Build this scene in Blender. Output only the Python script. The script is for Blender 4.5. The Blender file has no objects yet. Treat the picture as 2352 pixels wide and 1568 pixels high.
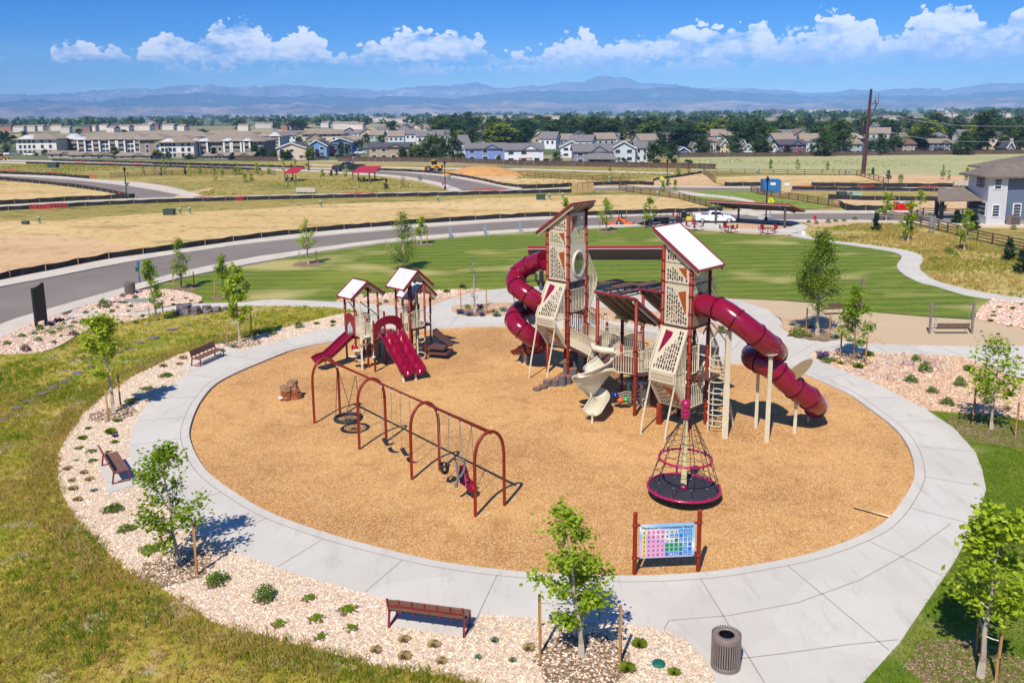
import bpy,bmesh,math,random
import numpy as np
from mathutils import Vector,Matrix
from mathutils.geometry import tessellate_polygon
scene=bpy.context.scene
COL=scene.collection
R=math.radians
H0=14.5
FPX,V0,VH,ROLL=1970.0,625.0,258.0,0.0102
PITCH=math.atan((V0-VH)/FPX)
cam=bpy.data.cameras.new('camera');camo=bpy.data.objects.new('camera',cam);COL.objects.link(camo)
cam.sensor_width=36.0;cam.lens=36.0*FPX/2352.0;cam.shift_y=-(784.0-V0)/2352.0
cam.clip_start=0.1;cam.clip_end=60000
camo.matrix_world=Matrix.Translation((0,0,H0))@Matrix.Rotation(math.pi/2-PITCH,4,'X')@Matrix.Rotation(-ROLL,4,'Z')
scene.camera=camo
SUN_EL,SUN_AZ=R(51.5),R(21.0)
sdir=Vector((-math.sin(SUN_AZ)*math.cos(SUN_EL),-math.cos(SUN_AZ)*math.cos(SUN_EL),math.sin(SUN_EL)))
sl=bpy.data.lights.new('sun','SUN');so=bpy.data.objects.new('sun',sl);COL.objects.link(so)
sl.energy=4.7;sl.angle=R(0.5);sl.color=(1.0,0.94,0.84)
so.rotation_euler=sdir.to_track_quat('Z','Y').to_euler();so.location=(-30,-60,90)
scene.view_settings.view_transform='Standard';scene.view_settings.look='None'
scene.view_settings.exposure=0.48;scene.view_settings.gamma=1.0
scene.cycles.max_bounces=6;scene.cycles.diffuse_bounces=2;scene.cycles.glossy_bounces=2
scene.cycles.transmission_bounces=3;scene.cycles.transparent_max_bounces=6;scene.cycles.volume_bounces=0
scene.cycles.use_denoising=True
def NT(nt):
 for n in list(nt.nodes):nt.nodes.remove(n)
 def N(t,ins=None,**kw):
  n=nt.nodes.new(t)
  for k,v in kw.items():setattr(n,k,v)
  if ins:
   for k,v in ins.items():
    s=n.inputs[k]
    if isinstance(v,bpy.types.NodeSocket):nt.links.new(v,s)
    else:s.default_value=v
  return n
 return N
def ramp(N,fac,stops,interp='LINEAR'):
 r=N('ShaderNodeValToRGB',{'Fac':fac});cr=r.color_ramp;cr.interpolation=interp
 while len(cr.elements)<len(stops):cr.elements.new(0.5)
 for e,(p,c) in zip(cr.elements,stops):
  e.position=p;e.color=tuple(c)+(1,) if len(c)==3 else c
 return r.outputs['Color']
def math_(N,op,a,b=None,c=None,clamp=False):
 n=N('ShaderNodeMath',operation=op,use_clamp=clamp)
 for i,v in enumerate((a,b,c)):
  if v is None:continue
  if isinstance(v,bpy.types.NodeSocket):n.id_data.links.new(v,n.inputs[i])
  else:n.inputs[i].default_value=v
 return n.outputs[0]
w=bpy.data.worlds.new('World');scene.world=w;w.use_nodes=True
N=NT(w.node_tree)
sky=N('ShaderNodeTexSky',sky_type='NISHITA',sun_disc=False,sun_elevation=SUN_EL,sun_rotation=math.pi+SUN_AZ,altitude=1500.0,air_density=1.0,dust_density=0.35,ozone_density=3.0)
bg_sky=N('ShaderNodeBackground',{'Strength':0.10})
w.cycles.sampling_method='MANUAL';w.cycles.sample_map_resolution=256
tc=N('ShaderNodeTexCoord');sep=N('ShaderNodeSeparateXYZ',{'Vector':tc.outputs['Generated']})
az=math_(N,'ARCTAN2',sep.outputs[0],sep.outputs[1])
el=math_(N,'ARCSINE',sep.outputs[2])
elr=math_(N,'MULTIPLY',el,1/0.30,clamp=True)
tint=ramp(N,elr,[(0.0,(0.76,0.90,1.04)),(0.12,(0.50,0.78,1.02)),(0.27,(0.11,0.47,0.92)),(0.4,(0.025,0.38,0.90)),(0.8,(0.04,0.4,0.9)),(1.0,(0.4,0.7,1.1))])
mx=N('ShaderNodeMix',data_type='RGBA',blend_type='MULTIPLY',);mx.inputs[0].default_value=1.0
w.node_tree.links.new(sky.outputs[0],mx.inputs[6]);w.node_tree.links.new(tint,mx.inputs[7])
w.node_tree.links.new(mx.outputs[2],bg_sky.inputs['Color'])
azn=math_(N,'MULTIPLY_ADD',az,1/1.4,0.5,clamp=True)
def curve(fac,pts):
 c=N('ShaderNodeFloatCurve',{'Value':fac});m=c.mapping.curves[0]
 while len(m.points)<len(pts):m.points.new(0.5,0.5)
 for p,(x,y) in zip(m.points,pts):p.location=(x,y)
 c.mapping.update();return c.outputs[0]
def uaz(u):return math.atan((u-1176)/FPX)/1.4+0.5
def vel(v):return (VH-v)/FPX*0.985
def band(tops,base,nscale,seedz,amp,hscale=1.0):
 pts=[(0.0,0.25)]+[(uaz(u),vel(v)/0.16) for u,v in tops]+[(1.0,0.3)]
 top=math_(N,'MULTIPLY',curve(azn,pts),0.16)
 comb=N('ShaderNodeCombineXYZ',{'X':math_(N,'MULTIPLY',az,nscale),'Y':math_(N,'MULTIPLY',el,nscale*1.25),'Z':seedz})
 n1=N('ShaderNodeTexNoise',{'Vector':comb.outputs[0],'Scale':1.0,'Detail':6.0,'Roughness':0.62})
 v1=N('ShaderNodeTexVoronoi',{'Vector':comb.outputs[0],'Scale':2.2})
 nn=math_(N,'SUBTRACT',n1 .outputs[0],math_(N,'MULTIPLY',v1 .outputs['Distance'],0.35))
 n2=math_(N,'MULTIPLY_ADD',nn,amp,-0.30*amp)
 comb2=N('ShaderNodeCombineXYZ',{'X':math_(N,'MULTIPLY',az,nscale*1.6),'Y':math_(N,'MULTIPLY',el,nscale*5),'Z':seedz+3})
 n3=N('ShaderNodeTexNoise',{'Vector':comb2 .outputs[0],'Scale':1.0,'Detail':5.0})
 dtop=math_(N,'SUBTRACT',math_(N,'ADD',top,n2),el)
 dbase=math_(N,'SUBTRACT',el,math_(N,'MULTIPLY_ADD',n3 .outputs[0],0.022,base-0.012))
 a=math_(N,'MULTIPLY',dtop,1/0.0028,clamp=True);b=math_(N,'MULTIPLY',dbase,1/0.010,clamp=True)
 al=math_(N,'MULTIPLY',a,b)
 thick=math_(N,'MULTIPLY',math_(N,'SUBTRACT',top,base),1/0.012,clamp=True)
 al=math_(N,'MULTIPLY',al,thick)
 ch=N('ShaderNodeCombineXYZ',{'X':math_(N,'MULTIPLY',az,17.0),'Y':math_(N,'MULTIPLY',el,46.0),'Z':seedz+8});hn=N('ShaderNodeTexNoise',{'Vector':ch.outputs[0],'Scale':1.0,'Detail':4.0,'Roughness':0.6})
 al=math_(N,'MULTIPLY',al,math_(N,'MULTIPLY_ADD',hn.outputs[0],5.0,-1.55,clamp=True))
 hgt=math_(N,'DIVIDE',math_(N,'SUBTRACT',el,base),math_(N,'MAXIMUM',math_(N,'SUBTRACT',top,base),0.01),clamp=True)
 det=math_(N,'MULTIPLY_ADD',nn,2.0,math_(N,'MULTIPLY_ADD',hgt,0.7,-0.30),clamp=True)
 return al,det
T1=[(-150,120),(0,98),(30,135),(90,150),(150,150),(160,108),(220,102),(262,128),(330,132),(400,88),(450,90),(480,108),(520,72),(590,62),(660,95),(720,75),(760,95),(800,130),(840,120),(900,90),(940,70),(1040,86),(1100,88),(1150,128),(1240,120),(1320,84),(1400,104),(1500,98),(1590,72),(1650,84),(1740,80),(1790,112),(1840,105),(1862,66),(1920,62),(1990,74),(2010,120),(2060,92),(2150,60),(2200,68),(2240,105),(2290,70),(2340,48),(2500,60)]
a1,d1=band(T1,vel(150),52.0,1.7,0.046)
T2=[(-150,190),(60,190),(180,188),(300,200),(420,152),(520,150),(620,163),(700,162),(800,205),(960,150),(1100,160),(1250,140),(1400,132),(1550,150),(1620,128),(1700,165),(1760,108),(1860,100),(1900,130),(2050,112),(2200,120),(2352,110),(2500,110)]
a2,d2=band(T2,vel(176),60.0,9.1,0.050)
combv=N('ShaderNodeCombineXYZ',{'X':math_(N,'MULTIPLY',az,9.0),'Y':math_(N,'MULTIPLY',el,60.0),'Z':4.0})
nv=N('ShaderNodeTexNoise',{'Vector':combv.outputs[0],'Scale':1.0,'Detail':6.0,'Roughness':0.6})
veil=ramp(N,nv.outputs[0],[(0.45,(0,0,0)),(0.75,(1,1,1))])
vb=ramp(N,math_(N,'MULTIPLY',el,1/0.12,clamp=True),[(0.0,(0.35,)*3),(0.35,(0.75,)*3),(0.55,(0.3,)*3),(0.75,(0,0,0))])
va=math_(N,'MULTIPLY',math_(N,'MULTIPLY',veil,vb),0.62)
ccol1=ramp(N,d1,[(0.10,(0.42,0.55,0.86)),(0.35,(0.60,0.70,0.92)),(0.6,(0.84,0.88,0.97)),(0.9,(0.98,0.98,1.0))])
ccol2=ramp(N,d2,[(0.10,(0.42,0.57,0.90)),(0.5,(0.60,0.72,0.95)),(0.95,(0.80,0.87,0.98))])
def cloudbg(col,s):return N('ShaderNodeBackground',{'Color':col,'Strength':s}).outputs[0]
m0=N('ShaderNodeMixShader',{0:va,1:bg_sky.outputs[0],2:cloudbg((0.62,0.74,0.97,1),0.95)})
m1=N('ShaderNodeMixShader',{0:math_(N,'MULTIPLY',a2,0.8),1:m0 .outputs[0],2:cloudbg(ccol2,0.95)})
m2=N('ShaderNodeMixShader',{0:math_(N,'MULTIPLY',a1,0.97),1:m1 .outputs[0],2:cloudbg(ccol1,0.98)})
N('ShaderNodeOutputWorld',{'Surface':m2 .outputs[0]})
_c,_s=math.cos(ROLL),math.sin(ROLL)
def ray(u,v):
 x=(u-1176)/FPX;y=-(v-V0)/FPX
 x,y=x*_c+y*_s,-x*_s+y*_c
 return (x,math.cos(PITCH)+y*math.sin(PITCH),-math.sin(PITCH)+y*math.cos(PITCH))
def G(u,v,z=0.0):
 r=ray(u,v);t=(z-H0)/r[2];return Vector((r[0]*t,r[1]*t,z))
def Wp(u,v,y):
 r=ray(u,v);t=y/r[1];return Vector((r[0]*t,y,H0+r[2]*t))
def zc(x0,y0,s):
 return lambda x,y:((x0+x/s)/1.7415,(y0+y/s)/1.7415)
MATS={}
def pbsdf(N,**kw):
 return N('ShaderNodeBsdfPrincipled',kw)
def mat(name,col,rough=0.6,metal=0.0,var=0.12,vs=3.0,bump=0.0,bs=40.0,spec=0.5,coat=0.0):
 if name in MATS:return MATS[name]
 m=bpy.data.materials.new(name);m.use_nodes=True;N=NT(m.node_tree)
 tc=N('ShaderNodeTexCoord')
 n=N('ShaderNodeTexNoise',{'Vector':tc.outputs['Object'],'Scale':vs,'Detail':5.0,'Roughness':0.6})
 a=tuple(max(0,c*(1-var)) for c in col);b=tuple(min(1,c*(1+var)) for c in col)
 c=ramp(N,n.outputs[0],[(0.3,a),(0.7,b)])
 ins={'Base Color':c,'Roughness':rough,'Metallic':metal,'Specular IOR Level':spec,'Coat Weight':coat}
 if bump:
  n2=N('ShaderNodeTexNoise',{'Vector':tc.outputs['Object'],'Scale':bs,'Detail':3.0})
  bp=N('ShaderNodeBump',{'Height':n2 .outputs[0],'Strength':bump,'Distance':0.05});ins['Normal']=bp.outputs[0]
 p=N('ShaderNodeBsdfPrincipled',ins);N('ShaderNodeOutputMaterial',{'Surface':p.outputs[0]})
 MATS[name]=m;return m
def leafmat(name,c1,c2,trans=0.35,scale=0.8,c3=None):
 if name in MATS:return MATS[name]
 m=bpy.data.materials.new(name);m.use_nodes=True;N=NT(m.node_tree)
 g=N('ShaderNodeNewGeometry');tc=N('ShaderNodeTexCoord');oi=N('ShaderNodeObjectInfo')
 n=N('ShaderNodeTexNoise',{'Vector':tc.outputs['Object'],'Scale':scale,'Detail':3.0})
 f=math_(N,'MULTIPLY_ADD',g.outputs['Random Per Island'],0.55,math_(N,'MULTIPLY_ADD',n.outputs[0],0.6,math_(N,'MULTIPLY_ADD',oi.outputs['Random'],0.3,-0.25)),clamp=True)
 st=[(0.1,c1),(0.9,c2)] if c3 is None else [(0.1,c1),(0.6,c2),(0.95,c3)]
 c=ramp(N,f,st)
 d=N('ShaderNodeBsdfPrincipled',{'Base Color':c,'Roughness':0.55,'Specular IOR Level':0.3})
 t=N('ShaderNodeBsdfTranslucent',{'Color':c})
 mxs=N('ShaderNodeMixShader',{0:trans,1:d.outputs[0],2:t.outputs[0]})
 N('ShaderNodeOutputMaterial',{'Surface':mxs.outputs[0]});MATS[name]=m;return m
class MB:
 def __init__(self):self.v=[];self.f=[];self.mi=[];self.m=0;self.smooth=[];self.sm=False
 def add(self,vs,fs,T=None,smooth=None):
  o=len(self.v)
  if T is not None:vs=[T@Vector(p) for p in vs]
  self.v+=[tuple(p) for p in vs]
  self.f+=[tuple(i+o for i in f) for f in fs];self.mi+=[self.m]*len(fs)
  self.smooth+=[self.sm if smooth is None else smooth]*len(fs)
  return self
 def box(self,c,s,T=None,rz=0.0):
  x,y,z=s[0]/2,s[1]/2,s[2]/2
  vs=[Vector((a*x,b*y,d*z)) for a in (-1,1) for b in (-1,1) for d in (-1,1)]
  if rz:M=Matrix.Rotation(rz,3,'Z');vs=[M@p for p in vs]
  vs=[p+Vector(c) for p in vs]
  return self.add(vs,[(0,1,3,2),(4,6,7,5),(0,4,5,1),(2,3,7,6),(0,2,6,4),(1,5,7,3)],T,False)
 def frame(self,d):
  d=Vector(d).normalized();up=Vector((0,0,1)) if abs(d.z)<0.95 else Vector((0,1,0))
  a=d.cross(up).normalized();b=a.cross(d).normalized();return a,b
 def bar(self,p0,p1,r,n=8,r1=None,T=None,cap=True):
  return self.tube([p0,p1],[r,r if r1 is None else r1],n,T,cap)
 def beam(self,p0,p1,w,h,T=None):
  p0,p1=Vector(p0),Vector(p1);a,b=self.frame(p1-p0)
  vs=[p+a*(i*w/2)+b*(j*h/2) for p in (p0,p1) for i,j in ((-1,-1),(1,-1),(1,1),(-1,1))]
  return self.add(vs,[(3,2,1,0),(4,5,6,7),(0,1,5,4),(1,2,6,5),(2,3,7,6),(3,0,4,7)],T,False)
 def tube(self,pts,r,n=8,T=None,cap=True,closed=False):
  pts=[Vector(p) for p in pts];k=len(pts)
  rs=list(r) if isinstance(r,(list,tuple)) else [r]*k
  vs=[];fs=[];pa=None
  for i,p in enumerate(pts):
   if closed:d=pts[(i+1)%k]-pts[i-1]
   else:d=pts[min(i+1,k-1)]-pts[max(i-1,0)]
   if d.length<1e-9:d=Vector((0,0,1))
   d.normalize()
   if pa is None:a,b=self.frame(d)
   else:
    a=pa-d*pa.dot(d)
    if a.length<1e-6:a,_=self.frame(d)
    a.normalize();b=d.cross(a)
   pa=a
   for j in range(n):
    t=2*math.pi*j/n;vs.append(p+(a*math.cos(t)+b*math.sin(t))*rs[i])
  m=k if closed else k-1
  for i in range(m):
   for j in range(n):
    q=(i+1)%k
    fs.append((i*n+j,i*n+(j+1)%n,q*n+(j+1)%n,q*n+j))
  self.add(vs,fs,T,n>4)
  if cap and not closed:
   self.add(vs[:n],[tuple(range(n))[::-1]],T,False);self.add(vs[-n:],[tuple(range(n))],T,False)
  return self
 def lathe(self,prof,c=(0,0,0),n=16,T=None,smooth=True):
  vs=[];fs=[]
  for (r,z) in prof:
   for j in range(n):
    t=2*math.pi*j/n;vs.append(Vector((c[0]+r*math.cos(t),c[1]+r*math.sin(t),c[2]+z)))
  for i in range(len(prof)-1):
   for j in range(n):fs.append((i*n+j,i*n+(j+1)%n,(i+1)*n+(j+1)%n,(i+1)*n+j))
  return self.add(vs,fs,T,smooth)
 def poly(self,loops,z=None,T=None):
  """filled flat polygon, loops[0] the outline, the rest holes"""
  loops=[[Vector(p) if len(p)==3 else Vector((p[0],p[1],z)) for p in l] for l in loops]
  tr=tessellate_polygon(loops);flat=[p for l in loops for p in l]
  out=[]
  for t in tr:
   a,b,c=(flat[i] for i in t)
   out.append(t if (b-a).cross(c-a).z>=0 else t[::-1])
  return self.add(flat,out,T,False)
 def prism(self,pts,vec,T=None,holes=()):
  """polygon pts (3-d, planar) pushed along vec"""
  vec=Vector(vec);loops=[[Vector(p) for p in pts]]+[[Vector(p) for p in h] for h in holes]
  tr=tessellate_polygon(loops);flat=[p for l in loops for p in l]
  if not tr:return self
  a,b,c=(flat[i] for i in tr[0]);nrm=(b-a).cross(c-a)
  flip=nrm.dot(vec)>0
  front=[t[::-1] if flip else t for t in tr];n=len(flat)
  fs=list(front)+[tuple(i+n for i in t[::-1]) for t in front]
  o=0
  for l in loops:
   k=len(l)
   for i in range(k):
    j=(i+1)%k;fs.append((o+i,o+j,o+j+n,o+i+n))
   o+=k
  return self.add(flat+[p+vec for p in flat],fs,T,False)
 def ball(self,c,r,n=10,T=None,sz=1.0,noise=0.0,seed=0,sy=1.0):
  rng=random.Random(seed);vs=[];fs=[];m=max(4,n//2)
  ph=[rng.uniform(0,6.28) for _ in range(6)]
  for i in range(m+1):
   th=math.pi*i/m
   for j in range(n):
    t=2*math.pi*j/n;d=Vector((math.sin(th)*math.cos(t),math.sin(th)*math.sin(t),math.cos(th)))
    k=1+noise*(math.sin(3*d.x+ph[0])*math.sin(2.6*d.y+ph[1])+math.sin(4.3*d.z+2*d.x+ph[2])*0.7+0.5*math.sin(6*d.y+5*d.x+ph[3]))
    vs.append(Vector(c)+Vector((d.x*r*k,d.y*r*k*sy,d.z*r*k*sz)))
  for i in range(m):
   for j in range(n):fs.append((i*n+j,(i+1)*n+j,(i+1)*n+(j+1)%n,i*n+(j+1)%n))
  return self.add(vs,fs,T,True)
 def build(self,name,mats,parent=None,off=None,label=None):
  me=bpy.data.meshes.new(name)
  v=self.v
  if off is not None:ox,oy,oz=off;v=[(a-ox,b-oy,c-oz) for a,b,c in v]
  me.from_pydata(v,[],self.f)
  if not isinstance(mats,(list,tuple)):mats=[mats]
  for m in mats:me.materials.append(m)
  me.polygons.foreach_set('material_index',self.mi);me.polygons.foreach_set('use_smooth',self.smooth)
  me.update();me.validate()
  o=bpy.data.objects.new(name,me);COL.objects.link(o)
  if parent is not None:o.parent=parent
  if label:o['label']=label
  return o
def npmesh(name,verts,faces,m,smooth=False):
 """fast mesh from numpy: faces (n,k)"""
 me=bpy.data.meshes.new(name);nv=len(verts);nf,k=faces.shape
 me.vertices.add(nv);me.vertices.foreach_set('co',np.asarray(verts,np.float32).ravel())
 me.loops.add(nf*k);me.loops.foreach_set('vertex_index',faces.astype(np.int32).ravel())
 me.polygons.add(nf);me.polygons.foreach_set('loop_start',np.arange(0,nf*k,k,dtype=np.int32))
 me.polygons.foreach_set('loop_total',np.full(nf,k,np.int32));me.polygons.foreach_set('use_smooth',np.full(nf,smooth))
 me.materials.append(m);me.update(calc_edges=True);return me
def tag(o,label=None,cat=None,group=None,kind=None):
 if label:o['label']=label
 if cat:o['category']=cat
 if group:o['group']=group
 if kind:o['kind']=kind
 return o
def thing(name,label,cat,loc=(0,0,0),rz=0.0,group=None,scale=1.0):
 o=bpy.data.objects.new(name,None);COL.objects.link(o);o.empty_display_size=0.2
 o.location=loc;o.rotation_euler=(0,0,rz)
 if scale!=1.0:o.scale=(scale,)*3
 return tag(o,label,cat,group)
def kids(o):return KIDS.get(o.name,[])
def copy_tree(src,loc=None,rz=None,label=None,group=None,scale=None,parent=None,cat=None):
 c=src.copy();COL.objects.link(c)
 if parent is not None:c.parent=parent
 for ch in src.children:copy_tree(ch,parent=c)
 if loc is not None:c.location=loc
 if rz is not None:c.rotation_euler=(0,0,rz)
 if scale is not None:c.scale=scale if isinstance(scale,tuple) else (scale,)*3
 if label:c['label']=label
 if group:c['group']=group
 if cat:c['category']=cat
 return c
class Pool:
 """first call hands out the prototype itself, later calls hand out copies"""
 def __init__(self,make):self.make=make;self.o=None
 def get(self,loc,rz=0.0,label=None,group=None,scale=None):
  if self.o is None:
   self.o=self.make();c=self.o;c.location=loc;c.rotation_euler=(0,0,rz)
   if scale is not None:c.scale=scale if isinstance(scale,tuple) else (scale,)*3
   if label:c['label']=label
   if group:c['group']=group
   return c
  return copy_tree(self.o,loc,rz,label,group,scale if scale is not None else (1.0,1.0,1.0))
ORD=['first','second','third','fourth','fifth','sixth','seventh','eighth','ninth','tenth','eleventh','twelfth','thirteenth','fourteenth','fifteenth','sixteenth','seventeenth','eighteenth','nineteenth','twentieth']
def smooth_loop(pts,closed=True,k=4):
 pts=[Vector(p) for p in pts];n=len(pts);out=[]
 rng=range(n if closed else n-1)
 for i in rng:
  if closed:p0,p1,p2,p3=pts[i-1],pts[i],pts[(i+1)%n],pts[(i+2)%n]
  else:p0,p1,p2,p3=pts[max(i-1,0)],pts[i],pts[i+1],pts[min(i+2,n-1)]
  for j in range(k):
   t=j/k;t2,t3=t*t,t*t*t
   out.append(0.5*((2*p1)+(p2-p0)*t+(2*p0-5*p1+4*p2-p3)*t2+(3*p1-p0-3*p2+p3)*t3))
 if not closed:out.append(pts[-1])
 return out
def gl(pts,z=0.0,smooth=0,closed=True):
 """picture polygon -> ground polygon"""
 q=[G(u,v,z) for u,v in pts]
 return smooth_loop(q,closed,smooth) if smooth else q
def lin(c):c/=255.0;return c/12.92 if c<=0.04045 else ((c+0.055)/1.055)**2.4
def S(r,g,b,k=1.32):return tuple(min(0.92,lin(x)/k) for x in (r,g,b))
def groundmat(name,build,rough=0.9):
 m=bpy.data.materials.new(name);m.use_nodes=True;N=NT(m.node_tree)
 tc=N('ShaderNodeTexCoord');P=tc.outputs['Object']
 col,nrm=build(N,P)
 if isinstance(col,tuple):col=col+(1,)
 ins={'Base Color':col,'Roughness':rough,'Specular IOR Level':0.25}
 if nrm is not None:ins['Normal']=nrm
 p=N('ShaderNodeBsdfPrincipled',ins);N('ShaderNodeOutputMaterial',{'Surface':p.outputs[0]});MATS[name]=m;return m
def noise(N,P,s,d=5.0,r=0.55,dist=0.0):return N('ShaderNodeTexNoise',{'Vector':P,'Scale':s,'Detail':d,'Roughness':r,'Distortion':dist}).outputs[0]
def mixc(N,f,a,b,bt='MIX'):
 n=N('ShaderNodeMix',data_type='RGBA',blend_type=bt);nt=n.id_data
 for i,v in ((0,f),(6,a),(7,b)):
  if isinstance(v,bpy.types.NodeSocket):nt.links.new(v,n.inputs[i])
  else:n.inputs[i].default_value=(tuple(v)+(1,)) if isinstance(v,(tuple,list)) and len(v)==3 else v
 return n.outputs[2]
def bump(N,h,st=0.5,d=0.03):return N('ShaderNodeBump',{'Height':h,'Strength':st,'Distance':d}).outputs[0]
def stretch(N,P,sx,sy,rz=0.0):return N('ShaderNodeMapping',{'Vector':P,'Scale':(sx,sy,1.0),'Rotation':(0,0,rz)}).outputs[0]
def thr(N,f,a,b):return N('ShaderNodeMapRange',{'Value':f,'From Min':a,'From Max':b}).outputs[0]
def b_mulch(N,P):
 v=N('ShaderNodeTexVoronoi',{'Vector':stretch(N,P,1,1.0),'Scale':38.0,'Randomness':1.0})
 v2=N('ShaderNodeTexVoronoi',{'Vector':stretch(N,P,1.0,0.7,0.6),'Scale':21.0})
 s1=N('ShaderNodeSeparateColor',{'Color':v.outputs['Color']});s2=N('ShaderNodeSeparateColor',{'Color':v2 .outputs['Color']})
 f=math_(N,'MULTIPLY_ADD',s1 .outputs[0],0.55,math_(N,'MULTIPLY',s2 .outputs[1],0.45))
 c=ramp(N,f,[(0.10,S(128,82,38)),(0.28,S(188,130,72)),(0.5,S(224,168,102)),(0.72,S(242,196,134)),(0.93,S(255,234,196))])
 big=noise(N,P,0.16,3.0)
 c=mixc(N,thr(N,big,0.35,0.62),mixc(N,0.28,c,S(170,112,56)),mixc(N,0.45,c,S(246,190,116)))
 mid=noise(N,P,1.1,4.0);c=mixc(N,thr(N,mid,0.52,0.75),c,mixc(N,0.4,c,S(158,100,48)))
 return c,bump(N,math_(N,'ADD',v.outputs['Distance'],s2 .outputs[0]),0.6,0.03)
def b_gravel(scale,dark,cols,bs=0.8):
 def f(N,P):
  P2=N('ShaderNodeVectorMath',{0:P,1:(0,0,0)},operation='ADD').outputs[0]
  v=N('ShaderNodeTexVoronoi',{'Vector':P2,'Scale':scale});ve=N('ShaderNodeTexVoronoi',{'Vector':P2,'Scale':scale},feature='DISTANCE_TO_EDGE')
  s=N('ShaderNodeSeparateColor',{'Color':v.outputs['Color']})
  c=ramp(N,s.outputs[0],cols)
  gap=thr(N,ve.outputs['Distance'],0.0,0.10)
  c=mixc(N,gap,dark,c)
  c=mixc(N,thr(N,noise(N,P,0.5,4.0),0.45,0.8),c,mixc(N,0.35,c,cols[0][1]))
  h=math_(N,'MINIMUM',ve.outputs['Distance'],0.35)
  return c,bump(N,h,bs,0.25/scale*2)
 return f
def b_concrete(a,b_,c_):
 def f(N,P):
  n=noise(N,P,0.35,6.0,0.65);m=noise(N,P,5.0,6.0,0.7);st=noise(N,stretch(N,P,2.2,0.5,0.5),0.9,5.0,0.7)
  c=ramp(N,n,[(0.25,a),(0.6,b_),(0.8,a)])
  c=mixc(N,thr(N,st,0.54,0.78),c,c_)
  c=mixc(N,thr(N,m,0.3,0.9),c,mixc(N,0.22,c,c_))
  sv=N('ShaderNodeSeparateColor',{'Color':N('ShaderNodeTexVoronoi',{'Vector':P,'Scale':0.34}).outputs['Color']});c=mixc(N,math_(N,'MULTIPLY',sv.outputs[0],0.30),c,c_)
  sp=noise(N,P,7.0,2.0,0.5);c=mixc(N,thr(N,sp,0.74,0.78),c,mixc(N,0.4,c,S(120,112,104)))
  return c,bump(N,noise(N,P,60.0,3.0),0.15,0.01)
 return f
def b_asphalt(N,P):
 n=noise(N,P,0.12,5.0,0.6);m=noise(N,P,14.0,3.0,0.8)
 c=ramp(N,n,[(0.3,S(132,120,112)),(0.7,S(150,138,128))])
 c=mixc(N,thr(N,m,0.3,0.8),c,mixc(N,0.25,c,S(100,90,92)))
 cr=N('ShaderNodeTexVoronoi',{'Vector':N('ShaderNodeMapping',{'Vector':P,'Scale':(1,1,1)}).outputs[0],'Scale':0.10},feature='DISTANCE_TO_EDGE')
 seal=math_(N,'MULTIPLY',math_(N,'LESS_THAN',cr.outputs['Distance'],0.004),thr(N,n,0.5,0.52))
 return mixc(N,math_(N,'MULTIPLY',seal,0.35),c,S(80,72,74)),bump(N,m,0.2,0.01)
def b_lawn(N,P):
 st=N('ShaderNodeTexWave',{'Vector':stretch(N,P,0.22,1.0,R(-8)),'Scale':0.16,'Distortion':5.0,'Detail':4.0,'Detail Scale':0.5},wave_type='BANDS',bands_direction='Y')
 f=noise(N,stretch(N,P,0.35,2.2,R(-6)),1.6,5.0,0.7)
 c=ramp(N,math_(N,'MULTIPLY_ADD',st.outputs['Fac'],0.13,math_(N,'MULTIPLY_ADD',f,0.62,math_(N,'MULTIPLY',noise(N,P,3.0,4.0,.7),0.36))),[(0.32,S(72,98,12)),(0.52,S(112,132,30)),(0.75,S(158,162,54))])
 fine=noise(N,P,9.0,4.0,0.8);c=mixc(N,thr(N,fine,0.3,0.8),mixc(N,0.35,c,S(36,68,20)),c)
 big=noise(N,stretch(N,P,0.05,0.09),1.0,4.0,0.6)
 c=mixc(N,math_(N,'MULTIPLY',thr(N,big,0.52,0.66),0.55),c,S(150,154,54))
 dry=noise(N,stretch(N,P,0.075,0.12),1.0,3.0,0.5)
 c=mixc(N,math_(N,'MULTIPLY',thr(N,dry,0.55,0.66),0.85),c,S(196,180,116))
 return c,bump(N,fine,0.5,0.06)
def b_lawn2(N,P):
 f=noise(N,P,2.2,5.0,0.75);c=ramp(N,f,[(0.3,S(72,104,14)),(0.5,S(118,148,34)),(0.72,S(160,170,64))])
 dry=noise(N,P,0.35,4.0,0.6);c=mixc(N,math_(N,'MULTIPLY',thr(N,dry,0.48,0.66),0.8),c,S(206,186,120))
 fine=noise(N,P,22.0,3.0,0.8);c=mixc(N,thr(N,fine,0.35,0.7),mixc(N,0.5,c,S(44,66,16)),c)
 return c,bump(N,fine,0.7,0.06)
def b_native(N,P):
 a=noise(N,P,0.20,5.0,0.65);b=noise(N,stretch(N,P,1.0,0.6),1.6,5.0,0.75)
 c=ramp(N,math_(N,'MULTIPLY_ADD',a,0.55,math_(N,'MULTIPLY',b,0.5)),[(0.34,S(112,136,14)),(0.46,S(160,164,34)),(0.56,S(208,180,80)),(0.66,S(228,198,124))])
 g=noise(N,P,0.55,4.0,0.6);c=mixc(N,math_(N,'MULTIPLY',thr(N,g,0.55,0.66),0.75),c,S(200,186,166))
 fine=noise(N,stretch(N,P,1.0,0.4),26.0,3.0,0.8);c=mixc(N,thr(N,fine,0.3,0.7),mixc(N,0.35,c,S(96,92,34)),c)
 return c,bump(N,fine,0.7,0.08)
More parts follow.
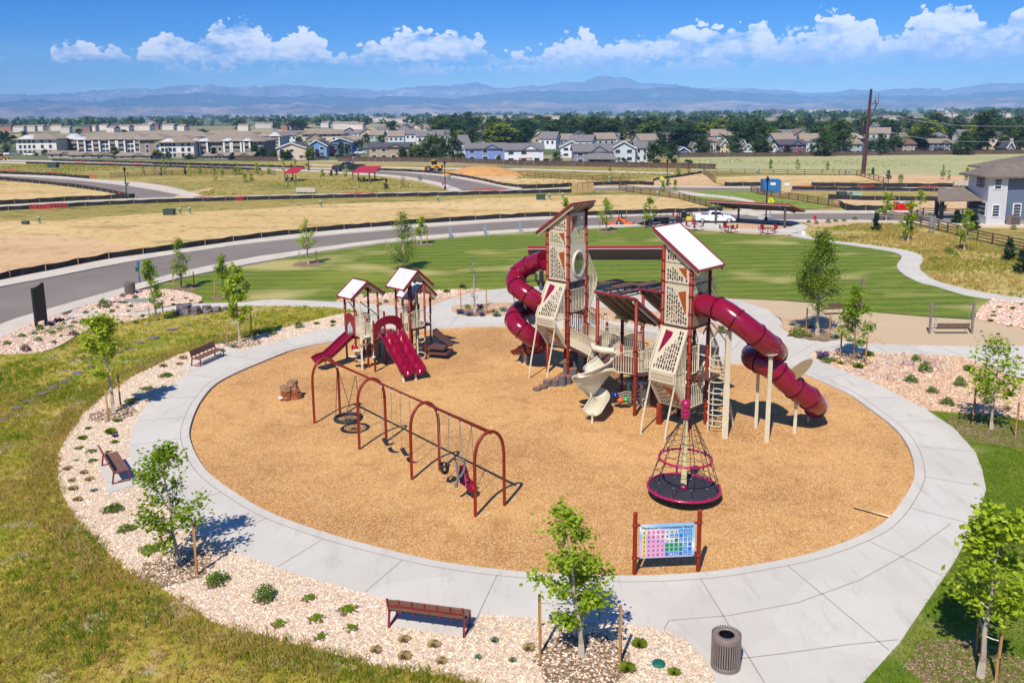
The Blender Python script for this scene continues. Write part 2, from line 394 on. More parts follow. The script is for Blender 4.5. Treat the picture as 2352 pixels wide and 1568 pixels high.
def b_field(cols,patch,pamt,psc=0.05,sx=0.25):
 def f(N,P):
  a=noise(N,stretch(N,P,sx,1.0,R(4)),psc,6.0,0.65);b=noise(N,stretch(N,P,0.4,1.0),1.3,5.0,0.8)
  c=ramp(N,math_(N,'MULTIPLY_ADD',a,0.6,math_(N,'MULTIPLY',b,0.4)),cols)
  g=noise(N,stretch(N,P,0.5,1.0,R(8)),0.16,6.0,0.75)
  c=mixc(N,math_(N,'MULTIPLY',thr(N,g,0.54,0.62),pamt),c,patch);sp=noise(N,stretch(N,P,.7,1.0),.9,3.0,.6);c=mixc(N,math_(N,'MULTIPLY',thr(N,sp,.55,.64),.8),c,patch)
  return c,bump(N,b,0.4,0.1)
 return f
def b_plain(N,P):
 v=N('ShaderNodeTexVoronoi',{'Vector':stretch(N,P,0.35,1.0,R(3)),'Scale':0.0022});s=N('ShaderNodeSeparateColor',{'Color':v.outputs['Color']})
 c=ramp(N,s.outputs[0],[(0.0,S(120,128,82)),(0.3,S(196,176,132)),(0.5,S(110,124,74)),(0.7,S(206,186,140)),(0.9,S(88,112,66))],'CONSTANT')
 n=noise(N,stretch(N,P,0.3,1.0),0.01,6.0,0.7);c=mixc(N,thr(N,n,0.40,0.62),c,S(74,92,60))
 b=noise(N,P,0.3,4.0);return mixc(N,thr(N,b,0.3,0.7),mixc(N,0.3,c,S(90,88,60)),c),None
PK=[(0.0,S(240,206,168)),(0.3,S(248,222,192)),(0.6,S(252,238,220)),(0.85,S(214,178,144)),(0.97,S(190,182,176))]
M_mulch=groundmat('mulch',b_mulch)
M_gravel=groundmat('pink_gravel',b_gravel(15.0,S(170,136,104),PK))
M_gravel2=groundmat('tan_gravel',b_gravel(11.0,S(170,130,96),[(0.0,S(214,168,130)),(0.4,S(236,198,160)),(0.7,S(248,222,190)),(0.9,S(198,150,118))]))
M_conc=groundmat('concrete',b_concrete(S(208,201,190),S(220,213,203),S(192,184,172)),0.85)
M_conc2=groundmat('street_concrete',b_concrete(S(212,200,184),S(226,214,198),S(190,176,160)),0.85)
M_joint=mat('concrete_joint',S(166,154,142),0.9)
M_asph=groundmat('asphalt',b_asphalt)
M_lawn=groundmat('lawn_grass',b_lawn);M_lawn2=groundmat('shaggy_lawn',b_lawn2);M_native=groundmat('native_grass',b_native)
M_tan=groundmat('crusher_fines',lambda N,P:(mixc(N,thr(N,noise(N,P,16.0,4.0,0.8),0.3,0.7),S(196,170,136),mixc(N,thr(N,noise(N,P,0.4,4.0),0.3,0.7),S(222,200,166),S(212,188,152))),bump(N,noise(N,P,30.0),0.4,0.02)))
M_straw=groundmat('straw_field',b_field([(0.30,S(196,160,98)),(0.45,S(214,178,116)),(0.58,S(228,196,138)),(0.7,S(242,218,174))],S(160,136,76),0.75))
M_olive=groundmat('olive_field',b_field([(0.30,S(126,122,54)),(0.48,S(168,150,78)),(0.65,S(206,176,104))],S(92,100,40),0.8))
M_pasture=groundmat('pale_pasture',b_field([(0.30,S(164,164,110)),(0.5,S(184,180,126)),(0.7,S(200,190,142))],S(148,156,104),0.5))
M_dirt=groundmat('bare_dirt',b_field([(0.30,S(206,166,118)),(0.5,S(222,184,138)),(0.7,S(232,200,158))],S(190,150,104),0.4))
M_green=groundmat('fresh_grass',b_field([(0.30,S(104,128,44)),(0.5,S(134,152,60)),(0.7,S(160,160,80))],S(84,112,40),0.5))
M_plain=groundmat('far_plain',b_plain)
M_bark=groundmat('bark_mulch',b_gravel(16.0,S(70,50,36),[(0.0,S(120,92,68)),(0.5,S(160,128,98)),(0.9,S(204,178,150))]))
SHZ=[0]
def sheet(name,loops,z,m,kind='structure',thick=None,joints=None):
 b=MB();SHZ[0]+=1;z+=0.0011*(SHZ[0]%20) if z<0.08 and not thick else 0.0
 if thick:b.prism([(p[0],p[1],z) for p in loops[0]],(0,0,-thick),holes=[[(p[0],p[1],z) for p in h] for h in loops[1:]])
 else:b.poly([[(p[0],p[1],z) for p in l] for l in loops])
 if joints:
  b.m=1
  for a,c in joints:
   a,c=Vector((a[0],a[1],0)),Vector((c[0],c[1],0));d=(c-a).normalized();nn=Vector((-d.y,d.x,0))*0.017
   zz=z+0.004
   b.add([(a+nn)+Vector((0,0,zz)),(a-nn)+Vector((0,0,zz)),(c-nn)+Vector((0,0,zz)),(c+nn)+Vector((0,0,zz))],[(0,1,2,3)],None,False)
 o=b.build(name,[m,M_joint] if joints else m);tag(o,kind=kind);return o
b=MB();b.poly([[(-30000,-600,0),(30000,-600,0),(30000,11500,0),(-30000,11500,0)]]);tag(b.build('ground',M_plain),kind='structure')
sheet('dry_field',[gl([(-300,365),(700,372),(1250,385),(1560,363),(1760,360),(2352,352),(2900,345),(2900,700),(2352,900),(-500,900)])],0.02,M_olive)
sheet('pasture',[gl([(1560,363),(1722,360),(2352,354),(2900,350),(2900,395),(2352,402),(2100,404),(1960,400),(1760,398),(1580,392)])],0.04,M_pasture)
sheet('straw_field',[gl([(-200,510),(90,508),(330,492),(560,482),(760,470),(980,462),(1240,452),(1440,448),(1560,458),(1640,480),(1700,492),(1600,496),(1349,500),(1148,506),(887,524),(574,554),(357,586),(124,626),(0,651),(-200,690)],smooth=3)],0.04,M_straw)
sheet('dirt_patch',[gl([(-100,545),(60,540),(190,548),(260,560),(300,575),(200,600),(90,620),(0,640),(-150,670)],smooth=3)],0.06,M_dirt)
sheet('dirt_patch',[gl([(1520,412),(1560,402),(1612,400),(1640,420),(1650,428),(1500,430),(1440,428),(1460,420)],smooth=3)],0.06,M_dirt)
sheet('dirt_patch',[gl([(1960,408),(2040,402),(2200,404),(2400,408),(2400,424),(2200,424),(2060,426)],smooth=3)],0.06,M_dirt)
sheet('dirt_patch',[gl([(1930,458),(2100,454),(2400,458),(2400,480),(2160,486),(2000,484),(1930,474)],smooth=3)],0.06,M_dirt)
sheet('dirt_patch',[gl([(880,388),(1080,398),(1180,404),(1180,412),(1080,410),(940,394)],smooth=3)],0.06,M_dirt)
sheet('straw_field',[gl([(1070,412),(1200,410),(1380,416),(1420,422),(1400,428),(1180,430),(1110,424)],smooth=3)],0.06,M_straw)
sheet('straw_field',[gl([(1656,408),(1960,404),(2030,424),(1980,428),(1740,428),(1660,424)],smooth=3)],0.06,M_straw)
sheet('straw_field',[gl([(-100,420),(60,420),(200,436),(280,452),(0,464),(-100,466)],smooth=3)],0.06,M_straw)
sheet('park_meadow',[gl([(395,418),(600,402),(850,402),(980,426),(1040,440),(700,452),(470,452)],smooth=3)],0.06,M_olive)
sheet('green_meadow',[gl([(1547,442),(1660,437),(1725,440),(1760,455),(1850,466),(1915,478),(1850,481),(1760,478),(1700,480),(1637,478),(1600,462)])],0.07,M_green)
z2=zc(2000,700,2.0904)
sheet('park_path',[gl([z2(1430,140),z2(1520,140),z2(1720,165),z2(1960,190),z2(2130,225),z2(2080,232),z2(1900,205),z2(1640,178),z2(1470,160)],smooth=2)],0.13,M_conc2,thick=0.12)
sheet('park_path',[gl([z2(1990,275),z2(2050,272),z2(2170,330),z2(2190,345),z2(2080,345)],smooth=2)],0.13,M_conc2,thick=0.12)
sheet('park_path',[gl([(400,455),(415,448),(440,442),(480,433),(492,434),(455,446),(440,455)],smooth=2)],0.1,M_dirt,thick=0.06)
sheet('greenway_path',[gl([(708,378),(897,384.5),(1206,388.5),(1548,397),(1548,399.5),(1206,391),(897,386.8),(708,380)])],0.1,M_conc2,thick=0.08)
def road(name_r,near,far,z=0.10,far_walk=None,near_walk=None):
 """asphalt between two picture polylines (left to right), with concrete walks along its edges"""
 ss=lambda l:smooth_loop([G(u,v) for u,v in l],False,4)
 n,f=ss(near),ss(far)
 sheet(name_r,[n+f[::-1]],z,M_asph,thick=0.1)
 def walk(edge,outer):
  o=ss(outer);js=[]
  k=len(edge)
  L=[0.0]
  for i in range(1,k):L.append(L[-1]+(edge[i]-edge[i-1]).length)
  Lo=[0.0]
  for i in range(1,len(o)):Lo.append(Lo[-1]+(o[i]-o[i-1]).length)
  def at(pl,ll,s):
   for i in range(1,len(pl)):
    if ll[i]>=s:t=(s-ll[i-1])/max(1e-6,ll[i]-ll[i-1]);return pl[i-1].lerp(pl[i],t)
   return pl[-1]
  m=int(L[-1]/3.0)
  if L[-1]<130:
   for i in range(1,m):js.append((at(edge,L,L[-1]*i/m),at(o,Lo,Lo[-1]*i/m)))
  sheet('sidewalk',[edge+o[::-1]],z+0.13,M_conc2,thick=0.23,joints=js or None)
 if near_walk:walk(n,near_walk)
 if far_walk:walk(f,far_walk)
road('road',[(-260,900),(-100,800),(0,752),(82,724),(247,677),(412,630),(574,597),(632,588),(887,553.4),(1206,529.3),(1486,517.3),(1588,512.5),(1700,509),(1860,508),(1997,509.2),(2200,514),(2400,520)],[(-260,740),(-100,690),(0,664),(124,640),(289,607),(467,578),(632,556),(887,531.7),(1206,508.7),(1486,498),(1698,495.5),(1833,492),(2011,491.9),(2163,493),(2400,496)],0.10,far_walk=[(-260,718),(-100,674),(0,649),(124,624.5),(247,600),(357,584.7),(632,546.8),(887,523.1),(1206,502.9),(1349,499.0),(1588,491.3),(1670,488),(1833,487),(2011,487),(2163,487.5),(2400,490)],near_walk=[(-260,960),(-100,832),(0,784),(60,758),(170,716),(357,659),(439,638),(632,600),(887,560.6),(1206,535.6),(1486,521.5),(1590,516),(1700,513),(1840,511.5),(1997,513),(2200,518),(2400,525)])
road('road',[(-200,491),(0,481),(302,464.5),(632,455.6),(900,450),(1206,442.5),(1440,437.5),(1728,439),(2200,441),(2500,442)],[(-200,486.5),(0,477.5),(302,461.5),(632,453.2),(900,447.4),(1206,440),(1433,431.5),(1728,433.5),(2200,436),(2500,437)],0.10,far_walk=[(-200,484),(0,474.5),(302,459),(632,451),(900,445.2),(1206,437.5),(1433,429.5),(1728,431.5),(2200,434),(2500,435)])
road('road',[(-160,404),(0,411.5),(165,428),(247,440.4),(300,452),(330,461)],[(-160,400),(0,404.7),(120,411),(206,418.4),(330,433.5),(440,455)],0.09,far_walk=[(-160,397),(0,401.5),(120,406),(206,412.9),(357,425),(467,452)])
road('road',[(-100,371),(390,381.5),(612,389.5),(717,392.5),(864,401.6),(937,408.3),(1004,420.4),(1040,431),(1062,440)],[(-100,368),(390,378.8),(612,386.5),(717,389.3),(870,393.5),(977,401.6),(1031,408.3),(1084,417.7),(1165,433.8),(1180,439)],0.09,far_walk=[(-100,366),(390,377),(612,384.5),(717,387.5),(870,391.3),(985,398.5),(1045,405.5),(1100,414.5),(1185,431),(1200,436)],near_walk=[(-100,372.5),(390,383),(612,391),(717,394.5),(855,404),(920,410.5),(985,423),(1020,434),(1035,442)])
cb=MB()
for i in range(5):
 x0,y0=18+i*38,340+i*6
 q=[z2(2160+i*4-10,337+i*8.5),z2(2262+i*4,337+i*8.5),z2(2264+i*4,341+i*8.5),z2(2162+i*4-10,341+i*8.5)]
 cb.poly([[G(u,v,0.105) for u,v in q]])
tag(cb.build('crosswalk_marking',mat('road_paint',S(236,232,224),0.7)),kind='structure')
inner=[(1120,752),(1220,753),(1316,758),(1420,765),(1520,790),(1600,818),(1647,833),(1700,839),(1770,843),(1820,853),(1857,868),(1940,905),(1993,941),(2052,987),(2085,1031),(2099,1080),(2094,1119),(2052,1184),(1997,1228),(1868,1278),(1723,1308),(1629,1322),(1506,1330),(1400,1331),(1280,1327),(1148,1317),(1003,1297),(879,1268),(761,1236),(632,1190),(550,1145),(475,1088),(439,1023),(439,978),(467,918),(516,874),(632,823),(689,803),(788,784),(900,768),(1034,756)]
plaza=[(632,790),(689,774),(749,761),(800,750),(838,739),(850,724),(800,714),(769,709.5),(689,707),(632,705.5),(566,706),(470,712),(400,716),(330,728),(250,735),(120,742),(165,722),(315,722),(372,712),(420,703),(467,701),(566,698),(607,693),(632,692),(689,694),(766,697),(800,699.5),(870,703),(960,711),(991,706),(1033,691),(1060,682),(1112,671),(1169,666),(1290,658),(1368,656),(1440,656),(1512,660),(1600,674),(1664,688),(1699,694.6),(1723,701.5),(1764,716.6),(1789,735.9),(1797,747),(1791,756),(1805,766),(1833,780),(1887,782.5),(1970,790.8),(2033,795.5),(2107,798.6),(2216,800),(2352,800),(2500,802),(2500,900),(2352,880),(2299,857.6),(2244,835.6),(2211,823.3),(2120,819),(2038,816.4),(1940,812),(1875,809.5),(1861,819),(1866,827.4),(1940,857.6),(2025,893.3),(2129,948.3),(2190,989.5),(2239,1044.4),(2255,1085.6),(2264,1132),(2245,1198),(2190,1302),(2113,1415),(2066,1486),(1992,1568),(1930,1640),(1650,1640),(1640,1568),(1615,1519),(1574,1478),(1525,1456),(1440,1444),(1313,1438),(1206,1428.7),(1104,1419),(1074,1474),(883,1445),(897,1388),(769,1352),(643,1316),(494,1254),(445,1228),(412,1199),(346,1140.6),(318,1118),(249,1142),(225,1070.6),(300,1062),(297,1052.7),(302,1003),(316,967.5),(343,932),(384.5,896),(451,852),(470,838),(513,823)]
inG=smooth_loop([G(u,v) for u,v in inner],True,4);plG=[G(u,v) for u,v in plaza]
cen=sum((Vector(p) for p in inG),Vector())/len(inG)
js=[]
per=sum((inG[i]-inG[i-1]).length for i in range(len(inG)))
def inside(p,poly):
 x,y=p[0],p[1];c=False;n=len(poly);j=n-1
 for i in range(n):
  xi,yi,xj,yj=poly[i][0],poly[i][1],poly[j][0],poly[j][1]
  if (yi>y)!=(yj>y) and x<(xj-xi)*(y-yi)/(yj-yi)+xi:c=not c
  j=i
 return c
acc=0.0;kerb=[]
for i in range(len(inG)):
 a,bb=inG[i-1],inG[i];d=(bb-a);nrm=Vector((-d.y,d.x,0)).normalized()
 if nrm.dot(a-cen)<0:nrm=-nrm
 kerb.append(a+nrm*0.38);acc+=d.length
 if acc>2.75:
  acc=0;e=a.copy();k=0
  while inside(e+nrm*0.1,plG) and k<62:e=e+nrm*0.1;k+=1
  if k>8:js.append((a+nrm*0.38,e))
for i in range(len(kerb)):js.append((kerb[i-1],kerb[i]))
for pa,pb in [((1525,1456),(1536,1436)),((1536,1436),(1676,1424)),((1676,1424),(1830,1395)),((1830,1395),(1975,1342)),((1975,1342),(2106,1268)),((2106,1268),(2185,1210)),((1668,1528),(1800,1512)),((1800,1512),(1945,1492)),((1945,1492),(2062,1480)),((1875,809),(1970,791)),((2038,816),(2000,793)),((2130,819),(2080,797)),((2211,823),(2150,799)),((1033,691),(1150,700)),((1169,666),(1120,700)),((1060,720),(1034,752)),((1368,656),(1340,706))]:
 js.append((G(*pa),G(*pb)))
sheet('concrete_path',[plG,inG],0.16,M_conc,thick=0.16,joints=js)
sheet('playground_mulch',[[p for p in inG]],0.03,M_mulch)
lawn=[(357,663),(412,672.6),(453,682),(464,693),(467,700.5),(566,697.5),(607,692.5),(689,693.5),(766,696),(790,686),(850,680),(950,674),(1011,671),(1112,670),(1169,665),(1290,657.5),(1368,655.5),(1440,655.5),(1512,659),(1600,673),(1664,687.5),(1722,689),(1805,693),(1887,700),(2011,719.9),(2134,730.3),(2239,736),(2245,716.6),(2278,691),(2217,682),(2148,661),(2107,650.7),(2069,628.7),(2060,612),(2071,593),(2052,582),(1997,572.4),(1901,558.6),(1809,545),(1743,542),(1652,536),(1567,529.8),(1490,521.6),(1206,535.8),(887,560.8),(632,600.2),(439,638.2),(357,659.2)]
sheet('lawn',[gl(lawn)],0.12,M_lawn)
sheet('crusher_fines',[gl([(1722,689.5),(1805,693.5),(1887,700.5),(2011,720.4),(2134,730.8),(2239,737),(2352,759),(2500,790),(2500,801),(2352,799.6),(2216,799.6),(2033,795),(2010,782),(1970,766),(1915,756),(1850,742),(1791,733),(1764,716),(1723,701),(1664,687.5)])],0.09,M_tan)
sheet('crusher_fines',[gl([(1545,527),(1650,520),(1800,525),(1830,530),(1810,544),(1743,541.5),(1652,535.5),(1567,529)])],0.135,M_tan)
sheet('terrace',[gl([(1490,521),(1588,516),(1700,513),(1830,512),(1857,521.6),(1844,535),(1815,541),(1790,538),(1700,533),(1620,529),(1560,527),(1545,524)])],0.16,M_conc,thick=0.16)
sheet('winding_path',[gl([(1815,541),(1844,535),(1860,546),(1901,554.5),(1997,565.5),(2080,578),(2115,589),(2122,601),(2112,617),(2122,631),(2148,648),(2217,667),(2286,680),(2352,689),(2500,705),(2500,716),(2352,700),(2278,691),(2217,682),(2148,661),(2107,650.7),(2069,628.7),(2060,612),(2071,593),(2052,582),(1997,572.4),(1901,558.6),(1830,546)],smooth=3)],0.16,M_conc,thick=0.14)
bed=lambda pts,z=0.19,m=M_gravel2,nm='gravel_bed',sm=2:sheet(nm,[gl(pts,smooth=sm)],z,m,thick=z)
bed([(1036,717),(1050,706),(1120,702),(1200,700),(1306,708),(1400,713),(1520,722),(1600,738),(1660,752),(1690,765),(1650,772),(1560,764),(1440,747),(1330,735),(1200,731),(1100,729),(1050,725)])
bed([(1791,733),(1850,742),(1915,756),(1970,766),(2010,782),(2033,795),(1970,791),(1887,782.5),(1833,780),(1805,766),(1791,756),(1797,747)],sm=0)
bed([(1861,819),(1866,827.4),(1940,857.6),(2025,893.3),(2129,948.3),(2300,962),(2352,971.6),(2500,990),(2500,900),(2352,880),(2299,857.6),(2244,835.6),(2211,823.3),(2120,819),(2038,816.4),(1940,812),(1875,809.5)],0.14,sm=0)
bed([(2239,738),(2245,716.6),(2280,691),(2352,700.5),(2500,716),(2500,789),(2352,759)],0.17,sm=0)
bed([(770,696),(790,685.5),(850,679.5),(950,673.5),(1011,670.5),(1100,668),(1118,671),(1060,682),(1033,691),(991,706),(960,711.5),(870,703.3),(800,700)],0.17,sm=0)
bed([(1850,510.5),(1920,509.5),(2010,512),(1990,519),(1900,523),(1860,520)],0.15)
bed([(1655,525),(1700,515),(1800,516),(1820,524),(1760,530)],0.18)
sheet('native_grass',[gl([(1857,521.6),(1900,519),(1990,515),(2100,520),(2250,560),(2400,610),(2500,650),(2500,704),(2352,688.5),(2286,679.5),(2217,666.5),(2148,647.5),(2122,630.5),(2112,616.5),(2122,600.5),(2115,588.5),(2080,577.5),(1997,565),(1901,554),(1860,545.5),(1844,534.5)])],0.11,groundmat('dry_native',b_field([(0.30,S(142,138,62)),(0.46,S(178,162,88)),(0.6,S(212,182,120)),(0.7,S(226,196,144))],S(120,126,50),0.6,0.12,0.6)))
sheet('lower_lawn',[gl([(2129,948.3),(2300,962),(2352,971.6),(2600,1000),(2800,1900),(1800,1900),(1930,1640),(1992,1568),(2066,1486),(2113,1415),(2190,1302),(2245,1198),(2264,1132),(2255,1085.6),(2239,1044.4),(2190,989.5)])],0.13,M_lawn2)
pink=[(632,790),(620,765),(689,747.5),(790,723),(835,722),(850,730),(838,739),(800,750),(749,761),(689,774)]
ringbed=[(620,764.5),(549,786.4),(470,800),(412,818),(368,838),(302,871),(233,918),(192,953.7),(154,1008.7),(134.6,1049.9),(130.5,1099),(143,1140),(170,1192.7),(206,1228),(233,1261),(297,1324),(343,1341),(426,1393),(489,1437),(632,1475.4),(739,1502.8),(876,1541),(986,1555),(1068,1572),(1200,1640),(1650,1640),(1640,1568),(1615,1519),(1574,1478),(1525,1456),(1440,1444),(1313,1438),(1206,1428.7),(1104,1419),(1074,1474),(883,1445),(897,1388),(769,1352),(643,1316),(494,1254),(445,1228),(412,1199),(346,1140.6),(318,1118),(249,1142),(225,1070.6),(300,1062),(297,1052.7),(302,1003),(316,967.5),(343,932),(384.5,896),(451,852),(470,838),(513,823),(632,790),(689,774),(749,761),(800,750),(838,739),(835,722),(790,723),(689,747.5)]
ringG=gl(ringbed)
sheet('gravel_bed',[ringG],0.14,M_gravel,thick=0.14)
natL=[(-500,1250),(-500,960),(-100,850),(0,800),(60,775),(120,742),(250,735),(330,728),(400,716),(470,712),(566,706),(632,705.5),(689,707),(769,709.5),(835,715),(835,722),(790,723),(689,747.5),(620,764.5),(549,786.4),(470,800),(412,818),(368,838),(302,871),(233,918),(192,953.7),(154,1008.7),(134.6,1049.9),(130.5,1099),(143,1140),(170,1192.7),(206,1228),(233,1261),(297,1324),(343,1341),(426,1393),(489,1437),(632,1475.4),(739,1502.8),(876,1541),(986,1555),(1068,1572),(1200,1640),(1100,1900),(-800,1900)]
natG=gl(natL)
sheet('native_grass',[natG],0.11,M_native)
zl=zc(0,700,2.0909)
cobL1=[zl(600,1160),zl(700,1120),zl(950,1040),zl(1160,985),zl(1330,972),zl(1500,985),zl(1650,1020),zl(1695,1050),zl(1660,1085),zl(1560,1092),zl(1480,1100),zl(1330,1130),zl(1130,1165),zl(900,1166)]
cobL2=[zl(-60,1400),zl(60,1360),zl(200,1290),zl(330,1220),zl(460,1185),zl(620,1195),zl(800,1200),zl(960,1185),zl(1200,1185),zl(1240,1215),zl(1060,1245),zl(900,1270),zl(760,1300),zl(650,1360),zl(520,1440),zl(360,1500),zl(60,1515),zl(-80,1500)]
bed(cobL1,0.20,M_gravel,'gravel_bed');bed(cobL2,0.20,M_gravel,'gravel_bed')
def srgb_mtn(name,c1,c2,c3,sc):
 return groundmat(name,lambda N,P:(ramp(N,math_(N,'MULTIPLY_ADD',noise(N,stretch(N,P,1,1),sc,6.0,0.7),0.8,math_(N,'MULTIPLY',noise(N,P,sc*4,6.0,0.8),0.2)),[(0.42,c1),(0.56,c2),(0.66,c3)]),None))
def ridge(name,crest,d0,d1,m,rough,seed,sharp=1.0):
 rs=np.random.RandomState(seed);us=np.linspace(-500,2850,620)
 cu,cv=np.array([c[0] for c in crest],float),np.array([c[1] for c in crest],float)
 v=np.interp(us,cu,cv)
 def fbm(x,f0,o,s):
  r=np.zeros_like(x);a=1.0
  q=np.random.RandomState(s)
  for k in range(o):
   g=q.rand(6000)*2-1;xx=x*f0*2**k;i=np.floor(xx).astype(int);t=xx-i;t=t*t*(3-2*t)
   r+=a*(g[i%6000]*(1-t)+g[(i+1)%6000]*t);a*=0.55
  return r
 v=v+fbm(us+600,1/24.0,5,seed)*rough
 rows=26;V=[]
 az=np.arctan((us-1176)/FPX)
 horizon_v=VH-(us-1176)*math.tan(ROLL)
 for r in range(rows):
  t=r/(rows-1);d=d0+(d1-d0)*t
  elev=(horizon_v-v)/FPX*np.cos(az);hz=H0+elev*d1
  prof=t**sharp
  z=hz*prof*(1+0.45*(1-t)*fbm(us+600+r*23,1/30.0,4,seed+7+r//3))
  z=np.where(z<-5,-5,z) if r else np.full_like(z,-6.0)
  V.append(np.stack([np.sin(az)*d,np.cos(az)*d,z],1))
 V.append(np.stack([np.sin(az)*(d1*1.12),np.cos(az)*(d1*1.12),np.full_like(az,-20.0)],1));rows+=1
 V=np.concatenate(V);n=len(us);i,j=np.meshgrid(np.arange(rows-1),np.arange(n-1),indexing='ij')
 a=(i*n+j).ravel();F=np.stack([a,a+1,a+n+1,a+n],1)
 o=bpy.data.objects.new(name,npmesh(name,V,F,m,True));COL.objects.link(o);tag(o,kind='structure');return o
C1=[(-500,226),(0,222),(100,217),(200,215),(300,206),(380,208),(440,200),(500,197),(560,205),(640,199),(700,200),(770,203),(830,205),(900,210),(960,203),(1050,198),(1100,192),(1150,205),(1200,203),(1270,200),(1290,195),(1340,192),(1368,181),(1392,175),(1415,181),(1432,180),(1460,190),(1480,194),(1530,193),(1600,204),(1660,203),(1720,205),(1780,210),(1850,214),(1950,210),(2050,205),(2150,208),(2250,196),(2352,191),(2850,190)]
C2=[(-500,238),(0,236),(120,230),(240,233),(330,226),(430,219),(500,214),(560,221),(640,226),(740,220),(850,226),(950,222),(1040,228),(1120,218),(1200,212),(1300,213),(1400,208),(1480,205),(1540,199),(1600,206),(1700,214),(1800,220),(1900,224),(2000,219),(2120,222),(2230,214),(2352,206),(2850,204)]
C3=[(-500,252),(0,250),(150,244),(300,248),(400,240),(520,246),(600,240),(700,238),(830,245),(950,240),(1050,242),(1150,234),(1300,238),(1400,240),(1500,236),(1600,230),(1720,236),(1850,240),(1950,232),(2100,234),(2250,226),(2352,224),(2850,222)]
ridge('mountains',C1,10200,11800,srgb_mtn('haze_paled_rock',S(118,130,144),S(140,148,160),S(220,220,222),0.0011),2.6,3,0.9)  # rock colours paled to stand in for denser haze
ridge('mountains',C2,8600,9900,srgb_mtn('mountain_forest',S(72,92,96),S(92,108,110),S(150,142,134),0.0012),2.6,11,1.0)
ridge('hills',C3,7400,8400,srgb_mtn('foothill',S(96,98,84),S(170,146,126),S(196,172,150),0.0016),2.5,23,1.0)
hb=MB();hb.box((0,5400,330),(50000,14200,690));hm=bpy.data.materials.new('haze');hm.use_nodes=True;N=NT(hm.node_tree)
pv=N('ShaderNodeVolumePrincipled',{'Color':(0.27,0.56,1.0,1),'Density':0.000115,'Anisotropy':-0.42})
N('ShaderNodeOutputMaterial',{'Volume':pv.outputs[0]});tag(hb.build('haze',hm),kind='stuff')
# playground equipment
def project(P):
 x,y,z=P[0],P[1],P[2]-H0
 Y=y*math.sin(PITCH)+z*math.cos(PITCH);Z=y*math.cos(PITCH)-z*math.sin(PITCH)
 xi,yi=(x*_c-Y*_s)/Z,(x*_s+Y*_c)/Z
 return 1176+FPX*xi,V0-FPX*yi
def zat(u,v,y):r=ray(u,v);return H0+r[2]*y/r[1]
M_post=mat('rust_red_powder_coat',S(142,42,12),0.45,vs=1.5,var=0.08,spec=0.3)
M_maroon=mat('wine_red_plastic',S(142,10,46),0.18,vs=1.2,var=0.12,coat=0.25)
M_beige=mat('beige_coated_metal',S(222,210,182),0.4,var=0.05)
M_beigep=mat('beige_plastic',S(226,216,190),0.3,var=0.05,coat=0.3)
M_panel=mat('beige_panel',S(216,204,176),0.5,var=0.05)
M_deck=mat('brown_coated_deck',S(104,66,54),0.6,var=0.15,vs=6)
M_roofw=mat('white_metal_roof',(0.50,0.50,0.52),0.7,0.0,spec=0.15,var=0.03)
M_trim=mat('red_roof_trim',S(150,34,42),0.35,var=0.06,coat=0.2)
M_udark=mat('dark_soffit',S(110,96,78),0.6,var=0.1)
M_orange=mat('amber_plastic_panel',S(168,78,24),0.35,var=0.08)
M_tanf=mat('tan_fascia',S(192,176,146),0.5,var=0.05)
M_black=mat('black_rubber',S(34,34,38),0.6,var=0.2)
M_rope=mat('black_rope',S(40,38,40),0.8,var=0.2)
M_steel=mat('galvanised_steel',S(190,192,198),0.35,0.7,var=0.1)
M_magenta=mat('magenta_plastic',S(176,14,84),0.3,var=0.08,coat=0.3)
M_slat=mat('brown_recycled_slat',S(132,92,74),0.6,var=0.18,vs=8)
M_benchred=mat('red_bench_frame',S(142,24,38),0.35,var=0.08)
M_greyp=mat('grey_plastic',S(116,118,128),0.4,var=0.06)
M_taupe=mat('taupe_metal',S(140,124,116),0.45,var=0.06)
M_dark=mat('near_black',S(26,26,30),0.5,var=0.2)
M_white=mat('white_paint',S(240,240,240),0.4,var=0.03)
M_stake=mat('stake_wood',S(178,134,82),0.8,var=0.2,vs=4)
ends=[((722,975),(782,957)),((824,1032),(886,1018)),((943,1103),(1008,1084)),((1091,1187),(1160,1163))]
mids=[(G(*a)+G(*b))/2 for a,b in ends]
A0,A3=mids[0],mids[3];AX=(A3-A0).normalized();PX=Vector((-AX.y,AX.x,0))
half=sum((G(*a)-G(*b)).length for a,b in ends)/8
sw=thing('swing_frame','long rust red swing set frame of four arches and one top beam','swing frame',tuple(A0))
BH=3.12
def arch(c):
 pts=[Vector((*(c-PX*half).xy,0.0)),Vector((*(c-PX*half).xy,1.9))]
 for k in range(0,13):
  t=math.pi-math.pi*k/12;pts.append(Vector((*(c+PX*half*math.cos(t)).xy,2.05+(BH-2.05)*math.sin(t)**0.85)))
 pts+=[Vector((*(c+PX*half).xy,1.9)),Vector((*(c+PX*half).xy,0.0))]
 return pts
for k in range(4):
 c=A0 .lerp(A3,[0,0.0,0,1][k]) if k in (0,3) else A0+AX*(mids[k]-A0).dot(AX)
 b=MB();b.tube(arch(c),0.062,10);b.build('arch',M_post,sw,A0)
b=MB();b.tube([A0-AX*0.12+Vector((0,0,BH)),A3+AX*0.12+Vector((0,0,BH))],0.07,10);b.build('top_beam',M_post,sw,A0)
def beam_at(u):
 lo,hi=0.0,1.0
 for _ in range(40):
  m=(lo+hi)/2
  if project(A0 .lerp(A3,m)+Vector((0,0,BH)))[0]<u:lo=m
  else:hi=m
 return A0 .lerp(A3,lo)+Vector((0,0,BH-0.1))
zsw=zc(1100,1380,2.178)
def chain(b,p,q,r=0.014):b.tube([p,(p+q)/2,q],r,5)
def hanger(b,p):b.bar(p+Vector((0,0,0.12)),p-Vector((0,0,0.06)),0.03,6)
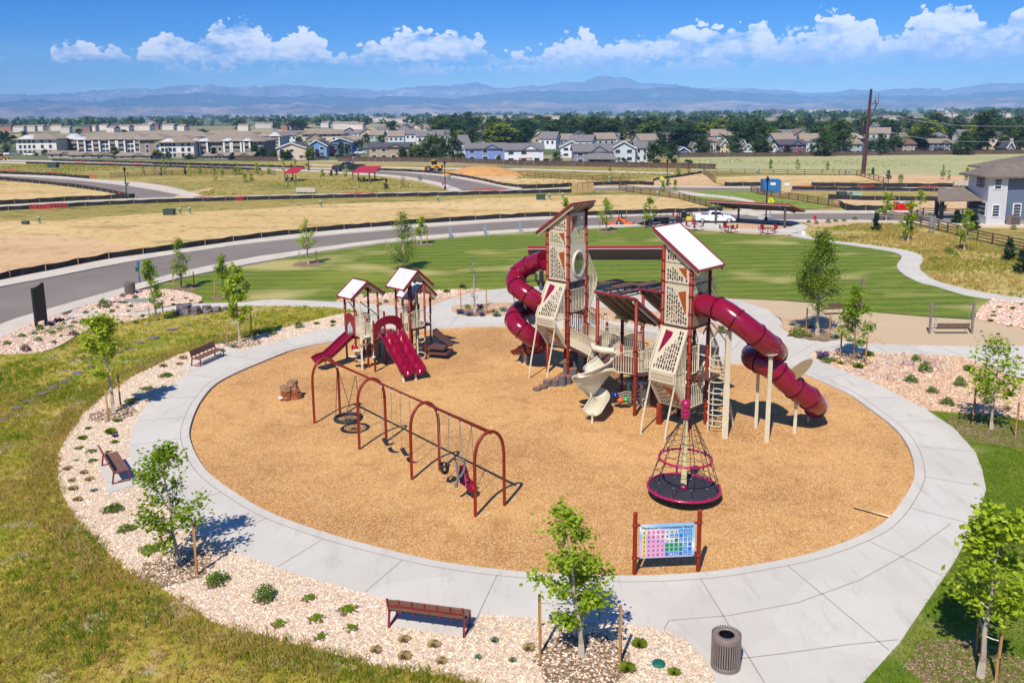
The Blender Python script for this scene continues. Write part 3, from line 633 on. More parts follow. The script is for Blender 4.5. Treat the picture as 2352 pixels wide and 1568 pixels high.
p1,p2=beam_at(zsw(540,155)[0]),beam_at(zsw(700,225)[0]);mid=(p1+p2)/2
t=thing('basket_swing','round black net basket swing hanging on four ropes from the far bay','swing',(mid.x,mid.y,0.72))
rr=0.60;cz=0.72
b=MB();ring=[Vector((mid.x+rr*math.cos(a),mid.y+rr*math.sin(a),cz)) for a in [2*math.pi*i/28 for i in range(28)]]
b.tube(ring,0.085,8,closed=True);b.build('ring',M_black,t,(mid.x,mid.y,cz))
b=MB()
for i in range(14):
 a=2*math.pi*i/14;b.tube([Vector((mid.x+rr*math.cos(a),mid.y+rr*math.sin(a),cz)),Vector((mid.x,mid.y,cz-0.12))],0.017,4)
for q in (0.15,0.3,0.45):b.tube([Vector((mid.x+q*math.cos(2*math.pi*i/14),mid.y+q*math.sin(2*math.pi*i/14),cz-0.12*(1-q/rr))) for i in range(14)],0.017,4,closed=True)
b.build('net',M_rope,t,(mid.x,mid.y,cz))
for p,sgn in ((p1,-1),(p2,1)):
 for s2 in (-1,1):
  b=MB();a=math.atan2(AX.y,AX.x)+(0 if sgn>0 else math.pi)+s2*0.75
  q=Vector((mid.x+rr*math.cos(a),mid.y+rr*math.sin(a),cz+0.06));b.tube([p,p.lerp(q,0.12),q],0.014,5);b.build('suspension_rope',M_rope,t,(mid.x,mid.y,cz))
 b=MB();hanger(b,p);b.build('hanger',M_steel,t,(mid.x,mid.y,cz))
for n,(xa,ya,xb,yb,lab) in enumerate([(925,350,1007,385,'black belt swing on chains, the one nearer the net basket swing'),(1087,425,1172,465,'black belt swing on chains, partly behind the third arch')]):
 p,q=beam_at(zsw(xa,ya)[0]),beam_at(zsw(xb,yb)[0]);c=(p+q)/2;o=(c.x,c.y,0.55)
 t=thing('belt_swing',lab,'swing',o,group='belt swings')
 for e in (p,q):
  b=MB();hanger(b,e);chain(b,e,Vector((e.x,e.y,0.66)),0.012);b.build('chain',M_steel,t,o)
 b=MB();d=(q-p);L=[]
 for i in range(9):
  f=i/8;L.append(p+d*(0.03+0.94*f)+Vector((0,0,-p.z+0.66-0.20*math.sin(math.pi*f))))
 for i in range(8):
  a_,c_=L[i],L[i+1];b.add([a_-PX*0.10,a_+PX*0.10,c_+PX*0.10,c_-PX*0.10,a_-PX*0.10-Vector((0,0,.02)),a_+PX*0.10-Vector((0,0,.02)),c_+PX*0.10-Vector((0,0,.02)),c_-PX*0.10-Vector((0,0,.02))],[(0,1,2,3),(7,6,5,4),(0,3,7,4),(1,5,6,2)])
 b.build('seat',M_black,t,o)
p,q=beam_at(zsw(1418,575)[0]),beam_at(zsw(1512,620)[0]);c=(p+q)/2;o=(c.x,c.y,0.6)
t=thing('bucket_swing','small black toddler bucket swing beside the third arch','swing',o)
for e in (p,q):
 b=MB();hanger(b,e);k=e.lerp(c,0.35);chain(b,e,Vector((k.x,k.y,0.98)),0.013);b.build('chain',M_steel,t,o)
b=MB();cc=Vector((c.x,c.y,0))
ringp=lambda rz_,r_:[cc+AX*(r_*math.cos(a))+PX*(r_*0.8*math.sin(a))+Vector((0,0,rz_)) for a in [2*math.pi*i/14 for i in range(14)]]
b.tube(ringp(0.92,0.22),0.035,6,closed=True)
prev=ringp(0.9,0.22)
for rz_,r_ in ((0.75,0.21),(0.6,0.17),(0.54,0.10)):
 cur=ringp(rz_,r_);vs=prev+cur;b.add(vs,[(i,(i+1)%14,14+(i+1)%14,14+i) for i in range(14) if (i%7) not in (1,5) or rz_<0.6],None,True);prev=cur
b.add(prev,[tuple(range(14))]);b.build('seat',M_black,t,o)
p,q=beam_at(zsw(1608,662)[0]),beam_at(zsw(1711,712)[0]);c=(p+q)/2;o=(c.x,c.y,0.6)
t=thing('adaptive_swing','wine red high-back swing seat with a grey safety harness hanging open','swing',o)
fr=-PX
up=Vector((0,0,1))
prof=[(-0.02,1.40),(0.02,1.27),(0.04,1.07),(0.1,0.88),(0.16,0.78),(0.30,0.76),(0.46,0.71),(0.54,0.58)]
S0=Vector((c.x,c.y,-0.18))+AX*0.02
b=MB();b.sm=True
def rowp(i,k):
 f,z=prof[i];wdt=[0.12,0.17,0.19,0.21,0.23,0.23,0.2,0.15][i];s=(k-3)/3.0
 rim=0.10*abs(s)**3
 dirn=(AX*0.85-PX*0.0).normalized()
 side=PX;fw=dirn
 return S0+side*(wdt*s)+fw*(f*1.15-0.35+rim*(1 if i<4 else 0.2))+up*(z+rim*(0.3 if i<4 else 1))
vs=[rowp(i,k) for i in range(8) for k in range(7)];vs2=[v+Vector((0,0,-0.035))-AX*0.03 for v in vs]
fs=[(i*7+k,i*7+k+1,(i+1)*7+k+1,(i+1)*7+k) for i in range(7) for k in range(6)]
b.add(vs+vs2,fs+[tuple(j+56 for j in f[::-1]) for f in fs]);
edge=[k for k in range(7)]+[i*7+6 for i in range(1,8)]+[49+k for k in range(5,-1,-1)]+[i*7 for i in range(6,0,-1)]
b.tube([vs[i] for i in edge],0.028,5,closed=True);b.build('seat',M_maroon,t,o)
for e in (p,q):
 s=1 if e is q else -1
 for (i,k) in ((0,0 if s<0 else 6),(6,0 if s<0 else 6)):
  b=MB();hanger(b,e);chain(b,e,vs[i*7+k]+Vector((0,0,0.03)),0.012);b.build('chain',M_steel,t,o)
hp=lambda x,y,yy:Wp(*zsw(x,y),yy)
yy=c.y-0.25
b=MB()
b.tube([hp(1560,985,yy),hp(1585,1030,yy),hp(1588,1100,yy),hp(1600,1150,yy),hp(1583,1200,yy),hp(1578,1235,yy)],[0.04,0.045,0.045,0.07,0.06,0.07],7)
b.tube([hp(1655,1018,yy),hp(1645,1090,yy),hp(1625,1135,yy),hp(1600,1150,yy)],[0.04,0.045,0.05,0.06],7)
b.tube([hp(1552,982,yy),hp(1662,1018,yy)],0.04,7);b.build('harness',M_greyp,t,o)
pr=G(*zc(1100,1380,2.178)(140,478));t=thing('climbing_rock','moulded brown climbing boulder with a white label near the basket swing','boulder',tuple(pr))
def rock_mb(blobs,seed):
 b=MB()
 for (x,y,z,r,sz,sy) in blobs:b.ball((x,y,z),r,12,sz=sz,noise=0.07,seed=seed,sy=sy);seed+=1
 return b
M_rk1=mat('red_brown_rockwork',S(156,88,52),0.85,var=0.3,vs=3,bump=0.6,bs=9);M_rk2=mat('tan_rockwork',S(158,118,84),0.85,var=0.25,vs=3,bump=0.5,bs=8)
def chunk(b,cx,cy,z0,z1,wx,wy,seed,jit=0.12,n=9):
 """faceted rock block with broken layers"""
 rng=random.Random(seed);rows=[];levels=5
 base=[(math.cos(2*math.pi*i/n+rng.uniform(-.15,.15)),math.sin(2*math.pi*i/n+rng.uniform(-.15,.15))) for i in range(n)]
 for l in range(levels):
  f=l/(levels-1);k=1.0-0.10*f+rng.uniform(-jit,jit)*0.6
  rows.append([(cx+wx*bx_*k*(1+rng.uniform(-jit,jit)),cy+wy*by_*k*(1+rng.uniform(-jit,jit)),z0+(z1-z0)*f) for bx_,by_ in base])
 vs=[p for r_ in rows for p in r_]+[(cx,cy,z1+0.02)]
 fs=[(l*n+i,l*n+(i+1)%n,(l+1)*n+(i+1)%n,(l+1)*n+i) for l in range(levels-1) for i in range(n)]+[((levels-1)*n+i,(levels-1)*n+(i+1)%n,len(vs)-1) for i in range(n)]
 b.add(vs,fs,None,False)
RS=0.72;t.scale=(RS,RS,RS)
b=MB();chunk(b,-0.28,-0.05,0,0.72,0.46,0.42,1);chunk(b,0.14,0.2,0,0.80,0.5,0.45,4);chunk(b,0.46,0.25,0,0.46,0.33,0.4,7)
b.build('lower_rock',M_rk1,t)
b=MB();chunk(b,-0.30,-0.04,0.7,1.06,0.44,0.40,2);chunk(b,0.10,0.25,0.78,1.36,0.42,0.40,9);b.build('upper_rock',M_rk2,t)
b=MB();b.box((-0.62,-0.46,0.34),(0.3,0.02,0.18));b.build('label',M_white,t)
sp=G(1570,1121,0.42);sy_=sp.y;SZ=lambda v,u=1570:zat(u,v,sy_)
t=thing('net_climber','cone shaped spinning rope climber with magenta rings and a black round floor','spinning climber',(sp.x,sp.y,0))
zt=SZ(1007);zm=SZ(1052)
zt=SZ((1550+235/1.96)/1.7415);z_ball=SZ((1550+130/1.96)/1.7415);zu=SZ((1550+555/1.96)/1.7415)
b=MB();b.tube([(0,0,0.0),(0,0,zt)],[0.12,0.085],14);b.build('mast',mat('cream_mast',S(224,208,158),0.4,var=0.05),t)
b=MB();b.lathe([(0.0,z_ball+0.20),(0.10,z_ball+0.17),(0.17,z_ball+0.1),(0.195,z_ball),(0.17,z_ball-0.1),(0.12,z_ball-0.16),(0.155,z_ball-0.2),(0.16,z_ball-0.27),(0.12,z_ball-0.30),(0.17,z_ball-0.33),(0.17,z_ball-0.40),(0.13,z_ball-0.43),(0.16,z_ball-0.46),(0.15,z_ball-0.53),(0.08,z_ball-0.55)],n=18);b.build('cap',M_magenta,t)
tilt=Matrix.Rotation(R(1.6),4,'Y')@Matrix.Rotation(R(-1.5),4,'X')
RL,RU=1.36,0.985
cir=lambda r_,z_,n_:[tilt@Vector((r_*math.cos(2*math.pi*i/n_),r_*math.sin(2*math.pi*i/n_),z_)) for i in range(n_)]
b=MB();b.tube(cir(RL,0.45,40),0.05,8,closed=True)
for q in cir(RL,0.5,12):b.bar(q-Vector((0,0,.03)),q+Vector((0,0,.1)),0.05,6,0.015)
b.build('lower_ring',M_magenta,t)
b=MB();b.tube(cir(RU,zu,36),0.045,8,closed=True)
for q in cir(RU,zu,12):b.bar(q-Vector((0,0,.13)),q,0.012,6,0.05);b.bar(q,q+Vector((0,0,.13)),0.05,6,0.012)
b.build('upper_ring',M_magenta,t)
b=MB();b.lathe([(0.12,0.56),(0.15,0.52),(0.17,0.47),(0.14,0.44)],n=14);b.build('hub_collar',M_magenta,t)
b=MB();b.add(cir(RL,0.44,40)+[tilt@Vector((0,0,0.42))],[(i,(i+1)%40,40) for i in range(40)],None,True);b.add(cir(RL,0.41,40)+[tilt@Vector((0,0,0.39))],[((i+1)%40,i,40) for i in range(40)],None,True);b.build('floor',mat('black_rubber_floor',S(52,50,62),0.7,var=0.25,vs=2),t)
b=MB();n12=12;zt2=z_ball-0.42
def coneR(z_):
 if z_>zu:return 0.13+(RU-0.13)*(1-(z_-zu)/(zt2-zu))**0.95
 return RU+(RL-RU)*(1-(z_-0.45)/(zu-0.45))
for i in range(n12):
 a=2*math.pi*i/n12;zs=[0.45,(0.45+zu)/2,zu,zu+(zt2-zu)*0.33,zu+(zt2-zu)*0.66,zt2]
 b.tube([tilt@Vector((coneR(z_)*math.cos(a),coneR(z_)*math.sin(a),z_)) for z_ in zs],0.013,4)
for k,z_ in enumerate([0.45+(zu-0.45)*0.35,0.45+(zu-0.45)*0.68,zu+(zt2-zu)*0.13,zu+(zt2-zu)*0.28,zu+(zt2-zu)*0.45,zu+(zt2-zu)*0.6]):
 pts=[]
 for i in range(24):
  a=2*math.pi*i/24;sag=0.0 if i%2==0 else -0.05;pts.append(tilt@Vector((coneR(z_)*math.cos(a)*(1 if i%2==0 else 0.95),coneR(z_)*math.sin(a)*(1 if i%2==0 else 0.95),z_+sag)))
 b.tube(pts,0.012,4,closed=True)
b.m=1
for z_ in (0.45+(zu-0.45)*0.35,0.45+(zu-0.45)*0.68,zu+(zt2-zu)*0.13,zu+(zt2-zu)*0.28,zu+(zt2-zu)*0.45):
 for i in range(n12):a=2*math.pi*i/n12;b.ball(tilt@Vector((coneR(z_)*math.cos(a),coneR(z_)*math.sin(a),z_)),0.024,6)
b.build('rope_net',[M_rope,M_steel],t)
pl,pr_=G(1457,1320),G(1603,1313);o=(pl+pr_)/2;rz=math.atan2(pr_.y-pl.y,pr_.x-pl.x);W2=(pr_-pl).length/2
t=thing('communication_board','picture board with rows of coloured symbol tiles between two rust red posts','sign board',tuple(o),rz)
for s in (-1,1):
 b=MB();b.lathe([(0.07,0),(0.07,2.08),(0.055,2.14),(0.0,2.17)],(s*W2,0,0),14);f=b.build('post',M_post,t)
 for z_ in (0.58,1.70):
  b=MB();b.lathe([(0.07,-0.05),(0.09,-0.04),(0.09,0.04),(0.07,0.05)],(s*W2,0,z_),12);b.box((s*(W2-0.11),0,z_),(0.12,0.05,0.05));b.build('clamp',M_post,f)
pw,ph,zc0=W2*2-0.28,1.14,1.14
def b_board(N,P):
 s=N('ShaderNodeSeparateXYZ',{'Vector':P})
 f=math_(N,'MULTIPLY_ADD',s.outputs[0],0.45,math_(N,'MULTIPLY_ADD',s.outputs[2],1.2,-0.9),clamp=True)
 return ramp(N,f,[(0.0,S(206,190,222)),(0.35,S(150,190,236)),(0.6,S(244,246,250)),(1.0,S(150,200,240))]),None
M_board=groundmat('printed_board',b_board,0.35)
b=MB();b.box((0,0,zc0),(pw,0.03,ph));pan=b.build('panel',M_board,t)
def text_mesh(txt,size,m,T,name,parent,ext=0.002,bold=0.0,label=None,align='CENTER'):
 cu=bpy.data.curves.new('txt','FONT');cu.body=txt;cu.size=size;cu.extrude=ext;cu.offset=bold;cu.align_x=align;cu.align_y='CENTER';cu.resolution_u=3
 ob=bpy.data.objects.new('txt',cu);COL.objects.link(ob);dg=bpy.context.evaluated_depsgraph_get()
 me=bpy.data.meshes.new_from_object(ob.evaluated_get(dg));bpy.data.objects.remove(ob);bpy.data.curves.remove(cu)
 me.name=name;me.transform(T);me.materials.clear();me.materials.append(m)
 o_=bpy.data.objects.new(name,me);COL.objects.link(o_);o_.parent=parent;return o_
TX=Matrix.Translation((0,-0.019,zc0+ph/2-0.115))@Matrix.Rotation(math.pi/2,4,'X')
text_mesh('Playground Communication Board',0.118,mat('black_ink',(0.012,0.012,0.014),0.5),TX,'title_lettering',pan,bold=0.0022)
tilec=dict(y=S(250,214,60),p=S(240,150,190),g=S(214,210,206),b=S(42,130,206),n=S(28,150,84))
rowsT=['yppppgggbbb','yppppgbbbbb','yppppggnbbb','yppppnnnnbb','yppppnnnnbb','yppppbbbbbb']
icon=[mat('icon_black',S(40,30,34),0.5),mat('icon_red',S(214,30,60),0.5),mat('icon_white',S(244,244,244),0.5),mat('icon_yellow',S(246,212,70),0.5),mat('icon_dark_red',S(120,30,60),0.5),mat('icon_navy',S(20,60,120),0.5)]
b=MB();order='ypgbn';rng=random.Random(5);bi=b;tw=(pw-0.16)/11
for r_ in range(6):
 for c_ in range(11):
  ch=rowsT[r_][c_];b.m=order.index(ch);x=-pw/2+0.08+tw*(c_+0.5);z_=zc0+ph/2-0.26-(r_)*0.152
  b.box((x,-0.016,z_),(tw*0.80,0.006,0.125))
  k={'y':[0,4],'p':[0,4,1],'g':[0,4],'b':[2,3,5,2],'n':[0]}[ch];bi.m=5+rng.choice(k);q=rng.random()
  zz=z_-0.012;yf=-0.0205
  def flat(pts):bi.add([(x+a_*0.05,yf,zz+c2*0.05) for a_,c2 in pts],[tuple(range(len(pts)))])
  circ=lambda cx,cz_,r0,n0=8:[(cx+r0*math.cos(2*math.pi*i/n0),cz_+r0*math.sin(2*math.pi*i/n0)) for i in range(n0)]
  if ch=='y':flat(circ(0,.55,.32));flat([(-.3,-.8),(.3,-.8),(.35,.2),(-.35,.2)])
  elif ch=='n':flat([(-.15,-.8),(.15,-.8),(.15,.1),(-.15,.1)]);flat([(-.5,.1),(.5,.1),(0,.8)])
  elif q<0.3:flat(circ(0,0,.6))
  elif q<0.5:flat([(-.7,.2),(.7,.2),(.7,.45),(-.7,.45)]);flat([(-.7,-.45),(.7,-.45),(.7,-.2),(-.7,-.2)])
  elif q<0.7:flat(circ(-.35,.1,.35));flat(circ(.4,-.1,.35))
  elif q<0.85:flat([(-.15,-.7),(.15,-.7),(.15,.7),(-.15,.7)]);flat([(-.7,-.12),(-.2,-.12),(-.2,.12),(-.7,.12)]);flat([(.2,-.12),(.7,-.12),(.7,.12),(.2,.12)])
  else:flat([(0,-.7),(.6,0),(.35,.5),(0,.2),(-.35,.5),(-.6,0)])
b.build('symbol_tiles',[mat('tile_'+k,tilec[k],0.4,var=0.03) for k in order]+icon,pan)
for x in (-pw/2+0.04,0,pw/2-0.04):
 for z_ in (zc0-ph/2+0.04,zc0+ph/2-0.035):b=MB();b.ball((x,-0.018,z_),0.016,6);b.build('bolt',M_steel,pan)
def make_bench():
 t=thing('park_bench','x','bench')
 L=1.14
 b=MB();b.sm=False
 for i,(y,z_) in enumerate([(-0.12,0.46),(0.055,0.455),(0.23,0.46)]):b.box((0,y,z_),(2*L,0.155,0.04))
 b.build('seat',M_slat,t)
 b=MB();T=Matrix.Translation((0,-0.27,0.5))@Matrix.Rotation(R(14),4,'X')
 b.box((0,0,0.13),(2*L,0.035,0.17),T);b.box((0,0,0.32),(2*L,0.035,0.17),T);b.build('backrest',M_slat,t)
 for s in (-1,1):
  b=MB();x=s*(L-0.03)
  b.beam((x,-0.33,0),(x,-0.24,0.5),0.05,0.06);b.beam((x,-0.25,0.47),(x,-0.40,0.93),0.045,0.05);b.beam((x,0.31,0.0),(x,0.31,0.44),0.05,0.05)
  b.beam((x,-0.33,0.02),(x,0.33,0.02),0.05,0.035);b.beam((x,-0.27,0.42),(x,0.33,0.42),0.045,0.035);b.build('leg',M_benchred,t)
 b=MB()
 for k in range(5):
  x=-L*0.66+k*L*0.33;b.beam((x,-0.235,0.42),(x,-0.40,0.92),0.04,0.03);b.beam((x,-0.25,0.43),(x,0.28,0.43),0.04,0.025)
 b.beam((-L,-0.335,0.70),(L,-0.335,0.70),0.03,0.035);b.build('back_support',M_benchred,t);return t
bench=Pool(make_bench)
def bench_at(rearL,rearR,label):
 a_,c_=G(*rearL,0.17),G(*rearR,0.17);d=c_-a_;rz_=math.atan2(d.y,d.x);m=(a_+c_)/2;nrm=Vector((-math.sin(rz_),math.cos(rz_),0))
 bench.get((m.x+nrm.x*0.33,m.y+nrm.y*0.33,0.165),rz_,label,'park benches round the playground')
bench_at((895,1440),(1063,1463),'brown slat bench with red frame seen from behind at the front of the path')
bench_at((235,1070),(258,1110),'brown slat bench seen end-on at the left of the path behind a small tree')
bench_at((502,812),(430,843.8),'brown slat bench beside the path next to the tall grass, facing the mulch')
sheet('bench_pad',[gl([(415,862),(436,836),(520,800),(560,812),(480,846)])],0.155,M_conc,thick=0.15)
def make_bin():
 t=thing('litter_bin','x','litter bin')
 b=MB();n=38
 for i in range(n):
  a=2*math.pi*i/n;T=Matrix.Rotation(a,4,'Z');b.box((0.375,0,0.48),(0.012,0.036,0.94),T)
 b.build('slats',M_taupe,t)
 for q in (0.06,0.80):b=MB();b.lathe([(0.366,q),(0.366,q+.06),(0.352,q+.06)],n=28);b.build('hoop',M_taupe,t)
 b=MB();b.lathe([(0.0,0.03),(0.33,0.03),(0.33,0.86)],n=24);b.build('liner',M_dark,t)
 b=MB();b.lathe([(0.37,0.84),(0.375,0.90),(0.33,0.935),(0.21,0.945),(0.20,0.92)],n=30);b.build('lid',M_taupe,t)
 b=MB();b.lathe([(0.205,0.925),(0.19,0.80),(0.12,0.62),(0.0,0.6)],n=24);b.build('bag_opening',mat('black_bag',S(20,20,24),0.2),t);return t
bins=Pool(make_bin)
p=G(1666,1529,0.16);bins.get((p.x,p.y,0.16),0.1,'taupe slatted litter bin at the bottom edge of the concrete path','litter bins')
p=G(*zl(1090,995),0.2);bins.get((p.x,p.y,0.16),0.4,'taupe slatted litter bin by the street at the left gravel bed','litter bins',1.1)
p=G(*zc(2000,1981,2.0909)(1327,1408),0.14);b=MB();b.lathe([(0.0,0.075),(0.13,0.065),(0.17,0.045),(0.18,0.0)],(0,0,0),20);o_=b.build('valve_cover',mat('green_plastic',S(6,108,82),0.45,var=0.15,vs=14,bump=0.4,bs=60));o_.location=(p.x,p.y,0.14);tag(o_,'round green plastic valve cover in the gravel by the front tree','valve cover')
a_,c_=G(*zc(3000,1981,2.0904)(866,98),0.09),G(*zc(3000,1981,2.0904)(1180,178),0.13)
t=thing('wooden_stake','pale wooden stake with red tip lying on the mulch by the path','stake',tuple(a_));b=MB();b.tube([a_-a_,c_-a_],[0.035,0.06],8);b.build('shaft',mat('pale_lodgepole',S(232,208,162),.7,var=.1),t)
k=(c_-a_)*0.93;b=MB();b.bar(k,k+(c_-a_).normalized()*0.1,0.052,8);b.build('red_band',mat('red_tape',S(210,20,30),0.5),t)
def sawroof(t,C,ax,bx_,w0,w1,lo,zlo,hi,zhi,name='roof',top=M_roofw,ribs=14,trim=0.07,under=None):
 """single-slope roof: runs along ax from lo (height zlo) to hi (zhi), width w0..w1 along bx_"""
 P=lambda s,k,dz=0.0:C+ax*s+bx_*k+Vector((0,0,(zlo+(zhi-zlo)*(s-lo)/(hi-lo))+dz))
 rf=MB();K=40
 vs=[]
 for i in range(K+1):
  k=-w0+(w0+w1)*i/K;d=0.035 if i%2 else 0.0
  vs+=[P(lo+0.04*(1 if hi>lo else -1),k,d),P(hi-0.04*(1 if hi>lo else -1),k,d)]
 rf.add(vs,[(2*i,2*i+2,2*i+3,2*i+1) for i in range(K)],None,False);r_=rf.build(name,top,t[0],t[1])
 u=MB();u.add([P(lo,-w0,-0.05),P(lo,w1,-0.05),P(hi,w1,-0.05),P(hi,-w0,-0.05)],[(0,1,2,3)])
 for f in (0.25,0.5,0.75):k=-w0+(w0+w1)*f;u.beam(P(lo,k,-0.09),P(hi,k,-0.09),0.05,0.07)
 u.build('underside',under or M_tanf,r_,t[1])
 tr=MB();c4=[P(lo,-w0),P(lo,w1),P(hi,w1),P(hi,-w0)]
 for i in range(4):tr.beam(c4[i],c4[(i+1)%4],trim,0.09)
 tr.build('trim',M_trim,r_,t[1])
 fa=MB()
 for k in (-w0+0.09,w1-0.09):fa.beam(P(lo,k,-0.15),P(hi,k,-0.15),0.05,0.18)
 fa.build('fascia',M_tanf,r_,t[1]);return r_
def gable(t,C,ax,bx_,la,wb,zr,ze,name='roof'):
 """ridge along ax (half length la), eaves at +-wb along bx_"""
 r_=None
 for s in (-1,1):
  P=lambda a_,k,dz=0.0:C+ax*a_+bx_*(s*wb*k)+Vector((0,0,zr+(ze-zr)*k+dz))
  rf=MB();K=26;vs=[]
  for i in range(K+1):a_=-la+2*la*i/K;d=0.014 if i%2 else 0;vs+=[P(a_,0.03,d),P(a_,0.97,d)]
  fs=[(2*i,2*i+2,2*i+3,2*i+1) for i in range(K)]
  rf.add(vs,fs if s<0 else [f[::-1] for f in fs]);q=rf.build(name,M_roofw,t[0],t[1])
  u=MB();u.add([P(-la,0,-0.05),P(la,0,-0.05),P(la,1,-0.05),P(-la,1,-0.05)],[(0,1,2,3)]);u.build('underside',M_tanf,q,t[1])
  tr=MB();c4=[P(-la,0),P(la,0),P(la,1),P(-la,1)]
  for i in range(4):tr.beam(c4[i],c4[(i+1)%4],0.07,0.08)
  tr.build('trim',M_trim,q,t[1])
  fa=MB()
  for a_ in (-la+0.07,la-0.07):fa.beam(P(a_,0,-0.14),P(a_,0.97,-0.14),0.04,0.16)
  fa.build('fascia',M_tanf,q,t[1])
def post(t,xy,z1,r=0.065,z0=0.0,rings=(),cap=False,m=None):
 b=MB();pr=[(r,z0),(r,z1)]+([(r*0.8,z1+0.05),(r*0.4,z1+0.085),(0,z1+0.095)] if cap else [(0,z1)])
 b.lathe(pr,(xy[0],xy[1],0),12);p_=b.build('post',m or M_post,t[0],t[1])
 for z_ in rings:b=MB();b.lathe([(r,z_-0.055),(r*1.35,z_-0.045),(r*1.35,z_+0.045),(r,z_+0.055)],(xy[0],xy[1],0),10);b.build('collar',m or M_post,p_,t[1])
 return p_
def railing(t,pts,ztop,zbot,sp=0.13,r=0.017,name='railing',m=None,dz=0.0):
 """vertical-bar guard along a polyline; ztop/zbot may be numbers or functions of the run 0..1"""
 pts=[Vector((p[0],p[1],0)) for p in pts];L=[0]
 for i in range(1,len(pts)):L.append(L[-1]+(pts[i]-pts[i-1]).length)
 def at(s):
  for i in range(1,len(pts)):
   if L[i]>=s-1e-9:return pts[i-1].lerp(pts[i],(s-L[i-1])/max(1e-6,L[i]-L[i-1]))
  return pts[-1]
 zt=ztop if callable(ztop) else (lambda f:ztop);zb=zbot if callable(zbot) else (lambda f:zbot)
 n=max(2,int(L[-1]/sp));b=MB()
 for i in range(n+1):
  f=i/n;p=at(L[-1]*f);b.bar(p+Vector((0,0,zb(f))),p+Vector((0,0,zt(f))),r,6)
 K=max(2,n)
 b.tube([at(L[-1]*i/K)+Vector((0,0,zt(i/K))) for i in range(K+1)],r*1.5,6);b.tube([at(L[-1]*i/K)+Vector((0,0,zb(i/K))) for i in range(K+1)],r*1.4,6)
 return b.build(name,m or M_beige,t[0],t[1])
def perf_panel(t,O,U,Vv,Wd,Hh,seed=0,accent='tri',slots='low',col=None,th=0.03,amat=None,cut=None):
 """flat panel from corner O along U (width) and Vv (height) pierced by rows of slots, with a solid accent wedge.
       cut: optional function s->height of the panel's sloping top edge"""
 O=Vector(O);U=Vector(U).normalized();Vv=Vector(Vv).normalized();Nn=U.cross(Vv).normalized()
 b=MB();rng=random.Random(seed);m=0.085
 top=cut if cut else (lambda s:Hh)
 def quad(s0,t0,s1,t1):
  if t1-t0<0.004 or s1-s0<0.002:return
  ps=[]
  for (s,q) in ((s0,t0),(s1,t0),(s1,t1),(s0,t1)):
   q=min(q,top(s));ps.append(O+U*s+Vv*q)
  b.prism(ps,Nn*-th)
 quad(0,0,Wd,m);quad(0,m,m,99 if cut else Hh-m);quad(Wd-m,m,Wd,99 if cut else Hh-m)
 ncol=max(3,int((Wd-2*m)/0.115));cw=(Wd-2*m)/ncol
 def lim(s):
  f=(s-m)/(Wd-2*m);H_=top(s)-m
  if slots=='low':g=min(1.0,1.25-1.12*f)
  elif slots=='high':g=0.0
  elif slots=='rightlow':g=min(1.0,0.2+1.05*f)
  else:g=1.0
  return max(m,min(H_,m+(H_-m)*g))
 for c in range(ncol):
  s0=m+c*cw;s1=s0+cw;bw=cw*0.32
  quad(s0,m,s0+bw/2,99 if cut else Hh-m);quad(s1-bw/2,m,s1,99 if cut else Hh-m)
  z_=m+(0.05 if c%2 else 0.0);L_=lim(min(s0,s1)) if slots!='rightlow' else lim(s0);lo=m
  while True:
   h=rng.choice((0.14,0.19,0.24));
   if z_+h>L_:break
   quad(s0+bw/2,lo,s1-bw/2,z_);lo=z_+h;z_=lo+0.045
  quad(s0+bw/2,lo,s1-bw/2,99 if cut else Hh-m)
 if not cut:quad(0,Hh-m,Wd,Hh)
 p_=b.build('panel',M_panel,t[0],t[1])
 if accent:
  a=MB();Q=lambda s,q:O+U*(s*Wd)+Vv*(q*Hh)+Nn*0.012
  if accent=='tri':pts=[Q(0.50,0.86),Q(0.70,0.90),Q(0.90,0.90),Q(0.90,0.28),Q(0.84,0.26)]
  elif accent=='tri_left':pts=[Q(0.20,0.93),Q(0.50,0.90),Q(0.49,0.80),Q(0.16,0.40),Q(0.13,0.42)]
  elif accent=='tri_top':pts=[Q(0.56,0.80),Q(0.88,0.86),Q(0.90,0.34),Q(0.86,0.30)]
  elif accent=='low':pts=[Q(0.40,0.88),Q(0.86,0.80),Q(0.92,0.30),Q(0.86,0.24)]
  a.prism(pts,Nn*-0.03);a.build('accent',amat or M_orange,p_,t[1])
 return p_
def tube_slide(t,pts,r,flange_every,name='tube_slide'):
 pts=smooth_loop(pts,False,5);b=MB();b.tube(pts,r,20,cap=False);ri=[r*0.96]*len(pts)
 s_=b.build(name,M_maroon,t[0],t[1]);L=0;nx=0.0;k=0
 f=MB()
 for i in range(1,len(pts)-1):
  if L>=nx:
   d=(pts[i+1]-pts[i-1]).normalized();f.tube([pts[i]-d*0.022,pts[i]+d*0.022],r+0.045,20,cap=True);nx+=flange_every
  L+=(pts[i]-pts[i-1]).length
 f.build('flanges',mat('flange_dark_red',S(110,16,44),0.35),s_,t[1]);return s_,pts
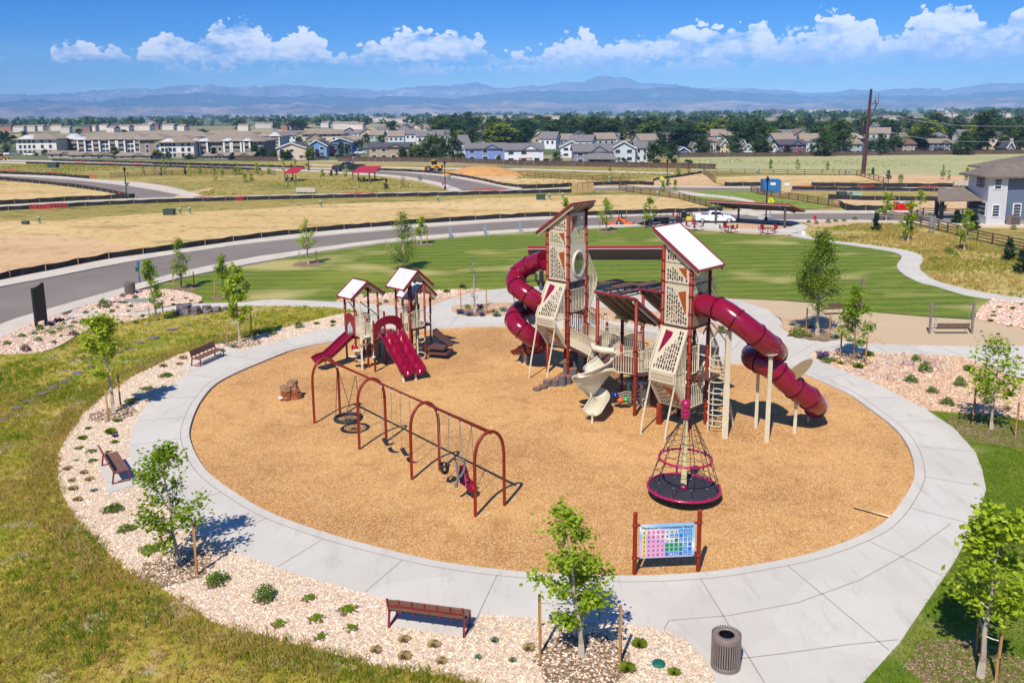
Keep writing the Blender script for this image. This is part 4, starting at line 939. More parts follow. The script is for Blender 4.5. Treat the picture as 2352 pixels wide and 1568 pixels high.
def channel(t,pts,half,depth,name,m,ups=None,rim=0.05,seg=12,flat=0.35,wave=0.0,mat_under=None):
 """open slide: a U-shaped trough swept along pts"""
 pts=[Vector(p) for p in pts];pts=smooth_loop(pts,False,5);n=len(pts);b=MB();rows=[];halfs=half if callable(half) else (lambda f:half);dep=depth if callable(depth) else (lambda f:depth)
 for i,p in enumerate(pts):
  d=(pts[min(i+1,n-1)]-pts[max(i-1,0)]).normalized();side=Vector((0,0,1)).cross(d)
  side.normalize();up_=d.cross(side).normalized();f=i/(n-1);row=[]
  for k in range(seg+1):
   s=-1+2*k/seg;a=max(0.0,(abs(s)-flat)/(1-flat));hgt=dep(f)*(1-math.cos(a*math.pi/2))**1.0
   row.append(p+side*(-s*halfs(f))+up_*(hgt+wave*math.sin(f*38)*(1-a)))
  row+=[row[seg]-side*rim*1.0+up_*-0.02,*[q-up_*0.04-side*(-(1-2*(seg-k)/seg))*0.0 for k,q in enumerate(row[::-1])],row[0]+side*rim-up_*0.02]
  rows.append(row)
 m_=len(rows[0]);vs=[v for r_ in rows for v in r_]
 fs=[(i*m_+k,i*m_+(k+1)%m_,(i+1)*m_+(k+1)%m_,(i+1)*m_+k) for i in range(n-1) for k in range(m_)]
 b.add(vs,fs,None,True);b.add(rows[0],[tuple(range(m_))]);b.add(rows[-1],[tuple(range(m_))[::-1]])
 b.tube([r_[0] for r_ in rows],rim,6);b.tube([r_[seg] for r_ in rows],rim,6)
 return b.build(name,m,t[0],t[1])
A_=Vector((1,-1,0)).normalized();B_=Vector((1,1,0)).normalized()
UP=Vector((0,0,1))
big_o=(5.0,42.0,0.0)
big=thing('play_structure','large two-tower climbing structure with red tube slides and beige pierced panels','play structure',big_o)
BT=(big,big_o)
S_=1.5
zz1=zc(1950,780,2.34);zz2=zc(1950,1200,2.24);zz3=zc(2500,850,2.613);zz4=zc(2400,1150,2.24)
def square(front):f=Vector((*front,0));return dict(F=f,L=f-A_*S_,R=f+B_*S_,K=f-A_*S_+B_*S_)
TB=square((7.94,37.24));TA=square((3.03,45.65))
mid=lambda a,b:(a+b)/2
def rgs(z1,seed):rng=random.Random(seed);return [z for z in (0.9,1.25,2.2,2.6,3.3,3.8,4.6,5.0,5.6,6.4,6.95,7.4,7.9) if z<z1-0.2]
for q,z in (('L',8.55),('F',7.95),('R',7.95),('K',8.4)):post(BT,TB[q].xy,z,0.085,rings=rgs(z,1))
for q,z in (('L',8.3),('F',9.25),('R',9.3),('K',8.35)):post(BT,TA[q].xy,z,0.085,rings=rgs(z,2))
cB=(TB['L']+TB['R'])/2;cA=(TA['L']+TA['R'])/2
sawroof(BT,cB,A_,B_,1.0,1.12,1.27,7.62,-1.22,9.32)
sawroof(BT,cA,A_,B_,0.98,1.0,-1.42,7.95,1.2,9.72)
def bay(T4,zt,zo1,zo0,zb,seed):
 n=-B_;L,F=T4['L'],T4['F'];g=0.09;o=1.0
 Lp,Fp=L+A_*g,F-A_*g;Wd=(Fp-Lp).length
 zpt=lambda P,oo,z:P+n*oo+UP*z
 O=zpt(Lp,o,zo1);V=zpt(Lp,0.12,zt)-O
 perf_panel(BT,O,A_,V,Wd,V.length,seed,'tri_left','rightlow',amat=M_maroon)
 b=MB();b.prism([zpt(Lp,o,zo0),zpt(Fp,o,zo0),zpt(Fp,o,zo1),zpt(Lp,o,zo1)],n*0.03);b.build('band_panel',M_panel,big,big_o)
 b=MB()
 for k in range(9):
  for j in range(2):b.box((0,0,0),(Wd*0.085,0.02,0.11),Matrix.Translation(zpt(Lp,o+0.035,zo0+0.17+0.16*j)+A_*(Wd*(0.1+0.1*k)))@Matrix.Rotation(-math.pi/4,4,'Z'))
 b.build('band_inset',M_tanf,big,big_o)
 O=zpt(Lp,0.1,zb);V=zpt(Lp,o,zo0)-O
 perf_panel(BT,O,A_,V,Wd,V.length,seed+5,'low','low')
 for P in (F,L):
  b=MB();q=P+(A_*-0.05 if P is F else A_*0.05)
  pts=[zpt(q,0.08,zt),zpt(q,o,zo1),zpt(q,o,zo0),zpt(q,0.08,zb)]
  for i in range(3):b.beam(pts[i],pts[i+1],0.05,0.12)
  for k in range(1,8):
   oo=0.1+(o-0.12)*k/8.0;f=(oo-0.1)/(o-0.1)
   b.bar(zpt(q,oo,zb+(zo0-zb)*f+0.03),zpt(q,oo,zt+(zo1-zt)*f-0.03),0.018,6)
  b.bar(zpt(q,0.05,(zo0+zo1)/2+0.2),zpt(q,o,(zo0+zo1)/2+0.2),0.02,6);b.build('side_bars',M_beige,big,big_o)
 b=MB();q=F+A_*-0.02;b.prism([zpt(q,0.3,zb+0.15),zpt(q,o,zo0),zpt(q,o,zo1-0.1),zpt(q,0.86,zo0+0.05),zpt(q,0.2,zb+0.45)],A_*-0.03);b.build('side_panel',M_panel,big,big_o)
 for P in (Lp,Fp):
  b=MB();b.tube([zpt(P,o-0.02,zo0-0.05),zpt(P,o+0.62-0.05,0.55),zpt(P,o+0.62,0.0)],0.045,8);b.build('leg',M_beige,big,big_o)
bay(TB,4.85,2.99,2.49,1.12,11)
bay(TA,5.32,3.48,3.02,1.75,23)
def panels(T4,a,b_,levels,seed,accs):
 P0,P1=T4[a],T4[b_];U=(P1-P0).normalized();g=0.11;Wd=S_-2*g
 for i in range(len(levels)-1):
  if accs[i] is None:continue
  perf_panel(BT,P0+U*g+UP*levels[i],U,UP,Wd,levels[i+1]-levels[i]-0.03,seed+i,accs[i][0],accs[i][1])
panels(TB,'L','F',[4.94,6.89,7.78],31,[('tri_top','low'),('tri_top','low')])
perf_panel(BT,TB['L']+A_*0.11+UP*7.80,A_,UP,S_-0.22,0.9,37,None,'low',cut=lambda s:max(0.09,0.86-0.66*s))
panels(TA,'L','F',[5.42,7.36,8.22],41,[('tri_top','low'),('tri_top','low')])
perf_panel(BT,TA['L']+A_*0.11+UP*8.24,A_,UP,S_-0.22,0.9,47,None,'all',cut=lambda s:max(0.09,0.10+0.62*s))
panels(TA,'F','R',[7.45,9.15],51,[('tri_left','rightlow')])
U=B_;P0=TA['F']+U*0.11;Wd=S_-0.22;z0,z1=5.40,7.42;Nn=A_
b=MB();oc=P0+U*(Wd*0.55)+UP*(z0+0.92);ov=lambda r0,r1,k,dn=0.0:[oc+U*(r0*math.cos(2*math.pi*i/k))+UP*(r1*math.sin(2*math.pi*i/k))+Nn*dn for i in range(k)]
b.prism([P0+UP*z0,P0+U*Wd+UP*z0,P0+U*Wd+UP*z1,P0+UP*z1],Nn*0.05,holes=[ov(0.40,0.60,24)]);wp=b.build('window_panel',M_beigep,big,big_o)
b=MB();b.tube(ov(0.47,0.69,26,0.07),0.075,8,closed=True);b.build('window_frame',M_beigep,wp,big_o)
b=MB()
for k in range(26):a=2*math.pi*k/26;b.ball(oc+U*(0.47*math.cos(a))+UP*(0.69*math.sin(a))+Nn*0.15,0.016,5)
mg=bpy.data.materials.new('clear_bubble');mg.use_nodes=True;N=NT(mg.node_tree)
gb=N('ShaderNodeBsdfGlass',{'Color':(0.75,0.8,0.84,1),'Roughness':0.03,'IOR':1.25});tb=N('ShaderNodeBsdfTransparent',{'Color':(0.72,0.76,0.8,1)});ms=N('ShaderNodeMixShader',{0:0.3,1:tb.outputs[0],2:gb.outputs[0]});N('ShaderNodeOutputMaterial',{'Surface':ms.outputs[0]})
b=MB();rows=[ov(0.42*c,0.63*c,20,0.08+0.16*math.sqrt(max(0,1-c*c))) for c in (1.0,0.85,0.6,0.3,0.02)]
for i in range(4):b.add(rows[i]+rows[i+1],[(k,(k+1)%20,20+(k+1)%20,20+k) for k in range(20)],None,True)
b.build('window_bubble',mg,wp,big_o)
U=B_;P0=TB['F']+U*0.11
perf_panel(BT,P0+UP*6.42,U,UP,S_-0.22,0.66,61,None,'all')
perf_panel(BT,P0+UP*7.12,U,UP,S_-0.22,0.72,63,'tri_top','low')
b=MB();b.prism([P0+UP*4.95,P0+U*(S_-0.22)+UP*4.95,P0+U*(S_-0.22)+UP*6.40,P0+UP*6.40],A_*0.04);b.build('slide_panel',mat('bronze_panel',S(150,128,92),0.45,var=0.08),big,big_o)
b=MB();q=mid(TA['L'],TA['K']);b.prism([TA['L']+B_*0.1+UP*5.4,TA['K']-B_*0.1+UP*5.4,TA['K']-B_*0.1+UP*7.2,TA['L']+B_*0.1+UP*7.2],A_*-0.04);b.build('slide_panel',M_panel,big,big_o)
for T4,zs in ((TB,(1.12,4.9,6.9)),(TA,(1.75,3.69,5.35))):
 for z_ in zs:
  b=MB();b.prism([T4[k]+UP*z_ for k in 'LFRK'],(0,0,-0.09));b.build('deck',M_deck,big,big_o)
for T4,a,c,z0,z1 in ((TB,'L','K',5.0,6.9),(TB,'K','R',5.0,6.9),(TA,'K','R',5.5,7.3),(TB,'L','K',2.2,3.3),(TA,'F','R',3.7,4.92),(TA,'K','L',3.6,4.8)):
 u=(T4[c]-T4[a]).normalized();railing(BT,[T4[a]+u*0.1,T4[c]-u*0.1],z1,z0)
def net(P0,P1,z0,z1,lean,name='cargo_net'):
 b=MB();U=(P1-P0);n=6
 for i in range(n+1):p=P0+U*(i/n);b.tube([p+UP*z0,p+A_*-lean+UP*z1],0.018,4)
 for j in range(n+1):f=j/n;q=A_*(-lean*f)+UP*(z0+(z1-z0)*f);b.tube([P0+q,P1+q],0.018,4)
 nb=b.build(name,M_rope,big,big_o);rng=random.Random(3);b=MB()
 for i in range(n):
  for j in range(n):
   if 1<=i<=3 and (j+i)%2==0 or (i==2 and j>1):
    c=[P0+U*((i+a)/n)+A_*(-lean*(j+d)/n-0.03)+UP*(z0+(z1-z0)*(j+d)/n) for a,d in ((0.05,0.05),(.95,.05),(.95,.95),(.05,.95))]
    b.prism(c,A_*-0.02)
 b.build('pad',mat('orange_pad',S(226,116,20),0.5),nb,big_o)
net(TA['F']+B_*0.2,TA['R']-B_*0.1,3.75,5.3,0.6)
net(TB['F']+B_*0.25,TB['R']-B_*0.1,2.2,4.85,0.7)
def wing(T4,z_hi,z_mid,z_lo,seed):
 n=B_;o=0.95
 for P,s in ((T4['R'],-1),(T4['K'],1)):
  q=P-A_*(0.06*-s)*0;b=MB();pts=[q+n*0.08+UP*z_hi,q+n*o+UP*z_mid,q+n*(o-0.06)+UP*(z_mid-0.5),q+n*0.12+UP*z_lo]
  for i in range(3):b.beam(pts[i],pts[i+1],0.05,0.11)
  for k in range(1,7):
   f=k/7;b.bar(q+n*(0.08+(o-0.1)*f)+UP*(z_lo+(z_mid-0.5-z_lo)*f),q+n*(0.08+(o-0.1)*f)+UP*(z_hi+(z_mid-z_hi)*f),0.018,6)
  b.build('side_bars',M_beige,big,big_o)
 b=MB();R0,K0=T4['R'],T4['K']
 b.prism([R0+n*0.1+UP*z_lo,K0+n*0.1+UP*z_lo,K0+n*(o-0.06)+UP*(z_mid-0.5),R0+n*(o-0.06)+UP*(z_mid-0.5)],UP*-0.04)
 b.prism([R0+n*(o)+UP*(z_mid-0.45),K0+n*(o)+UP*(z_mid-0.45),K0+n*(o)+UP*(z_mid),R0+n*(o)+UP*z_mid],n*0.03);b.build('back_panel',M_panel,big,big_o)
wing(TA,6.95,5.35,3.3,1);wing(TB,4.7,3.5,1.6,2)
def pathW(items,zf):return [Wp(*zf(x,y),yy) for x,y,yy in items]
ptsB=pathW([(880,150,37.75),(1000,172,37.15),(1110,212,36.6),(1222,290,36.2),(1330,372,36.0),(1440,458,36.05),(1530,532,36.4),(1570,580,37.1),(1520,600,37.9),(1440,600,38.3),(1372,610,38.1),(1380,640,37.4),(1470,680,36.95),(1570,740,36.8),(1670,838,36.8),(1790,930,36.9),(1885,1000,37.1),(1935,1052,37.7),(1925,1075,38.2)],zz4)
tsB,pB=tube_slide(BT,ptsB,0.52,1.0)
ptsA=pathW([(545,610,47.25),(470,625,47.7),(380,665,48.1),(300,725,48.2),(255,800,47.8),(285,870,47.1),(360,925,46.7),(450,985,46.6),(520,1040,47.0),(500,1075,47.9),(400,1075,48.6),(300,1085,48.5),(250,1140,47.9),(270,1215,47.1),(340,1275,46.8),(420,1335,46.9),(480,1375,47.5),(450,1400,48.2),(370,1420,48.5)],zz1)
tsA,pA=tube_slide(BT,ptsA,0.53,1.0)
for pts,nm in ((pB,'b'),(pA,'a')):
 e=pts[-1];d=(pts[-1]-pts[-4]).normalized();d.z=-0.12;d.normalize();c=[e-d*0.1,e+d*0.35,e+d*0.8]
 channel(BT,[Vector((p.x,p.y,max(0.34,p.z-0.42))) for p in c],0.50,lambda f:0.62*(1-0.55*f),'slide_exit',M_maroon,rim=0.04,flat=0.15)
fc=Wp(*zz4(1765,755),36.7);b=MB();fd=(Wp(*zz4(1850,700),36.6)-Wp(*zz4(1680,820),36.8)).normalized();fu=fd.cross(Vector((0,1,0))).normalized()
b.prism([fc+fd*(0.85*math.cos(a))+Vector((0.15,0.75,0.45)).normalized()*(0.40*math.sin(a)) for a in [2*math.pi*i/20 for i in range(20)]],(0.0,-0.02,0.02));b.build('slide_collar',mat('bronze_panel',S(150,128,92),0.45),big,big_o)
def support(base,top,r,name='slide_support',bracket=True):
 b=MB();g=G(*base);p=Wp(*top,g.y);b.tube([(g.x,g.y,0),(g.x,g.y,p.z)],r,12)
 if bracket:b.tube([(g.x,g.y,p.z-0.05),(g.x,g.y,p.z+0.06),(g.x,g.y,p.z+0.14)],[r,r*1.6,r*3.0],12)
 b.build(name,M_beige,big,big_o)
support((1665,1007),zz4(1155,385),0.13,bracket=False)
support((1761,1016),zz4(1520,620),0.10);support((1736,984),zz4(1412,745),0.075);support((1825,996),zz4(1757,1035),0.075);support((1856,972),zz4(1857,1145),0.06)
support(zz2(340,583),zz1(348,1010),0.105,bracket=False);support(zz2(316,553),zz1(330,1400),0.05,bracket=False)
b=MB();g=G(*zz2(340,583));y0=g.y
q=lambda x,y,yy=y0:Wp(*zz1(x,y),yy)
b.tube([q(455,735),q(452,805)],0.06,8);b.tube([q(358,815),q(485,803)],0.05,8);b.tube([q(345,800),q(348,1020)],0.09,10)
b.tube([q(245,940),q(250,1000),q(345,985)],0.035,8);b.tube([q(210,1018),q(345,1008)],0.03,8)
b.tube([q(335,1375),q(325,1455)],0.07,8);b.build('slide_bracket',M_beige,big,big_o)
b=MB();b.prism([q(360,1140,y0-.3),q(470,1120,y0-.9),q(420,1260,y0-.9)],(0.02,-0.02,0));b.build('gusset',M_panel,big,big_o)
cx,cy=9.25,37.45;cyl=lambda r_,z_:[Vector((cx+r_*math.cos(2*math.pi*i/18),cy+r_*math.sin(2*math.pi*i/18),z_)) for i in range(18)]
for i in range(7):b=MB();b.tube(cyl(0.37,0.35+i*0.52),0.028,6,closed=True);b.build('climbing_ring',M_beige,big,big_o)
for k,a in enumerate((200,330,95)):
 b=MB();a=R(a);p=Vector((cx+0.37*math.cos(a),cy+0.37*math.sin(a),0));zt_=4.3 if k<2 else 3.6
 b.tube([p,p+UP*zt_,Vector((cx,cy,zt_+0.45))]+([Vector((cx-0.25,cy+0.3,zt_+0.75))] if k==0 else []),0.03,7);b.build('climbing_pole',M_beige,big,big_o)
railing(BT,[TB['F']+B_*0.12,TB['F']+B_*1.15],2.2,1.15);railing(BT,[TB['F']+B_*0.12,TB['F']+B_*0.62],4.0,2.75)
b=MB();P=TB['F']+B_*0.75;b.tube([P+UP*2.8,P+UP*4.1,P+B_*0.6+UP*4.75,P+B_*0.95+UP*4.85],0.035,8);b.build('grab_rail',M_beige,big,big_o)
b=MB();b.prism([TB['F']+B_*0.5+UP*2.6,TB['F']+B_*0.5+A_*0.7+UP*2.6,TB['R']+A_*0.7+UP*2.6,TB['R']+UP*2.6],(0,0,-0.08));b.build('landing',M_deck,big,big_o)
b=MB();p=Wp(*zz4(1190,1240),38.6);g2=G(*zz4(1190,1240));b.tube([Wp(*zz4(975,545),39.2),Wp(*zz4(1040,552),39.2),Wp(*zz4(1070,640),39.0),Wp(*zz4(1175,1100),g2 .y),g2],0.05,8);b.build('arched_support',M_beige,big,big_o)
P2=Vector((5.85,39.47,0));P1=Vector((4.2,41.2,0));P4=P2+B_*2.0;P3=P1+B_*2.0
rz_c=lambda v,y:zat(1450,v,y)
z2t=zat(*zz1(1382,975),P2 .y);z1t=zat(*zz1(1140,925),P1 .y)
for q,z_ in ((P1,z1t),(P2,z2t),(P3,z1t-1.3),(P4,z2t-1.3)):post(BT,q.xy,z_,0.085,rings=[x for x in (2.1,3.3) if x<z_])
cm=(P1+P2+P3+P4)/4;ab=(P2-P1).length/2
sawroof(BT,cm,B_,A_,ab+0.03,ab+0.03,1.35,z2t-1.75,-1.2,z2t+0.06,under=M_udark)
b=MB();b.prism([q+UP*2.1 for q in (P1,P2,P4,P3)],(0,0,-0.12));b.build('deck',M_deck,big,big_o)
Q1=Vector((6.95,44.5,0));Q2=Q1+A_*2.0;Q3=Q1+B_*1.9;Q4=Q2+B_*1.9;q1t=zat(*zz1(1485,915),Q1 .y)
for q,z_ in ((Q1,q1t),(Q2,q1t),(Q3,q1t-1.2),(Q4,q1t-1.2)):post(BT,q.xy,z_,0.085,rings=[2.1,3.2])
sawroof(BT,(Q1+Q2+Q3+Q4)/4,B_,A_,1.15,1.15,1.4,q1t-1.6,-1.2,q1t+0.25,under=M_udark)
b=MB();b.prism([q+UP*1.9 for q in (Q1,Q2,Q4,Q3)],(0,0,-0.12));b.build('deck',M_deck,big,big_o)
def bridge(a0,a1,b0,b1,za,zb,arch=0.0):
 b=MB();K=8
 for i in range(K):
  f0,f1=i/K,(i+1)/K;zf=lambda f:za+(zb-za)*f+arch*math.sin(math.pi*f)
  b.prism([a0 .lerp(b0,f0)+UP*zf(f0),a1 .lerp(b1,f0)+UP*zf(f0),a1 .lerp(b1,f1)+UP*zf(f1),a0 .lerp(b0,f1)+UP*zf(f1)],(0,0,-0.12))
 b.build('bridge',M_deck,big,big_o)
 for e0,e1 in ((a0,b0),(a1,b1)):railing(BT,[e0,e1],lambda f:zf2(f,za,zb,arch)+1.05,lambda f:zf2(f,za,zb,arch)+0.08,0.12)
def zf2(f,za,zb,arch):return za+(zb-za)*f+arch*math.sin(math.pi*f)
bridge(P2+B_*0.1,P4,TB['L']+B_*0.1,TB['K'],2.1,2.6)
bridge(TA['F']+B_*0.15,TA['R']-B_*0.1,P1+B_*0.2,P3-B_*0.2,1.75,2.1,0.05)
bridge(TA['R']+A_*0.1,TA['R']+A_*0.9+B_*0.9,Q1-B_*0.1,Q1+A_*1.0,1.75,1.9)
bridge(P3+A_*0.1,P4-A_*0.4,Q1,Q2-A_*0.3,2.1,1.9)
sw1=lambda f:2.25+1.05*math.sin(math.pi*(0.15+0.5*f))
railing(BT,[P2-A_*0.1,P2-A_*1.0+B_*-0.25,P2-A_*1.35-B_*0.35],lambda f:3.25-0.75*f*f,2.1,0.12)
railing(BT,[P2+B_*0.1,P4],3.15,2.2,0.12);railing(BT,[P3,P4],3.1,2.2,0.13)
railing(BT,[P1+B_*0.1,P1-A_*0.05-B_*0.7],lambda f:3.3-0.9*f*f,2.0,0.12)
railing(BT,[TA['K'],TA['K']+Vector((1.2,0.4,0)),TA['K']+Vector((2.4,-0.3,0)),TA['K']+Vector((3.3,-1.4,0))],lambda f:2.9+0.35*math.sin(math.pi*f*2),1.8,0.14)
railing(BT,[TA['R']+Vector((0.1,-0.1,0)),TA['R']+Vector((0.9,-1.6,0)),Vector((4.3,43.3,0))],lambda f:2.95-0.2*math.sin(math.pi*f),1.85,0.14)
railing(BT,[TA['K']+Vector((0.1,0.2,0)),TA['K']+Vector((1.3,0.9,0)),TA['K']+Vector((2.2,0.2,0))],lambda f:2.9+0.5*math.sin(math.pi*f),1.8,0.13,m=M_greyp)
for i,(u,v,zt_,r_) in enumerate([(1350,861,2.95,0.085),(1393,862,3.0,0.08),(1428,895,2.8,0.07),(1471,880,3.0,0.08)]):
 g=G(u,v);post(BT,g.xy,zt_,r_,rings=(0.9,1.55,2.3),cap=True)
for u,v,zt_ in ((1258,856,1.9),(1511,975,1.6),(1498,936,1.5),(1484,905,1.9),(1452,870,1.9),(1550,930,2.5)):
 g=G(u,v);post(BT,g.xy,zt_,0.085)
for x in (785,895):
 P=Wp(*zz1(x,1400),45.9 if x<850 else 46.3);
 for k in range(2):
  b=MB();b.prism([P+B_*(0.21*k-0.2)+UP*(1.75-P.z),P+B_*(0.21*k-0.02)+UP*(1.75-P.z),P+B_*(0.21*k-0.02)+UP*(2.85-P.z),P+B_*(0.21*k-0.11)+UP*(2.93-P.z),P+B_*(0.21*k-0.2)+UP*(2.85-P.z)],A_*0.04)
  b.build('gate_board',mat('brown_board',S(172,138,112),0.6) if (k+(x>850))%2==0 else M_beige,big,big_o)
ptsC=pathW([(1075,585,40.5),(1030,628,40.2),(955,668,39.9),(880,715,39.9),(850,775,40.3),(900,838,40.7),(985,870,40.4),(1010,915,39.7),(975,975,39.0),(940,1030,38.55)],zz2)
channel(BT,ptsC,0.44,lambda f:0.50-0.28*f,'spiral_slide',M_beigep,rim=0.045,flat=0.2)
b=MB();g=G(*zz2(938,1112));b.tube([g,g+UP*0.55],0.05,8);b.build('slide_support',M_beige,big,big_o)
b=MB();q=lambda x,y,yy:Wp(*zz2(x,y),yy);b.sm=True
rowsw=[(q(770,715,39.4),q(760,700,39.4)),(q(800,770,39.6),q(830,690,39.5)),(q(870,830,40.0),q(930,660,39.6)),(q(915,880,40.3),q(1060,628,39.8)),(q(925,890,40.6),q(1130,625,40.2))]
for i in range(4):b.prism([rowsw[i][0],rowsw[i+1][0],rowsw[i+1][1],rowsw[i][1]],(0.0,0.07,0.0))
b.tube([r_[1] for r_ in rowsw],0.11,8);b.build('slide_wall',M_beigep,big,big_o)
b=MB();b.tube(pathW([(935,400,40.9),(960,430,40.6),(1040,450,40.2),(1140,455,40.0)],zz2),[0.10,0.17,0.17,0.15],10);b.tube(pathW([(950,420,40.9),(955,500,41.0),(985,540,41.0)],zz2),[0.12,0.1,0.06],8);b.tube(pathW([(1135,460,40.0),(1115,520,40.2),(1120,570,40.2)],zz2),[0.14,0.1,0.07],8);b.build('slide_hood',M_beigep,big,big_o)
b=MB();b.tube(pathW([(935,660,40.9),(950,600,40.9),(965,580,40.8)],zz2),[0.12,0.2,0.14],8);b.build('slide_lip',M_beigep,big,big_o)
mi=mat('drum_letter',(0.015,0.015,0.018),0.5);M_drum=mat('pale_grey_drum',S(206,204,188),0.5,var=0.06)
letters=['OXX','OO ','XXO']
for r_ in range(3):
 for c_ in range(3):
  p=Wp(*zz2(1300+c_*55+(0),765+r_*68),41.3-0.25*c_);b=MB();b.lathe([(0,-0.26),(0.25,-0.25),(0.27,-0.2),(0.27,0.2),(0.25,0.25),(0,0.26)],tuple(p),14);d_=b.build('drum',M_drum,big,big_o)
  if letters[r_][c_]!=' ':
   T=Matrix.Translation(Vector((p.x-big_o[0]-0.02,p.y-big_o[1]-0.285,p.z-big_o[2])))@Matrix.Rotation(math.pi/2,4,'X')
   text_mesh(letters[r_][c_],0.42,mi,T,'letter',d_,ext=0.012,bold=0.01)
bw=lambda x,y:Wp(*zz2(x,y),40.6);M_slatg=mat('wavy_panel',S(176,160,130),0.5)
b=MB()
for j in range(5):
 b.tube([bw(1120+k*24,830+j*22+10*math.sin(k*0.9)) for k in range(8)],0.035,6)
b.build('wavy_panel',M_slatg,big,big_o)
for x,y,nm,c in ((1147,842,'blue',S(20,50,150)),(1190,885,'orange',S(240,96,20)),(1238,880,'green',S(60,160,90))):
 p=Wp(*zz2(x,y),40.4);b=MB();b.lathe([(0.0,0.12),(0.06,0.1),(0.10,0.03),(0.18,-0.03),(0.17,-0.08),(0.08,-0.15),(0.0,-0.17)],tuple(p),14);b.build('bell',mat(nm+'_bell',c,0.3,coat=0.4),big,big_o,label=nm+' plastic bell')
b=MB();b.tube(pathW([(1190,670,42),(1180,700,42),(1200,750,42),(1225,740,42),(1230,690,42)],zz2),0.05,7);b.build('play_tube',M_beige,big,big_o)
def make_stump():
 t=thing('stump_step','x','stump step');b=MB();rng=random.Random(2);n=12
 b.lathe([(0.245,0.0),(0.235,0.5),(0.225,1.0)],n=n);b.build('trunk',mat('grey_bark_moulding',S(104,98,100),0.85,var=0.3,vs=9,bump=0.6,bs=14),t)
 b=MB();b.lathe([(0.0,1.0),(0.215,1.0),(0.232,0.985)],n=n);b.build('top',mat('brown_stump_top',S(150,106,84),0.8,var=0.2,vs=6),t);return t
pool=Pool(make_stump);zr=zc(1980,1250,2.56)
descs=['lowest grey stump step at the left end of the row','second lowest grey stump step, just right of the end one','third grey stump step from the left in the row','fourth grey stump step from the left in the row','fifth grey stump step, in front with a brown top','grey stump step tucked behind the fifth one','tall grey stump step with a notched top in front','tall grey stump step at the left of the two tallest','tallest grey stump step below the gate']
for i,(x,ytop,ybot,zoff) in enumerate([(430,768,795,0),(492,740,775,0),(536,690,750,0),(615,680,748,0),(686,642,745,0),(745,645,728,0),(800,570,680,0),(740,482,640,0),(806,405,615,0)]):
 g=G(*zr(x,ybot+4));zt_=zat(*zr(x,ytop),g.y);pool.get((g.x,g.y,0.0),i*0.7,descs[i],'stump steps',(1.0,1.0,max(0.12,zt_)))
so_=(-7.5,48.5,0.0);small=thing('toddler_play_structure','smaller climbing structure with three gabled white roofs and wine red slides','play structure',so_)
ST=(small,so_)
zs=zc(1200,1030,2.852)
m1=[Vector((-9.97,49.8,0)),Vector((-9.27,49.03,0)),Vector((-8.07,50.23,0)),Vector((-8.77,51.0,0))]
m2=[Vector((-6.0,48.75,0)),Vector((-6.9,49.65,0)),Vector((-6.1,50.45,0)),Vector((-5.2,49.55,0))]
m3=[q+Vector((0.15,1.95,0)) for q in m2]
c1=sum(m1,Vector())/4;c2=sum(m2,Vector())/4;c3=sum(m3,Vector())/4
e1=zat(*zs(520,415),m1[1].y);e2=zat(*zs(1060,305),m2[0].y);r1=zat(*zs(640,255),c1 .y);r2=zat(*zs(1160,130),c2 .y);r3=zat(*zs(1255,262),c3 .y)
e3=r3-(r2-e2)
for m_,e in ((m1,e1),(m2,e2),(m3,e3)):
 for q in m_:post(ST,q.xy,e+0.02,0.062,rings=(1.2,2.2,3.2))
gable(ST,c1,A_,B_,0.74,1.22,r1,e1-0.25);gable(ST,c2,A_,B_,0.86,1.12,r2,e2-0.25);gable(ST,c3,A_,B_,0.80,1.0,r3,e3-0.2)
d1z=zat(*zs(700,940),49.5);d2z=1.75
for m_,z_ in ((m1,1.55),(m2,2.05),(m3,1.75)):
 b=MB();b.prism([q+UP*z_ for q in m_],(0,0,-0.12));b.build('deck',M_deck,small,so_)
dd=[m1[2],Vector((-7.85,47.06,0)),m2[0],m2[1]+Vector((-0.4,0.4,0))]
fr1,fr2=Vector((-7.85,47.06,0)),Vector((-6.45,48.4,0))
b=MB();b.prism([fr1+UP*1.8,fr2+UP*1.8,m2[1]+UP*1.8,m1[2]+UP*1.8,m1[1]+UP*1.8],(0,0,-0.12));b.build('deck',M_deck,small,so_)
for q,z_,c in ((fr1,2.95,True),(fr2,3.1,True),(G(*zs(783,1260)),2.9,True),(G(*zs(980,1210)),3.1,True),(G(*zs(735,1120)),1.8,False)):post(ST,q.xy,z_,0.062,cap=c,rings=(1.2,1.9,2.5) if c else ())
railing(ST,[m1[1],fr1],2.75,1.7,0.11);railing(ST,[m1[1]+B_*0.1,m1[2]],2.75,1.7,0.11);railing(ST,[m1[2],m2[1]],lambda f:2.8+0.15*math.sin(f*6),1.85,0.11)
railing(ST,[m1[3],m1[0]],2.6,1.6,0.12);railing(ST,[m2[0]+B_*0.05,m2[3]],3.1,2.1,0.1);railing(ST,[m2[1],m2[2]],3.1,2.1,0.11);railing(ST,[m3[1],m3[2]],2.9,1.8,0.12);railing(ST,[fr2,m2[0]],3.0,1.9,0.1)
sA=Wp(*zs(575,905),49.2);sE=Wp(*zs(250,1165),47.6)
dS=(sE-sA);L_=[sA-dS*0.06+UP*0.05,sA+UP*0.02,sA+dS*0.22-UP*0.02,sA+dS*0.5-UP*0.10,sA+dS*0.78-UP*0.12,sE+dS*0.02+UP*0.06,sE+dS*0.16+UP*0.10]
channel(ST,[p-UP*0.12 for p in L_],0.40,0.34,'slide',M_maroon,rim=0.05,flat=0.25)
b=MB();g=G(*zs(297,1262));b.tube([g,g+UP*0.5],0.045,8);b.build('slide_support',M_beige,small,so_)
